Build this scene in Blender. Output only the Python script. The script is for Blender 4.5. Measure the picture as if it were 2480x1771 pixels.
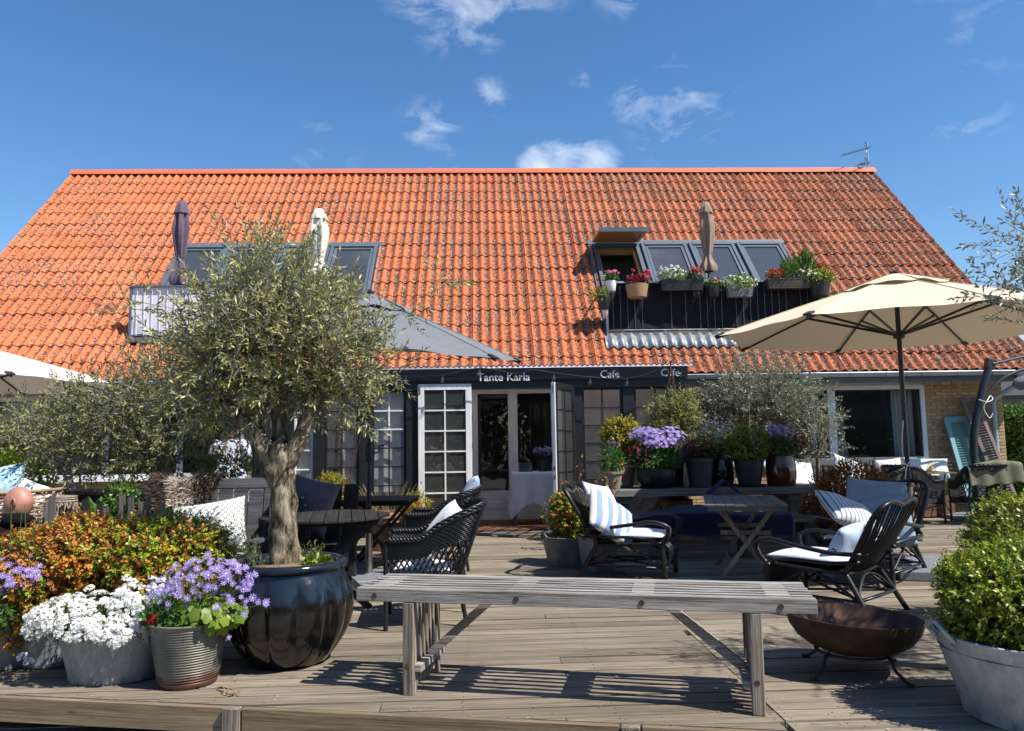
import bpy, bmesh, math, random
import numpy as np
from mathutils import Vector, Matrix
R = math.radians
random.seed(7)
rng = np.random.default_rng(7)
scene = bpy.context.scene
for o in list(bpy.data.objects):
    bpy.data.objects.remove(o)

# ------------------------------------------------------------------ camera
CAM_H = 1.30
cd = bpy.data.cameras.new('camera')
cam = bpy.data.objects.new('camera', cd)
scene.collection.objects.link(cam)
scene.camera = cam
cd.sensor_width = 36.0
cd.lens = 27.0
cd.clip_start = 0.05
cd.clip_end = 3000
cam.location = (0, 0, CAM_H)
_yaw, _pitch, _roll = -0.03786852, 0.09900665, 0.0163676
cam.matrix_world = (Matrix.Translation((0, 0, CAM_H)) @ Matrix.Rotation(_yaw, 4, 'Z') @ Matrix.Rotation(_pitch, 4, 'X')
                    @ Matrix.Rotation(_roll, 4, 'Y') @ Matrix.Rotation(R(90), 4, 'X'))

# ------------------------------------------------------------------ sky and sun
SUN_EL, SUN_AZ = R(53), R(-31)            # azimuth measured from +X
sun_dir = Vector((math.cos(SUN_EL) * math.cos(SUN_AZ), math.cos(SUN_EL) * math.sin(SUN_AZ), math.sin(SUN_EL)))
world = bpy.data.worlds.new('World')
scene.world = world
world.use_nodes = True
wn = world.node_tree.nodes
wl = world.node_tree.links
wn.clear()
w_out = wn.new('ShaderNodeOutputWorld')
w_bg = wn.new('ShaderNodeBackground')
w_sky = wn.new('ShaderNodeTexSky')
w_sky.sky_type = 'NISHITA'
w_sky.sun_disc = False
w_sky.sun_elevation = SUN_EL
w_sky.sun_rotation = math.atan2(sun_dir.x, sun_dir.y)
w_sky.altitude = 0
w_sky.air_density = 1.0
w_sky.dust_density = 0.3
w_sky.ozone_density = 2.0
w_bg.inputs['Strength'].default_value = 0.105
w_tc = wn.new('ShaderNodeTexCoord')


def wmath(op, a, b=None):
    n = wn.new('ShaderNodeMath')
    n.operation = op
    for i, v in enumerate((a, b)):
        if v is None:
            continue
        if isinstance(v, (int, float)):
            n.inputs[i].default_value = v
        else:
            wl.new(v, n.inputs[i])
    return n.outputs[0]


def cloud_dir(azd, eld):
    return Vector((math.cos(R(eld)) * math.sin(R(azd)), math.cos(R(eld)) * math.cos(R(azd)), math.sin(R(eld))))


w_map = wn.new('ShaderNodeMapping')
w_map.inputs['Scale'].default_value = (13, 13, 24)
wl.new(w_tc.outputs['Generated'], w_map.inputs['Vector'])
w_noise = wn.new('ShaderNodeTexNoise')
w_noise.inputs['Scale'].default_value = 1.0
w_noise.inputs['Detail'].default_value = 9
w_noise.inputs['Roughness'].default_value = 0.62
w_noise.inputs['Distortion'].default_value = 0.5
wl.new(w_map.outputs[0], w_noise.inputs['Vector'])
mask = None
# (azimuth from +Y, elevation, half width in degrees, density) of each cloud
CLOUDS = [(-1, 33.4, 6.5, .80), (4, 34.5, 5, .7), (12.0, 32.3, 3.4, .42), (-4.5, 33, 3, .5), (-13, 34, 3, .15),
          (0.8, 25.0, 1.7, .40), (-4.0, 22.8, 2.8, .34), (8, 26.0, 1.3, .26), (15.4, 23.2, 4.4, .48), (12.4, 24.4, 2.6, .42), (6.6, 22.0, 1.8, .3),
          (6.4, 20.5, 2.6, 1.0), (8.4, 19.9, 2.6, 1.0), (4.8, 20.0, 2.2, .9), (-12.0, 21.0, 3.2, .24), (-4.0, 20.0, 3.2, .34),
          (-6, 76, 13, .62), (22, 70, 12, .5), (34, 19.6, 2.8, .28), (33, 31, 5, .3), (35, 25, 4, .16), (28, 33, 4, .24)]
for az, el, hw, dens in CLOUDS:
    d = cloud_dir(az, el)
    vm = wn.new('ShaderNodeVectorMath')
    vm.operation = 'DISTANCE'
    wl.new(w_tc.outputs['Generated'], vm.inputs[0])
    vm.inputs[1].default_value = d
    q = wmath('DIVIDE', vm.outputs['Value'], math.tan(R(hw)))
    g = wmath('MULTIPLY', wmath('MAXIMUM', wmath('SUBTRACT', 1.0, q), 0.0), dens)
    mask = g if mask is None else wmath('MAXIMUM', mask, g)
cl = wmath('MULTIPLY', wmath('SUBTRACT', wmath('ADD', w_noise.outputs['Fac'], wmath('MULTIPLY', mask, 0.36)), 0.55), 1.45)
cl = wmath('MINIMUM', wmath('MULTIPLY', wmath('MAXIMUM', cl, 0.0), wmath('MINIMUM', wmath('MULTIPLY', mask, 4.0), 1.0)), 0.92)
w_hs = wn.new('ShaderNodeHueSaturation')
w_hs.inputs['Hue'].default_value = 0.502
w_hs.inputs['Saturation'].default_value = 1.26
w_hs.inputs['Value'].default_value = 1.0
wl.new(w_sky.outputs[0], w_hs.inputs['Color'])
w_mix = wn.new('ShaderNodeMixRGB')
wl.new(cl, w_mix.inputs['Fac'])
wl.new(w_hs.outputs[0], w_mix.inputs['Color1'])
w_mix.inputs['Color2'].default_value = (8.2, 8.6, 9.2, 1)
wl.new(w_mix.outputs[0], w_bg.inputs['Color'])
wl.new(w_bg.outputs[0], w_out.inputs['Surface'])

sd = bpy.data.lights.new('sun', 'SUN')
sd.energy = 5.0
sd.angle = R(0.53)
sd.color = (1.0, 0.955, 0.89)
sun = bpy.data.objects.new('sun', sd)
scene.collection.objects.link(sun)
sun.location = sun_dir * 60
sun.rotation_euler = sun_dir.to_track_quat('Z', 'Y').to_euler()

scene.view_settings.view_transform = 'Standard'
scene.view_settings.look = 'None'
scene.view_settings.gamma = 1
scene.view_settings.use_curve_mapping = False
scene.view_settings.exposure = 0.68
scene.render.engine = 'CYCLES'
scene.cycles.max_bounces = 6
scene.cycles.transparent_max_bounces = 12
scene.cycles.caustics_reflective = False
scene.cycles.caustics_refractive = False
scene.cycles.use_denoising = True

# ------------------------------------------------------------------ materials
_mats = {}


def nd(nt, t, **kw):
    n = nt.nodes.new(t)
    for k, v in kw.items():
        setattr(n, k, v)
    return n


def mth(nt, op, a, b=None, c=None):
    n = nt.nodes.new('ShaderNodeMath')
    n.operation = op
    for i, v in enumerate((a, b, c)):
        if v is None:
            continue
        if isinstance(v, (int, float)):
            n.inputs[i].default_value = v
        else:
            nt.links.new(v, n.inputs[i])
    return n.outputs[0]


def mix(nt, fac, a, b, mode='MIX'):
    n = nt.nodes.new('ShaderNodeMixRGB')
    n.blend_type = mode
    for s, v in ((n.inputs['Fac'], fac), (n.inputs['Color1'], a), (n.inputs['Color2'], b)):
        if hasattr(v, 'is_linked'):
            nt.links.new(v, s)
        elif isinstance(v, (int, float)):
            s.default_value = v if s.name == 'Fac' else (v, v, v, 1)
        else:
            s.default_value = (v[0], v[1], v[2], 1)
    return n.outputs[0]


def coords(nt, scale=(1, 1, 1), shift=True, kind='Object'):
    tc = nd(nt, 'ShaderNodeTexCoord')
    v = tc.outputs[kind]
    if shift:
        oi = nd(nt, 'ShaderNodeObjectInfo')
        m = nd(nt, 'ShaderNodeVectorMath', operation='SCALE')
        m.inputs[0].default_value = (37.0, 91.0, 53.0)
        nt.links.new(oi.outputs['Random'], m.inputs['Scale'])
        a = nd(nt, 'ShaderNodeVectorMath', operation='ADD')
        nt.links.new(v, a.inputs[0])
        nt.links.new(m.outputs[0], a.inputs[1])
        v = a.outputs[0]
    mp = nd(nt, 'ShaderNodeMapping')
    mp.inputs['Scale'].default_value = scale
    nt.links.new(v, mp.inputs['Vector'])
    return mp.outputs[0]


def noise(nt, vec, scale, detail=5, rough=0.6, dist=0.0):
    n = nd(nt, 'ShaderNodeTexNoise')
    n.inputs['Scale'].default_value = scale
    n.inputs['Detail'].default_value = detail
    n.inputs['Roughness'].default_value = rough
    n.inputs['Distortion'].default_value = dist
    if vec is not None:
        nt.links.new(vec, n.inputs['Vector'])
    return n.outputs['Fac']


def ramp(nt, fac, stops):
    r = nd(nt, 'ShaderNodeValToRGB')
    e = r.color_ramp.elements
    while len(e) < len(stops):
        e.new(0.5)
    for i, (p, c) in enumerate(stops):
        e[i].position = p
        e[i].color = (c[0], c[1], c[2], 1) if not isinstance(c, (int, float)) else (c, c, c, 1)
    nt.links.new(fac, r.inputs['Fac'])
    return r.outputs['Color']


def newmat(name):
    m = bpy.data.materials.new(name)
    m.use_nodes = True
    nt = m.node_tree
    nt.nodes.clear()
    out = nd(nt, 'ShaderNodeOutputMaterial')
    bs = nd(nt, 'ShaderNodeBsdfPrincipled')
    nt.links.new(bs.outputs[0], out.inputs['Surface'])
    _mats[name] = m
    return m, nt, bs, out


def setcol(nt, bs, c):
    if hasattr(c, 'is_linked'):
        nt.links.new(c, bs.inputs['Base Color'])
    else:
        bs.inputs['Base Color'].default_value = (c[0], c[1], c[2], 1)


def bump(nt, bs, h, strength, dist=0.01):
    b = nd(nt, 'ShaderNodeBump')
    b.inputs['Strength'].default_value = strength
    b.inputs['Distance'].default_value = dist
    nt.links.new(h, b.inputs['Height'])
    nt.links.new(b.outputs[0], bs.inputs['Normal'])


def pm(name, c1, c2=None, rough=0.6, scale=6, stretch=(1, 1, 1), bmp=0.15, metal=0.0, spec=0.5, detail=5, coat=0.0, bdist=0.004, objvar=0.0):
    m, nt, bs, out = newmat(name)
    v = coords(nt, stretch)
    n = noise(nt, v, scale, detail)
    if c2 is None:
        c2 = tuple(x * 0.75 for x in c1)
    col = ramp(nt, n, [(0.37, c2), (0.63, c1)])
    if objvar:
        oi = nd(nt, 'ShaderNodeObjectInfo')
        f = mth(nt, 'ADD', mth(nt, 'MULTIPLY', oi.outputs['Random'], objvar), 1 - objvar)
        col = mix(nt, 1.0, col, f, 'MULTIPLY')
    setcol(nt, bs, col)
    bs.inputs['Roughness'].default_value = rough
    bs.inputs['Metallic'].default_value = metal
    bs.inputs['Specular IOR Level'].default_value = spec
    bs.inputs['Coat Weight'].default_value = coat
    bs.inputs['Coat Roughness'].default_value = 0.05
    if bmp:
        bump(nt, bs, n, bmp, bdist)
    return m


def wood(name, stops, axis=0, rough=0.75, ring=14.0, knots=True, objvar=0.25, fine=1.0, bmp=0.5, contrast=1.7):
    """weathered timber with the grain along one axis of the piece"""
    m, nt, bs, out = newmat(name)
    st = [75.0, 75.0, 75.0]
    st[axis] = 2.0
    v = coords(nt, tuple(st))
    warp = noise(nt, v, 0.35, 3, 0.5, 1.2)
    n = noise(nt, v, 1.0 * fine, 8, 0.72, 0.35)
    st2 = [210.0, 210.0, 210.0]
    st2[axis] = 5.0
    v2 = coords(nt, tuple(st2))
    n2 = noise(nt, v2, 1.0, 4, 0.7, 0.2)
    f = mth(nt, 'ADD', mth(nt, 'MULTIPLY', n, 0.62), mth(nt, 'MULTIPLY', n2, 0.38))
    f = mth(nt, 'ADD', f, mth(nt, 'MULTIPLY', mth(nt, 'SUBTRACT', warp, 0.5), 0.25))
    f = mth(nt, 'ADD', mth(nt, 'MULTIPLY', mth(nt, 'SUBTRACT', f, 0.5), contrast), 0.5)
    col = ramp(nt, f, stops)
    pv = coords(nt, (1, 1, 1))
    patch = noise(nt, pv, 1.6, 4, 0.6)
    col = mix(nt, mth(nt, 'MULTIPLY', mth(nt, 'SUBTRACT', patch, 0.42), 0.9), col, tuple(x * 0.55 for x in stops[0][1]))
    if knots:
        kv = coords(nt, (2.6 if axis == 0 else 9, 9 if axis == 0 else 2.6, 9))
        vo = nd(nt, 'ShaderNodeTexVoronoi')
        vo.inputs['Scale'].default_value = 1.0
        nt.links.new(kv, vo.inputs['Vector'])
        kf = ramp(nt, vo.outputs['Distance'], [(0.0, 0.85), (0.10, 0.0)])
        col = mix(nt, kf, col, (0.035, 0.022, 0.014))
    oi = nd(nt, 'ShaderNodeObjectInfo')
    fo = mth(nt, 'ADD', mth(nt, 'MULTIPLY', oi.outputs['Random'], objvar), 1 - objvar * 0.6)
    col = mix(nt, 1.0, col, fo, 'MULTIPLY')
    setcol(nt, bs, col)
    bs.inputs['Roughness'].default_value = rough
    bs.inputs['Specular IOR Level'].default_value = 0.3
    bump(nt, bs, f, bmp, 0.004)
    return m


def leafmat(name, stops, under=None, transl=0.25, rough=0.5, spec=0.4, clump=6.0):
    m, nt, bs, out = newmat(name)
    g = nd(nt, 'ShaderNodeNewGeometry')
    nz = noise(nt, coords(nt, (1, 1, 1)), clump, 4, 0.6)
    fac = mth(nt, 'ADD', mth(nt, 'MULTIPLY', g.outputs['Random Per Island'], 0.5), mth(nt, 'ADD', mth(nt, 'MULTIPLY', mth(nt, 'SUBTRACT', nz, 0.5), 1.5), 0.25))
    col = ramp(nt, fac, stops)
    if under is not None:
        col = mix(nt, g.outputs['Backfacing'], col, under)
    setcol(nt, bs, col)
    bs.inputs['Roughness'].default_value = rough
    bs.inputs['Specular IOR Level'].default_value = spec
    tr = nd(nt, 'ShaderNodeBsdfTranslucent')
    nt.links.new(col, tr.inputs['Color'])
    mx = nd(nt, 'ShaderNodeMixShader')
    mx.inputs[0].default_value = transl
    nt.links.new(bs.outputs[0], mx.inputs[1])
    nt.links.new(tr.outputs[0], mx.inputs[2])
    nt.links.new(mx.outputs[0], out.inputs['Surface'])
    return m


def glassmat(name, tint=(0.9, 0.94, 0.93), refl=1.0, dirt_haze=0.04):
    m = bpy.data.materials.new(name)
    m.use_nodes = True
    nt = m.node_tree
    nt.nodes.clear()
    out = nd(nt, 'ShaderNodeOutputMaterial')
    t = nd(nt, 'ShaderNodeBsdfTransparent')
    t.inputs['Color'].default_value = (*tint, 1)
    gl = nd(nt, 'ShaderNodeBsdfGlossy')
    gl.inputs['Roughness'].default_value = 0.0
    v = coords(nt)
    b = nd(nt, 'ShaderNodeBump')
    b.inputs['Strength'].default_value = 0.06
    b.inputs['Distance'].default_value = 0.02
    nt.links.new(noise(nt, v, 2.5, 2), b.inputs['Height'])
    nt.links.new(b.outputs[0], gl.inputs['Normal'])
    ge = nd(nt, 'ShaderNodeNewGeometry')          # Schlick reflectance, the same from both sides of the sheet
    dp_ = nd(nt, 'ShaderNodeVectorMath', operation='DOT_PRODUCT')
    nt.links.new(ge.outputs['Incoming'], dp_.inputs[0])
    nt.links.new(ge.outputs['Normal'], dp_.inputs[1])
    q5 = mth(nt, 'POWER', mth(nt, 'SUBTRACT', 1.0, mth(nt, 'MINIMUM', mth(nt, 'ABSOLUTE', dp_.outputs['Value']), 1.0)), 5.0)
    f = mth(nt, 'MINIMUM', mth(nt, 'MULTIPLY', mth(nt, 'ADD', 0.045, mth(nt, 'MULTIPLY', q5, 0.955)), 1.9 * refl), 0.98)
    mx = nd(nt, 'ShaderNodeMixShader')
    nt.links.new(f, mx.inputs[0])
    nt.links.new(t.outputs[0], mx.inputs[1])
    nt.links.new(gl.outputs[0], mx.inputs[2])
    df = nd(nt, 'ShaderNodeBsdfDiffuse')
    df.inputs['Color'].default_value = (0.6, 0.6, 0.58, 1)
    mx2 = nd(nt, 'ShaderNodeMixShader')
    mx2.inputs[0].default_value = dirt_haze
    nt.links.new(mx.outputs[0], mx2.inputs[1])
    nt.links.new(df.outputs[0], mx2.inputs[2])
    nt.links.new(mx2.outputs[0], out.inputs['Surface'])
    _mats[name] = m
    return m


def clothmat(name, c1, c2=None, pattern=None, rough=0.9, weave=420, sheen=0.3, transl=0.0):
    """fabric; pattern(nt, vec, c) -> colour socket"""
    m, nt, bs, out = newmat(name)
    tc = nd(nt, 'ShaderNodeTexCoord')
    vec = tc.outputs['Object']
    n = noise(nt, coords(nt, (1, 1, 1)), 9, 4)
    base = ramp(nt, n, [(0.3, c2 or tuple(x * 0.9 for x in c1)), (0.7, c1)])
    col = pattern(nt, vec, base) if pattern else base
    setcol(nt, bs, col)
    bs.inputs['Roughness'].default_value = rough
    bs.inputs['Specular IOR Level'].default_value = 0.15
    bs.inputs['Sheen Weight'].default_value = sheen * 0.3
    w = noise(nt, coords(nt, (1, 1, 1), False), weave, 2)
    n3 = noise(nt, coords(nt, (1, 1, 1)), 14, 4)
    bump(nt, bs, mth(nt, 'ADD', mth(nt, 'MULTIPLY', w, 0.1), n3), 0.35, 0.012)
    if transl:
        tr = nd(nt, 'ShaderNodeBsdfTranslucent')
        nt.links.new(col, tr.inputs['Color'])
        mx = nd(nt, 'ShaderNodeMixShader')
        mx.inputs[0].default_value = transl
        nt.links.new(bs.outputs[0], mx.inputs[1])
        nt.links.new(tr.outputs[0], mx.inputs[2])
        nt.links.new(mx.outputs[0], out.inputs['Surface'])
    return m


def sep(nt, vec):
    s = nd(nt, 'ShaderNodeSeparateXYZ')
    nt.links.new(vec, s.inputs[0])
    return s.outputs


def stripes(axis, freq, duty, colour, phase=0.0):
    def f(nt, vec, base):
        x = sep(nt, vec)[axis]
        fr = mth(nt, 'FRACT', mth(nt, 'ADD', mth(nt, 'MULTIPLY', x, freq), 50.0 + phase))
        return mix(nt, mth(nt, 'LESS_THAN', fr, duty), base, colour)
    return f


def rings(size, colour):
    def f(nt, vec, base):
        s = sep(nt, vec)
        def cell(dx):
            a = mth(nt, 'SUBTRACT', mth(nt, 'FRACT', mth(nt, 'ADD', mth(nt, 'DIVIDE', s[0], size), 50.0 + dx)), 0.5)
            b = mth(nt, 'SUBTRACT', mth(nt, 'FRACT', mth(nt, 'ADD', mth(nt, 'DIVIDE', s[2], size), 50.0 + dx)), 0.5)
            d = mth(nt, 'SQRT', mth(nt, 'ADD', mth(nt, 'MULTIPLY', a, a), mth(nt, 'MULTIPLY', b, b)))
            return mth(nt, 'MULTIPLY', mth(nt, 'LESS_THAN', d, 0.27), mth(nt, 'GREATER_THAN', d, 0.12))
        return mix(nt, mth(nt, 'MAXIMUM', cell(0.0), cell(0.5)), base, colour)
    return f


def blotch(cols, scale=22, th=0.56):
    def f(nt, vec, base):
        c = base
        for i, k in enumerate(cols):
            mp = nd(nt, 'ShaderNodeMapping')
            mp.inputs['Location'].default_value = (i * 7.3, i * 3.1, i * 5.7)
            nt.links.new(vec, mp.inputs['Vector'])
            n = noise(nt, mp.outputs[0], scale, 3, 0.5)
            c = mix(nt, mth(nt, 'GREATER_THAN', n, th), c, k)
        return c
    return f

# ------------------------------------------------------------------ geometry helpers
COL = scene.collection


class MB:
    """collects shapes and links them as ONE mesh object"""

    def __init__(self):
        self.v = []
        self.f = []

    def add(self, vs, fs):
        o = len(self.v)
        self.v.extend([tuple(p) for p in vs])
        self.f.extend([tuple(i + o for i in f) for f in fs])

    def box(self, c, s, rot=None):
        x, y, z = s[0] / 2, s[1] / 2, s[2] / 2
        vs = [Vector((a * x, b * y, d * z)) for a in (-1, 1) for b in (-1, 1) for d in (-1, 1)]
        if rot is not None:
            vs = [rot @ p for p in vs]
        c = Vector(c)
        self.add([p + c for p in vs], [(0, 1, 3, 2), (4, 6, 7, 5), (0, 4, 5, 1), (2, 3, 7, 6), (0, 2, 6, 4), (1, 5, 7, 3)])
        return self

    def bbox(self, x0, x1, y0, y1, z0, z1):
        return self.box(((x0 + x1) / 2, (y0 + y1) / 2, (z0 + z1) / 2), (x1 - x0, y1 - y0, z1 - z0))

    def beam(self, p0, p1, w, t, up=(0, 0, 1)):
        p0, p1 = Vector(p0), Vector(p1)
        d = (p1 - p0)
        L = d.length
        d.normalize()
        s = d.cross(Vector(up))
        if s.length < 1e-4:
            s = d.cross(Vector((0, 1, 0)))
        s.normalize()
        u = s.cross(d)
        rot = Matrix((d, s, u)).transposed()
        return self.box((p0 + p1) / 2, (L, w, t), rot)

    def tube(self, pts, r, n=6, closed=False, cap=True):
        pts = [Vector(p) for p in pts]
        m = len(pts)
        rs = r if isinstance(r, (list, tuple)) else [r] * m
        vs, fs = [], []
        prev = None
        for i, p in enumerate(pts):
            if closed:
                t = pts[(i + 1) % m] - pts[i - 1]
            else:
                t = pts[min(i + 1, m - 1)] - pts[max(i - 1, 0)]
            if t.length < 1e-9:
                t = Vector((0, 0, 1))
            t.normalize()
            if prev is None:
                a = Vector((0, 0, 1)) if abs(t.z) < 0.9 else Vector((1, 0, 0))
                prev = a.cross(t).normalized()
            prev = (prev - t * prev.dot(t))
            if prev.length < 1e-6:
                prev = t.orthogonal()
            prev.normalize()
            b = t.cross(prev)
            for k in range(n):
                an = 2 * math.pi * k / n
                vs.append(p + (prev * math.cos(an) + b * math.sin(an)) * rs[i])
        for i in range(m if closed else m - 1):
            j = (i + 1) % m
            for k in range(n):
                fs.append((i * n + k, i * n + (k + 1) % n, j * n + (k + 1) % n, j * n + k))
        if cap and not closed:
            fs.append(tuple(range(n - 1, -1, -1)))
            fs.append(tuple((m - 1) * n + k for k in range(n)))
        self.add(vs, fs)
        return self

    def lathe(self, prof, n=32, c=(0, 0, 0), rib=None, sx=1.0, sy=1.0, cap0=False, cap1=False):
        vs, fs = [], []
        for (r, z) in prof:
            for k in range(n):
                a = 2 * math.pi * k / n
                rr = r * (rib(a, z) if rib else 1)
                vs.append((c[0] + rr * math.cos(a) * sx, c[1] + rr * math.sin(a) * sy, c[2] + z))
        for i in range(len(prof) - 1):
            for k in range(n):
                fs.append((i * n + k, i * n + (k + 1) % n, (i + 1) * n + (k + 1) % n, (i + 1) * n + k))
        if cap0:
            fs.append(tuple(range(n - 1, -1, -1)))
        if cap1:
            fs.append(tuple((len(prof) - 1) * n + k for k in range(n)))
        self.add(vs, fs)
        return self

    def grid(self, fn, nu, nv, closed_u=False):
        vs = [fn(i / nu, j / nv) for j in range(nv + 1) for i in range(nu + 1)]
        fs = [(j * (nu + 1) + i, j * (nu + 1) + i + 1, (j + 1) * (nu + 1) + i + 1, (j + 1) * (nu + 1) + i) for j in range(nv) for i in range(nu)]
        self.add(vs, fs)
        return self

    def prism(self, poly, z0, z1):
        n = len(poly)
        vs = [(p[0], p[1], z0) for p in poly] + [(p[0], p[1], z1) for p in poly]
        fs = [tuple(range(n - 1, -1, -1)), tuple(range(n, 2 * n))] + [(i, (i + 1) % n, n + (i + 1) % n, n + i) for i in range(n)]
        self.add(vs, fs)
        return self

    def mesh(self, name, mat, smooth=False):
        me = bpy.data.meshes.new(name)
        me.from_pydata(self.v, [], self.f)
        if mat:
            me.materials.append(mat)
        if smooth:
            me.polygons.foreach_set('use_smooth', [True] * len(me.polygons))
        me.update()
        return me

    def build(self, name, mat, parent=None, smooth=False, bevel=0.0, solid=0.0, auto=False, kind=None, label=None):
        o = bpy.data.objects.new(name, self.mesh(name, mat, smooth or auto))
        COL.objects.link(o)
        if parent is not None:
            o.parent = parent
        if solid:
            md = o.modifiers.new('thickness', 'SOLIDIFY')
            md.thickness = solid
            md.offset = 0
        if bevel:
            md = o.modifiers.new('bevel', 'BEVEL')
            md.width = bevel
            md.segments = 2
            md.limit_method = 'ANGLE'
            md.angle_limit = R(40)
        if auto:
            o.data.set_sharp_from_angle(angle=R(38))
        if kind:
            o['kind'] = kind
        if label:
            o['label'] = label
        return o


def inst(name, mesh, parent, loc=(0, 0, 0), rot=(0, 0, 0), scale=(1, 1, 1)):
    o = bpy.data.objects.new(name, mesh)
    COL.objects.link(o)
    o.parent = parent
    o.location = loc
    o.rotation_euler = rot
    o.scale = scale
    return o


def tag(o, label=None, cat=None, group=None, kind=None):
    for k, v in (('label', label), ('category', cat), ('group', group), ('kind', kind)):
        if v:
            o[k] = v
    return o


def thing(name, label, cat, loc=(0, 0, 0), rz=0.0, group=None, rot=None):
    o = bpy.data.objects.new(name, None)
    COL.objects.link(o)
    o.location = loc
    o.rotation_euler = rot if rot else (0, 0, rz)
    o.empty_display_size = 0.1
    return tag(o, label, cat, group)


def dup(root, loc, rz, label=None, group=None):
    def cp(o, par):
        c = o.copy()
        COL.objects.link(c)
        if par is not None:
            c.parent = par
        for ch in kids.get(o, ()):
            cp(ch, c)
        return c
    kids = {}
    for o in list(bpy.data.objects):
        if o.parent is not None:
            kids.setdefault(o.parent, []).append(o)
    c = cp(root, None)
    c.location = loc
    c.rotation_euler = (0, 0, rz)
    return tag(c, label, None, group)


def arr_obj(name, V, F, mat, parent=None, smooth=False, kind=None):
    """fast mesh from numpy arrays (F is M x 3 or M x 4)"""
    me = bpy.data.meshes.new(name)
    n, m, k = len(V), len(F), F.shape[1]
    me.vertices.add(n)
    me.vertices.foreach_set('co', np.ascontiguousarray(V, dtype=np.float32).ravel())
    me.loops.add(m * k)
    me.loops.foreach_set('vertex_index', np.ascontiguousarray(F, dtype=np.int32).ravel())
    me.polygons.add(m)
    me.polygons.foreach_set('loop_start', np.arange(0, m * k, k, dtype=np.int32))
    me.polygons.foreach_set('loop_total', np.full(m, k, dtype=np.int32))
    me.materials.append(mat)
    me.update(calc_edges=True)
    o = bpy.data.objects.new(name, me)
    COL.objects.link(o)
    if parent is not None:
        o.parent = parent
    if kind:
        o['kind'] = kind
    return o


def unit(a):
    return a / np.maximum(np.linalg.norm(a, axis=-1, keepdims=True), 1e-9)


def rand_dirs(n):
    return unit(rng.normal(size=(n, 3)))


def kites(P, D, L, W, fold=0.25, mid=0.45, U=None):
    """one folded kite-shaped leaf per row: base P, direction D, length L, width W"""
    n = len(P)
    D = unit(D)
    S = unit(np.cross(D, rand_dirs(n) if U is None else U + rand_dirs(n) * 0.55))
    N = np.cross(S, D)
    L = np.broadcast_to(L, (n,))[:, None]
    W = np.broadcast_to(W, (n,))[:, None]
    m = P + D * L * mid
    a = m + S * W * 0.5 + N * W * fold
    b = m - S * W * 0.5 + N * W * fold
    t = P + D * L
    V = np.stack([P, a, t, b], 1).reshape(-1, 3)
    i = np.arange(n) * 4
    F = np.concatenate([np.stack([i, i + 1, i + 2], 1), np.stack([i, i + 2, i + 3], 1)])
    return V, F


def thin_stems(A, B, r, sag=0.0):
    """three sided stems from A to B"""
    n = len(A)
    d = unit(B - A)
    s = unit(np.cross(d, rand_dirs(n)))
    u = np.cross(d, s)
    ring = []
    for k in range(3):
        an = 2 * math.pi * k / 3
        off = (s * math.cos(an) + u * math.sin(an))
        ring.append((A + off * r, B + off * r * 0.5))
    V = np.stack([ring[0][0], ring[1][0], ring[2][0], ring[0][1], ring[1][1], ring[2][1]], 1).reshape(-1, 3)
    i = np.arange(n) * 6
    F = np.concatenate([np.stack([i + a, i + b, i + b + 3, i + a + 3], 1) for a, b in ((0, 1), (1, 2), (2, 0))])
    return V, F


def ell_points(n, c, r, shell=0.0):
    d = rand_dirs(n)
    k = (shell + (1 - shell) * rng.random((n, 1))) ** (1 / 3 if shell == 0 else 1)
    return np.asarray(c) + d * k * np.asarray(r), d


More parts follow.
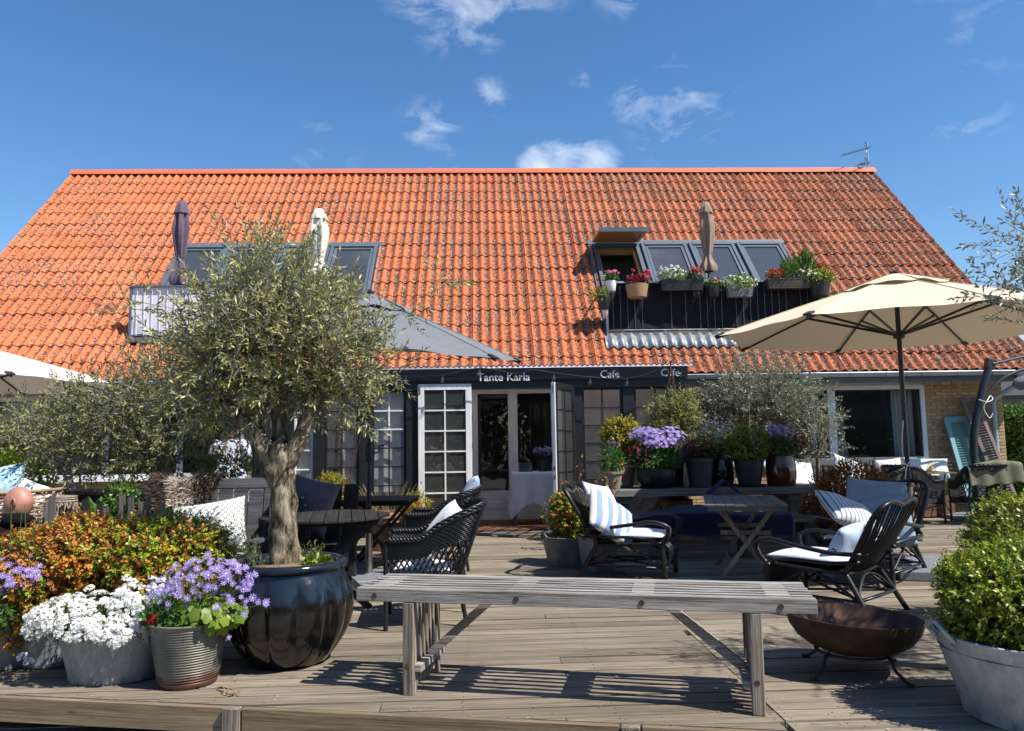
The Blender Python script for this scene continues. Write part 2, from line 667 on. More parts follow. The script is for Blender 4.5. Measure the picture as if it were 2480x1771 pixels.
def olive_crown(parent, fork, lobes, n_twigs, mat, wood_mat, leaf=(0.05, 0.011), twig=(0.16, 0.34), pairs=8, limbs=26, spiky=0.5, kind='stuff', lr=1.0):
    P0, D0 = [], []
    wts = np.array([np.prod(l[1]) ** (2 / 3) for l in lobes])
    wts = wts / wts.sum()
    cnt = (wts * n_twigs).astype(int) + 1
    for (c, r), k in zip(lobes, cnt):
        d = rand_dirs(k)
        rad = (rng.random((k, 1)) ** 0.45)
        # clumps: jitter the radius by a few random bumps
        bumps = rand_dirs(14)
        b = np.max(np.clip((d @ bumps.T - 0.72) / 0.28, 0, 1), axis=1, keepdims=True)
        p = np.asarray(c) + d * rad * (0.74 + 0.28 * b) * np.asarray(r)
        P0.append(p)
        D0.append(unit(d * 0.9 + rng.normal(size=(k, 3)) * spiky + np.array([0, 0, 0.35])))
    P0 = np.concatenate(P0)
    D0 = np.concatenate(D0)
    n = len(P0)
    T = rng.uniform(twig[0], twig[1], n)
    E0 = P0 + D0 * T[:, None]
    V, F = thin_stems(P0 - D0 * 0.06, E0, leaf[1] * 0.13)
    arr_obj('twig', V, F, wood_mat, parent, kind=kind)
    LP, LD, LL = [], [], []
    side = unit(np.cross(D0, rand_dirs(n)))
    for j in range(pairs):
        f = (j + 0.6) / pairs
        base = P0 + D0 * (T * f)[:, None]
        s = side if j % 2 == 0 else np.cross(side, D0)
        for sg in (-1, 1):
            LP.append(base)
            LD.append(unit(D0 * rng.uniform(0.5, 1.1, (n, 1)) + s * sg * rng.uniform(0.5, 1.0, (n, 1)) + rng.normal(size=(n, 3)) * 0.22))
            LL.append(leaf[0] * rng.uniform(0.65, 1.25, n) * (1.0 - 0.35 * f))
    LP.append(E0)
    LD.append(D0)
    LL.append(np.full(n, leaf[0] * 0.9))
    LP, LD, LL = np.concatenate(LP), np.concatenate(LD), np.concatenate(LL)
    V, F = kites(LP, LD, LL, leaf[1] * rng.uniform(0.8, 1.2, len(LP)), 0.2, 0.5)
    o = arr_obj('crown', V, F, mat, parent)
    # limbs inside the crown
    mb = MB()
    idx = rng.choice(n, min(limbs, n), replace=False)
    fk = [Vector(f) for f in fork]
    for i in idx:
        e = Vector(P0[i])
        f = min(fk, key=lambda q: (q - e).length)
        m = f.lerp(e, 0.5) + Vector((random.uniform(-.05, .05), random.uniform(-.05, .05), 0.06))
        r0 = (0.006 + 0.012 * random.random()) * lr
        mb.tube([f, f.lerp(m, .55), m, m.lerp(e, .6) + Vector((0, 0, .01)), e], [r0 * 1.3, r0, r0 * 0.75, r0 * 0.5, 0.002], 5)
    mb.build('branch', wood_mat, parent, True)
    return o


def bush(parent, blobs, n, mat, leaf=(0.02, 0.012), shoot=0.05, per=7, stem_mat=None, inner=0.55, name='foliage', up=0.25, kind=None, rough=0.12, mat2=None, split=None):
    """leafy mass: many short leafy shoots over the blobs; optional second leaf colour by a split function"""
    Ps, Ds = [], []
    w = np.array([np.prod(b[1]) ** (2 / 3) for b in blobs])
    cnt = (n * w / w.sum()).astype(int) + 1
    for (c, r), k in zip(blobs, cnt):
        d = rand_dirs(k)
        rad = inner + (1 - inner) * rng.random((k, 1)) ** 0.35
        bm_ = rand_dirs(26)
        b = np.max(np.clip((d @ bm_.T - 0.86) / 0.14, 0, 1), axis=1, keepdims=True)
        rad = rad * (1 - rough + rough * 1.7 * b + rng.normal(size=(k, 1)) * 0.025)
        Ps.append(np.asarray(c) + d * rad * np.asarray(r))
        Ds.append(unit(d + rng.normal(size=(k, 3)) * 0.45 + np.array([0, 0, up])))
    P, D = np.concatenate(Ps), np.concatenate(Ds)
    keep = np.ones(len(P), bool)
    P, D = P[keep], D[keep]
    m = len(P)
    T = shoot * rng.uniform(0.45, 1.35, m) * np.where(rng.random(m) < 0.12, 1.7, 1.0)
    LP, LD = [], []
    for j in range(per):
        f = (j + 0.5) / per
        s = unit(np.cross(D, rand_dirs(m)))
        LP.append(P + D * (T * f)[:, None])
        LD.append(unit(D * 0.55 + s * rng.uniform(0.5, 1.2, (m, 1))))
    LP, LD = np.concatenate(LP), np.concatenate(LD)
    UU = np.tile(D + np.array([0.15, -0.1, 0.45]), (per, 1))
    if stem_mat is not None:
        V, F = thin_stems(P - D * (T * 0.8)[:, None], P + D * T[:, None], leaf[1] * 0.12)
        arr_obj('stems', V, F, stem_mat, parent, kind='stuff')

    def mk(sel, mt, nm):
        if sel.sum() == 0:
            return None
        k = int(sel.sum())
        V, F = kites(LP[sel], LD[sel], leaf[0] * rng.uniform(0.7, 1.25, k), leaf[1] * rng.uniform(0.8, 1.2, k), 0.18, 0.48, UU[sel])
        return arr_obj(nm, V, F, mt, parent, kind=kind)
    if mat2 is not None:
        s2 = np.tile(split(P), per)
        mk(~s2, mat, name)
        return mk(s2, mat2, name)
    return mk(np.ones(len(LP), bool), mat, name)


def star_flowers(parent, P, N, r, mat, centre_mat=None, petals=8, w=0.35, name='blossom', cup=0.25):
    n = len(P)
    N = unit(N)
    A = unit(np.cross(N, rand_dirs(n)))
    B = np.cross(N, A)
    rr = np.broadcast_to(r, (n,)) * rng.uniform(0.68, 1.12, n)
    LPs, V_all, F_all, off = [], [], [], 0
    for k in range(petals):
        an = 2 * math.pi * k / petals
        D = A * math.cos(an) + B * math.sin(an)
        S = -A * math.sin(an) + B * math.cos(an)
        D2 = unit(D + N * cup)
        L = (rr * rng.uniform(0.85, 1.1, n))[:, None]
        W = L * w
        p0 = P + D2 * L * 0.12
        m = P + D2 * L * 0.62
        V = np.stack([p0, m + S * W * .5, P + D2 * L, m - S * W * .5], 1).reshape(-1, 3)
        i = np.arange(n) * 4 + off
        V_all.append(V)
        F_all.append(np.stack([i, i + 1, i + 2, i + 3], 1))
        off += 4 * n
    # reorder so that one flower is not split by island colour: islands are petals, which is fine
    o = arr_obj(name, np.concatenate(V_all), np.concatenate(F_all), mat, parent, kind='stuff')
    if centre_mat is not None:
        q = rr[:, None] * 0.17
        c = P + N * rr[:, None] * (0.06 + cup * 0.1)
        V = np.stack([c + A * q, c + B * q, c - A * q, c - B * q], 1).reshape(-1, 3)
        i = np.arange(n) * 4
        arr_obj('flower_centre', V, np.stack([i, i + 1, i + 2, i + 3], 1), centre_mat, parent, kind='stuff')
    return o


def stems_obj(parent, P, root, r, mat, name='stem'):
    A = np.asarray(root) + rng.normal(size=(len(P), 3)) * np.array([0.03, 0.03, 0])
    V, F = thin_stems(A, P, r)
    return arr_obj(name, V, F, mat, parent, kind='stuff')


def leafball(parent, c, r, n, mat, L, W, name='leaves', flat=0.3, inner=0.4):
    d = rand_dirs(n)
    P = np.asarray(c) + d * (inner + (1 - inner) * rng.random((n, 1))) * np.asarray(r)
    D = unit(d + rng.normal(size=(n, 3)) * 0.7 + np.array([0, 0, flat]))
    V, F = kites(P, D, L * rng.uniform(.7, 1.3, n), W * rng.uniform(.7, 1.3, n), 0.15, 0.55, d + np.array([0.1, -0.1, 0.5]))
    return arr_obj(name, V, F, mat, parent, kind='stuff')


def cushion(label, loc, rot, w, h, t, mat, pinch=0.06, cat='cushion', name='cushion', group=None, sag=0.0, seed=0):
    """pillow standing in its local XZ plane (width w, height h, thickness t)"""
    rr = random.Random(seed)
    ph = [rr.uniform(0, 6.28) for _ in range(4)]
    n = 16
    mb = MB()

    def pt(u, v, sgn):
        x, y = 2 * u - 1, 2 * v - 1
        px = x * w / 2 * (1 - pinch * (1 - y * y) * abs(x) ** 3)
        pz = y * h / 2 * (1 - pinch * (1 - x * x) * abs(y) ** 3)
        b = max(0.0, (1 - abs(x) ** 2.6)) ** 0.55 * max(0.0, (1 - abs(y) ** 2.6)) ** 0.55
        wr = 1 + 0.10 * math.sin(5 * x + ph[0]) * math.sin(4 * y + ph[1])
        d = t / 2 * b * wr * sgn
        return (px, d + sag * x * x * w, pz - 0.0)
    mb.grid(lambda u, v: pt(u, v, -1), n, n)
    mb.grid(lambda u, v: pt(1 - u, v, 1), n, n)
    o = mb.build(name, mat, None, True)
    bm = bmesh.new()
    bm.from_mesh(o.data)
    bmesh.ops.remove_doubles(bm, verts=bm.verts, dist=1e-4)
    bm.to_mesh(o.data)
    bm.free()
    o.data.polygons.foreach_set('use_smooth', [True] * len(o.data.polygons))
    o.location = loc
    o.rotation_euler = rot
    return tag(o, label, cat, group)


def text_mesh(name, body, size, mat, parent, loc, rot, extrude=0.004, bold=0.0, align='LEFT'):
    cu = bpy.data.curves.new(name, 'FONT')
    cu.body = body
    cu.size = size
    cu.extrude = extrude
    cu.offset = bold
    cu.align_x = align
    tmp = bpy.data.objects.new(name + '_tmp', cu)
    COL.objects.link(tmp)
    bpy.context.view_layer.update()
    me = bpy.data.meshes.new_from_object(tmp)
    bpy.data.objects.remove(tmp)
    me.name = name
    me.materials.clear()
    me.materials.append(mat)
    o = bpy.data.objects.new(name, me)
    COL.objects.link(o)
    o.parent = parent
    o.location = loc
    o.rotation_euler = rot
    return o

# ------------------------------------------------------------------ material palette
DECK = wood('deck_timber', [(0.28, (0.06, 0.047, 0.034)), (0.42, (0.155, 0.125, 0.088)), (0.54, (0.25, 0.205, 0.15)), (0.70, (0.36, 0.31, 0.24))], 0, objvar=0.55, contrast=1.15)
RIM = wood('rim_timber', [(0.25, (0.085, 0.06, 0.035)), (0.5, (0.19, 0.14, 0.085)), (0.72, (0.28, 0.215, 0.14))], 0, objvar=0.15)
OAKX = wood('silver_oak_x', [(0.22, (0.06, 0.052, 0.044)), (0.42, (0.20, 0.18, 0.158)), (0.58, (0.37, 0.345, 0.315)), (0.78, (0.52, 0.495, 0.46))], 0, objvar=0.25, knots=False, bmp=0.9)
OAKZ = wood('silver_oak_z', [(0.28, (0.07, 0.056, 0.043)), (0.46, (0.20, 0.165, 0.13)), (0.62, (0.33, 0.28, 0.23)), (0.78, (0.42, 0.37, 0.31))], 2, objvar=0.25, knots=False, bmp=0.9)
GREYWOOD = wood('grey_timber', [(0.25, (0.05, 0.045, 0.04)), (0.5, (0.15, 0.138, 0.125)), (0.75, (0.27, 0.255, 0.235))], 0, objvar=0.3, knots=False)
GREYWOODZ = wood('grey_timber_z', [(0.25, (0.045, 0.04, 0.036)), (0.5, (0.12, 0.11, 0.10)), (0.75, (0.22, 0.205, 0.19))], 2, objvar=0.3, knots=False)
TABLEWOOD = wood('table_timber', [(0.25, (0.06, 0.045, 0.032)), (0.5, (0.20, 0.16, 0.12)), (0.75, (0.33, 0.28, 0.22))], 2, objvar=0.2, knots=False)
SOFAWOOD = wood('dark_grey_timber', [(0.25, (0.03, 0.029, 0.03)), (0.5, (0.085, 0.085, 0.09)), (0.75, (0.17, 0.17, 0.175))], 0, objvar=0.3, knots=False)
BLACKWOOD = wood('black_timber', [(0.25, (0.010, 0.010, 0.011)), (0.55, (0.028, 0.027, 0.027)), (0.8, (0.07, 0.068, 0.066))], 1, objvar=0.35, knots=False, rough=0.55)
HALLWOOD = wood('hall_boards', [(0.25, (0.08, 0.035, 0.018)), (0.55, (0.19, 0.085, 0.045)), (0.8, (0.27, 0.13, 0.075))], 0, objvar=0.2)
BLACKPAINT = pm('black_paint', (0.016, 0.017, 0.021), (0.010, 0.010, 0.012), 0.42, 14, (1, 1, 1), 0.25)
WHITEPAINT = pm('white_paint', (0.78, 0.78, 0.76), (0.66, 0.66, 0.64), 0.45, 9, (1, 1, 0.3), 0.12)
WHITEPVC = pm('white_window_frame', (0.74, 0.76, 0.78), (0.68, 0.70, 0.72), 0.35, 3, bmp=0.02)
GREYFRAME = pm('grey_window_metal', (0.10, 0.125, 0.15), (0.085, 0.105, 0.13), 0.4, 5, bmp=0.03, spec=0.5)
GUTTER = pm('grey_gutter', (0.38, 0.42, 0.46), (0.32, 0.36, 0.40), 0.35, 8, bmp=0.03)
BRACKET = pm('gutter_bracket', (0.34, 0.21, 0.13), (0.25, 0.14, 0.08), 0.6, 20, bmp=0.1)
FASCIA_GREY = pm('grey_fascia', (0.11, 0.12, 0.135), (0.08, 0.088, 0.10), 0.6, 6, (0.4, 4, 4), 0.2)
SOFFIT = pm('pale_soffit', (0.62, 0.60, 0.56), (0.55, 0.53, 0.49), 0.7, 4, bmp=0.05)
PLASTIC = leafmat('corrugated_plastic', [(0.0, (0.80, 0.77, 0.79)), (1.0, (0.80, 0.77, 0.79))], None, 0.75, 0.35, 0.5)
LEAD = pm('lead_flashing', (0.34, 0.36, 0.38), (0.22, 0.235, 0.25), 0.45, 7, bmp=0.2, metal=0.3)
def zincmat(name, dark, mid, light, stain=(0.10, 0.09, 0.075)):
    """galvanised sheet: cloudy oxide, vertical runs, pale scuffs and a dirty foot"""
    m, nt, bs, out = newmat(name)
    a = noise(nt, coords(nt, (1, 1, .7)), 7, 9, .72, .6)
    b = noise(nt, coords(nt, (26, 26, 1.6)), 1.0, 5, .65, .2)
    f = mth(nt, 'ADD', mth(nt, 'MULTIPLY', a, .62), mth(nt, 'MULTIPLY', b, .38))
    f = mth(nt, 'ADD', mth(nt, 'MULTIPLY', mth(nt, 'SUBTRACT', f, .5), 2.1), .5)
    col = ramp(nt, f, [(.15, dark), (.5, mid), (.85, light)])
    c = noise(nt, coords(nt, (3, 3, 1)), 5, 6, .7)
    z = sep(nt, coords(nt, (1, 1, 1), False))[2]
    d = mth(nt, 'ADD', mth(nt, 'MULTIPLY', c, 1.0), mth(nt, 'MULTIPLY', z, -2.4))
    col = mix(nt, ramp(nt, d, [(.42, 0.0), (.60, .75)]), col, stain)
    sc = noise(nt, coords(nt, (60, 60, 7)), 1.0, 3, .6)
    col = mix(nt, ramp(nt, sc, [(.66, 0.0), (.72, .5)]), col, tuple(min(.8, x * 1.6) for x in light))
    setcol(nt, bs, col)
    nt.links.new(ramp(nt, a, [(.3, .38), (.7, .66)]), bs.inputs['Roughness'])
    bs.inputs['Metallic'].default_value = .3
    bump(nt, bs, mth(nt, 'ADD', a, noise(nt, coords(nt), 3, 2)), .25, .012)
    return m


ZINC = zincmat('galvanised_zinc', (0.13, 0.15, 0.17), (0.235, 0.26, 0.28), (0.37, 0.39, 0.40))
ZINCW = zincmat('whitened_zinc', (0.21, 0.235, 0.26), (0.37, 0.395, 0.415), (0.52, 0.535, 0.54), (0.16, 0.15, 0.13))
STEEL = pm('brushed_steel', (0.48, 0.45, 0.41), (0.36, 0.34, 0.31), 0.32, 12, (1, 1, 0.1), 0.05, 0.9)
DARKMETAL = pm('dark_powder_coat', (0.022, 0.026, 0.032), (0.016, 0.018, 0.022), 0.38, 9, bmp=0.04)
SLAB = pm('granite_slab', (0.20, 0.215, 0.235), (0.13, 0.14, 0.155), 0.55, 40, bmp=0.15)
RUST = pm('rusty_iron', (0.10, 0.045, 0.028), (0.035, 0.018, 0.014), 0.8, 9, bmp=0.35, detail=8)
WICKER = pm('black_wicker', (0.014, 0.015, 0.017), (0.008, 0.009, 0.010), 0.40, 60, bmp=0.2, spec=0.45)
RATTAN = pm('black_rattan', (0.012, 0.012, 0.013), (0.006, 0.006, 0.007), 0.38, 30, bmp=0.15, spec=0.4)
CANE = pm('natural_cane', (0.42, 0.29, 0.16), (0.26, 0.17, 0.09), 0.6, 40, bmp=0.3, objvar=0.2)
CANEGREY = pm('grey_cane', (0.34, 0.28, 0.21), (0.20, 0.16, 0.12), 0.65, 40, bmp=0.3)
TERRA = pm('terracotta', (0.42, 0.20, 0.11), (0.30, 0.14, 0.08), 0.8, 10, bmp=0.2)
TERRAPALE = pm('limed_terracotta', (0.30, 0.24, 0.19), (0.19, 0.155, 0.125), 0.85, 9, (1, 1, 0.5), 0.25)
BLACKPOT = pm('matt_black_pot', (0.014, 0.015, 0.018), (0.008, 0.009, 0.010), 0.45, 12, bmp=0.1)
GREYPOT = pm('dark_grey_pot', (0.035, 0.037, 0.042), (0.022, 0.024, 0.028), 0.55, 10, bmp=0.1)
REDPOT = pm('oxblood_glaze', (0.115, 0.026, 0.015), (0.06, 0.014, 0.010), 0.16, 6, (1, 1, 0.25), 0.06, coat=0.4)
SOIL = pm('potting_soil', (0.10, 0.065, 0.04), (0.04, 0.026, 0.018), 0.95, 40, bmp=0.8, bdist=0.01)
STRAW = pm('dry_mulch', (0.26, 0.17, 0.09), (0.11, 0.07, 0.04), 0.95, 60, bmp=0.9, bdist=0.012)
STONE = pm('field_stone', (0.24, 0.22, 0.20), (0.13, 0.12, 0.115), 0.85, 14, bmp=0.5)
PAVING = pm('concrete_paving', (0.24, 0.225, 0.195), (0.15, 0.14, 0.12), 0.9, 7, bmp=0.4, detail=9)
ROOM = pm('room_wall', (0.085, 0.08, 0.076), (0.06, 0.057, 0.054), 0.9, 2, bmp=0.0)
ROOMLIGHT = pm('porch_inner_wall', (0.66, 0.655, 0.65), (0.56, 0.56, 0.56), 0.8, 2, bmp=0.02)
CURTAIN = clothmat('white_curtain', (0.62, 0.64, 0.62), transl=0.3)
LAMP_GLASS = glassmat('bulb_glass', (0.98, 0.9, 0.75), 1.0, 0.03)
GLASS = glassmat('window_glass', (0.86, 0.90, 0.89), 1.0, 0.015)
OLDGLASS = glassmat('old_pane_glass', (0.88, 0.90, 0.90), 1.0, 0.05)
SKYGLASS = glassmat('roof_window_glass', (0.45, 0.52, 0.55), 1.9, 0.07)  # raised diffuse share paints a whitish sky reflection into the glass
AQUAGLASS = glassmat('aqua_glass', (0.25, 0.62, 0.62), 0.8, 0.10)
WAX = pm('candle_wax', (0.75, 0.70, 0.60), (0.7, 0.65, 0.55), 0.5, 4, bmp=0.0)
LETTER = pm('letter_white', (0.80, 0.80, 0.80), (0.62, 0.62, 0.63), 0.6, 40, bmp=0.0)
BRASS = pm('dull_brass', (0.24, 0.16, 0.07), (0.16, 0.10, 0.05), 0.4, 20, metal=0.7, bmp=0.0)
ORANGEBOX = pm('orange_glaze', (0.55, 0.17, 0.03), (0.40, 0.11, 0.02), 0.3, 8, bmp=0.05)

CREAM = clothmat('cream_canvas', (0.67, 0.565, 0.40), (0.63, 0.53, 0.37), transl=0.07, weave=300)
PALEPINK = clothmat('pale_sand_canvas', (0.68, 0.60, 0.53), (0.64, 0.56, 0.49), transl=0.10, weave=300)
GREYCANVAS = clothmat('grey_canvas', (0.165, 0.175, 0.185), (0.14, 0.15, 0.16), transl=0.05, weave=300)
PURPLECLOTH = clothmat('mauve_canvas', (0.135, 0.092, 0.13), (0.10, 0.07, 0.10))
WHITECANVAS = clothmat('off_white_canvas', (0.70, 0.66, 0.58), (0.60, 0.56, 0.48))
BEIGECLOTH = clothmat('taupe_canvas', (0.30, 0.215, 0.165), (0.23, 0.16, 0.12))
PANE_BRIGHTENER = clothmat('pale_grey_brightener', (0.66, 0.66, 0.67), (0.58, 0.58, 0.59), transl=0.15)  # cloth of the sheets added to brighten the porch panes
LILACCLOTH = clothmat('lilac_white_screen', (0.74, 0.71, 0.77), (0.68, 0.65, 0.72), transl=0.1)
BLACKCLOTH = clothmat('black_screen_cloth', (0.015, 0.013, 0.018), (0.010, 0.009, 0.012))
WHITECLOTH = clothmat('white_linen', (0.74, 0.74, 0.76), (0.66, 0.66, 0.69))
GREYSEAT = clothmat('grey_white_seat', (0.60, 0.61, 0.66), (0.52, 0.53, 0.58))
RINGCLOTH = clothmat('ring_print', (0.72, 0.71, 0.68), (0.66, 0.65, 0.62), rings(0.046, (0.22, 0.215, 0.21)))
BLUESTRIPE = clothmat('blue_stripe', (0.70, 0.68, 0.62), (0.62, 0.60, 0.54), stripes(0, 8.2, 0.5, (0.21, 0.29, 0.52)))
TICKING = clothmat('ticking_stripe', (0.52, 0.54, 0.57), (0.45, 0.47, 0.50), stripes(0, 21, 0.2, (0.07, 0.08, 0.10)))
FINESTRIPE = clothmat('fine_blue_stripe', (0.30, 0.37, 0.43), (0.25, 0.32, 0.38), stripes(0, 85, 0.4, (0.19, 0.26, 0.32)))
BLUEGREY = clothmat('blue_grey_linen', (0.27, 0.33, 0.39), (0.23, 0.285, 0.34))
PALEPRINT = clothmat('pale_print', (0.72, 0.73, 0.74), (0.66, 0.68, 0.71), blotch([(0.42, 0.52, 0.68)], 60, 0.62))
PALEBLUE = clothmat('pale_blue_cushion', (0.42, 0.52, 0.66), (0.34, 0.44, 0.58), blotch([(0.05, 0.07, 0.12)], 30, 0.66))
SKYBLUE = clothmat('light_blue_cushion', (0.36, 0.53, 0.62), (0.30, 0.47, 0.57), blotch([(0.62, 0.70, 0.72), (0.05, 0.07, 0.1)], 26, 0.63))
MINTSTRIPE = clothmat('mint_white', (0.70, 0.74, 0.70), (0.62, 0.67, 0.63), stripes(0, 16, 0.12, (0.42, 0.55, 0.48)))
NAVYBLANKET = clothmat('navy_quilt', (0.012, 0.013, 0.034), (0.008, 0.009, 0.023), blotch([(0.024, 0.027, 0.066)], 90, 0.52))
NAVYEDGE = clothmat('navy_quilt_edge', (0.05, 0.056, 0.17), (0.036, 0.042, 0.13))
MAUVE = pm('mauve_sheet_edge', (0.16, 0.11, 0.15), (0.11, 0.075, 0.105), 0.4, 12, bmp=0.05)
OLIVECLOTH = clothmat('olive_blanket', (0.165, 0.165, 0.11), (0.12, 0.12, 0.08))
DARKPRINT = clothmat('dark_floral_cushion', (0.030, 0.036, 0.05), (0.02, 0.024, 0.034), blotch([(0.26, 0.27, 0.28)], 16, 0.58))
HATCHED = clothmat('grey_mauve_cushion', (0.19, 0.17, 0.20), (0.11, 0.10, 0.12), stripes(2, 70, 0.4, (0.09, 0.08, 0.10)))
BEIGEPAD = clothmat('beige_pad', (0.36, 0.31, 0.23), (0.28, 0.24, 0.17))
FLORAL = clothmat('floral_dress_cloth', (0.72, 0.74, 0.78), (0.66, 0.69, 0.75), blotch([(0.06, 0.13, 0.42), (0.55, 0.25, 0.18), (0.02, 0.03, 0.12)], 24, 0.60))
HOODIE = clothmat('black_fleece', (0.006, 0.0057, 0.0066), (0.004, 0.004, 0.0043), sheen=0.0)
JEANS = clothmat('dark_denim', (0.02, 0.024, 0.035), (0.014, 0.017, 0.026))

SKIN = None
m, nt, bs, out = newmat('skin')
setcol(nt, bs, ramp(nt, noise(nt, coords(nt), 7, 4), [(0.38, (0.36, 0.165, 0.11)), (0.62, (0.47, 0.245, 0.17))]))
bs.inputs['Roughness'].default_value = 0.5
bs.inputs['Subsurface Weight'].default_value = 0.05
SKIN = m
BEARD = pm('grey_beard', (0.10, 0.075, 0.06), (0.05, 0.04, 0.03), 0.9, 120, bmp=0.5)

OLIVELEAF = leafmat('olive_leaf', [(0.0, (0.172, 0.194, 0.048)), (0.35, (0.317, 0.323, 0.095)), (0.7, (0.501, 0.470, 0.154)), (0.93, (0.691, 0.600, 0.186)), (1.0, (0.800, 0.713, 0.186))], (0.20, 0.205, 0.14), 0.22, 0.42, 0.45)
OLIVELEAF2 = leafmat('olive_leaf_dark', [(0.0, (0.105, 0.127, 0.034)), (0.4, (0.197, 0.212, 0.062)), (0.8, (0.333, 0.323, 0.108)), (1.0, (0.544, 0.452, 0.144))], (0.15, 0.155, 0.105), 0.2, 0.45, 0.4)
OLIVELEAF3 = leafmat('olive_leaf_silver', [(0.0, (0.109, 0.124, 0.070)), (0.5, (0.217, 0.233, 0.132)), (1.0, (0.373, 0.365, 0.202))], (0.27, 0.27, 0.20), 0.22, 0.42, 0.45)
BOXGREEN = leafmat('box_leaf', [(0.0, (0.083, 0.114, 0.014)), (0.4, (0.186, 0.239, 0.024)), (0.8, (0.352, 0.383, 0.037)), (1.0, (0.502, 0.403, 0.051))], None, 0.3, 0.35, 0.5)
BOXORANGE = leafmat('box_leaf_bronze', [(0.0, (0.143, 0.076, 0.013)), (0.3, (0.352, 0.144, 0.019)), (0.7, (0.604, 0.246, 0.036)), (1.0, (0.736, 0.356, 0.056))], None, 0.28, 0.4, 0.45)
BOXMIX = leafmat('box_leaf_mixed', [(0.0, (0.091, 0.171, 0.011)), (0.45, (0.203, 0.313, 0.018)), (0.7, (0.368, 0.370, 0.020)), (1.0, (0.662, 0.484, 0.036))], None, 0.28, 0.4, 0.45)
BOXYELLOW = leafmat('yellow_leaf', [(0.0, (0.156, 0.143, 0.013)), (0.5, (0.351, 0.299, 0.021)), (1.0, (0.546, 0.442, 0.039))], None, 0.3, 0.45, 0.4)
BOXBROWN = leafmat('brown_leaf', [(0.0, (0.109, 0.047, 0.013)), (0.5, (0.313, 0.125, 0.022)), (1.0, (0.544, 0.224, 0.040))], None, 0.25, 0.5, 0.35)
GREENLEAF = leafmat('green_leaf', [(0.0, (0.024, 0.072, 0.014)), (0.5, (0.054, 0.150, 0.024)), (1.0, (0.102, 0.228, 0.036))], None, 0.3, 0.45, 0.4)
LIMELEAF = leafmat('lime_leaf', [(0.0, (0.08, 0.14, 0.015)), (0.5, (0.16, 0.25, 0.02)), (1.0, (0.30, 0.36, 0.04))], None, 0.35, 0.45, 0.4)
HEDGELEAF = leafmat('hedge_leaf', [(0.0, (0.021, 0.063, 0.011)), (0.5, (0.070, 0.154, 0.022)), (1.0, (0.182, 0.294, 0.042))], None, 0.3, 0.4, 0.45)
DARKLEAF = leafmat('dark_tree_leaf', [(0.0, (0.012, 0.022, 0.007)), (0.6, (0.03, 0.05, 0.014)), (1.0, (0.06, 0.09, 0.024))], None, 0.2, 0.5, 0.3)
WILLOW = leafmat('willow_leaf', [(0.0, (0.084, 0.112, 0.025)), (0.5, (0.196, 0.210, 0.042)), (1.0, (0.364, 0.336, 0.070))], (0.2, 0.2, 0.1), 0.25, 0.45, 0.4)
LILAC = leafmat('lilac_petal', [(0.0, (0.209, 0.143, 0.457)), (0.5, (0.331, 0.241, 0.579)), (1.0, (0.487, 0.384, 0.655))], None, 0.3, 0.6, 0.2)
VIOLET = leafmat('violet_petal', [(0.0, (0.045, 0.025, 0.153)), (0.5, (0.095, 0.064, 0.255)), (1.0, (0.178, 0.134, 0.332))], None, 0.3, 0.6, 0.2)
WHITEPETAL = leafmat('white_petal', [(0.0, (0.70, 0.70, 0.64)), (0.5, (0.80, 0.80, 0.76)), (1.0, (0.84, 0.84, 0.82))], None, 0.2, 0.6, 0.2)
REDPETAL = leafmat('red_petal', [(0.0, (0.28, 0.006, 0.012)), (0.6, (0.48, 0.012, 0.02)), (1.0, (0.6, 0.03, 0.04))], None, 0.25, 0.5, 0.3)
WINEPETAL = leafmat('wine_petal', [(0.0, (0.06, 0.003, 0.012)), (0.6, (0.13, 0.006, 0.022)), (1.0, (0.22, 0.014, 0.04))], None, 0.25, 0.5, 0.3)
YELLOWPETAL = leafmat('yellow_centre', [(0.0, (0.65, 0.5, 0.06)), (1.0, (0.75, 0.66, 0.25))], None, 0.1, 0.6, 0.2)
PINKPETAL = leafmat('pink_petal', [(0.0, (0.5, 0.06, 0.16)), (1.0, (0.68, 0.22, 0.34))], None, 0.25, 0.5, 0.3)
DRYSTEM = pm('dry_stem', (0.34, 0.26, 0.13), (0.22, 0.16, 0.08), 0.8, 20, bmp=0.0)
GREENSTEM = pm('green_stem', (0.09, 0.13, 0.03), (0.06, 0.09, 0.02), 0.7, 20, bmp=0.0)
TWIG = pm('olive_twig', (0.22, 0.19, 0.13), (0.13, 0.11, 0.08), 0.8, 30, bmp=0.1)
BOXSTEM = pm('box_stem', (0.11, 0.075, 0.04), (0.06, 0.04, 0.02), 0.85, 30, bmp=0.1)

# olive bark: ridged, stretched up the stem
BARK, nt, bs, out = newmat('olive_bark')
v = coords(nt, (15, 15, 4))
n1 = noise(nt, v, 1.2, 8, 0.7, 1.2)
n2 = noise(nt, coords(nt, (30, 30, 9)), 1.0, 5, 0.65, 0.4)
f = mth(nt, 'ADD', mth(nt, 'MULTIPLY', n1, 0.6), mth(nt, 'MULTIPLY', n2, 0.4))
setcol(nt, bs, ramp(nt, f, [(0.41, (0.022, 0.017, 0.012)), (0.47, (0.11, 0.085, 0.055)), (0.53, (0.205, 0.165, 0.108)), (0.63, (0.34, 0.295, 0.22))]))
bs.inputs['Roughness'].default_value = 0.9
bs.inputs['Specular IOR Level'].default_value = 0.2
bump(nt, bs, f, 1.0, 0.03)

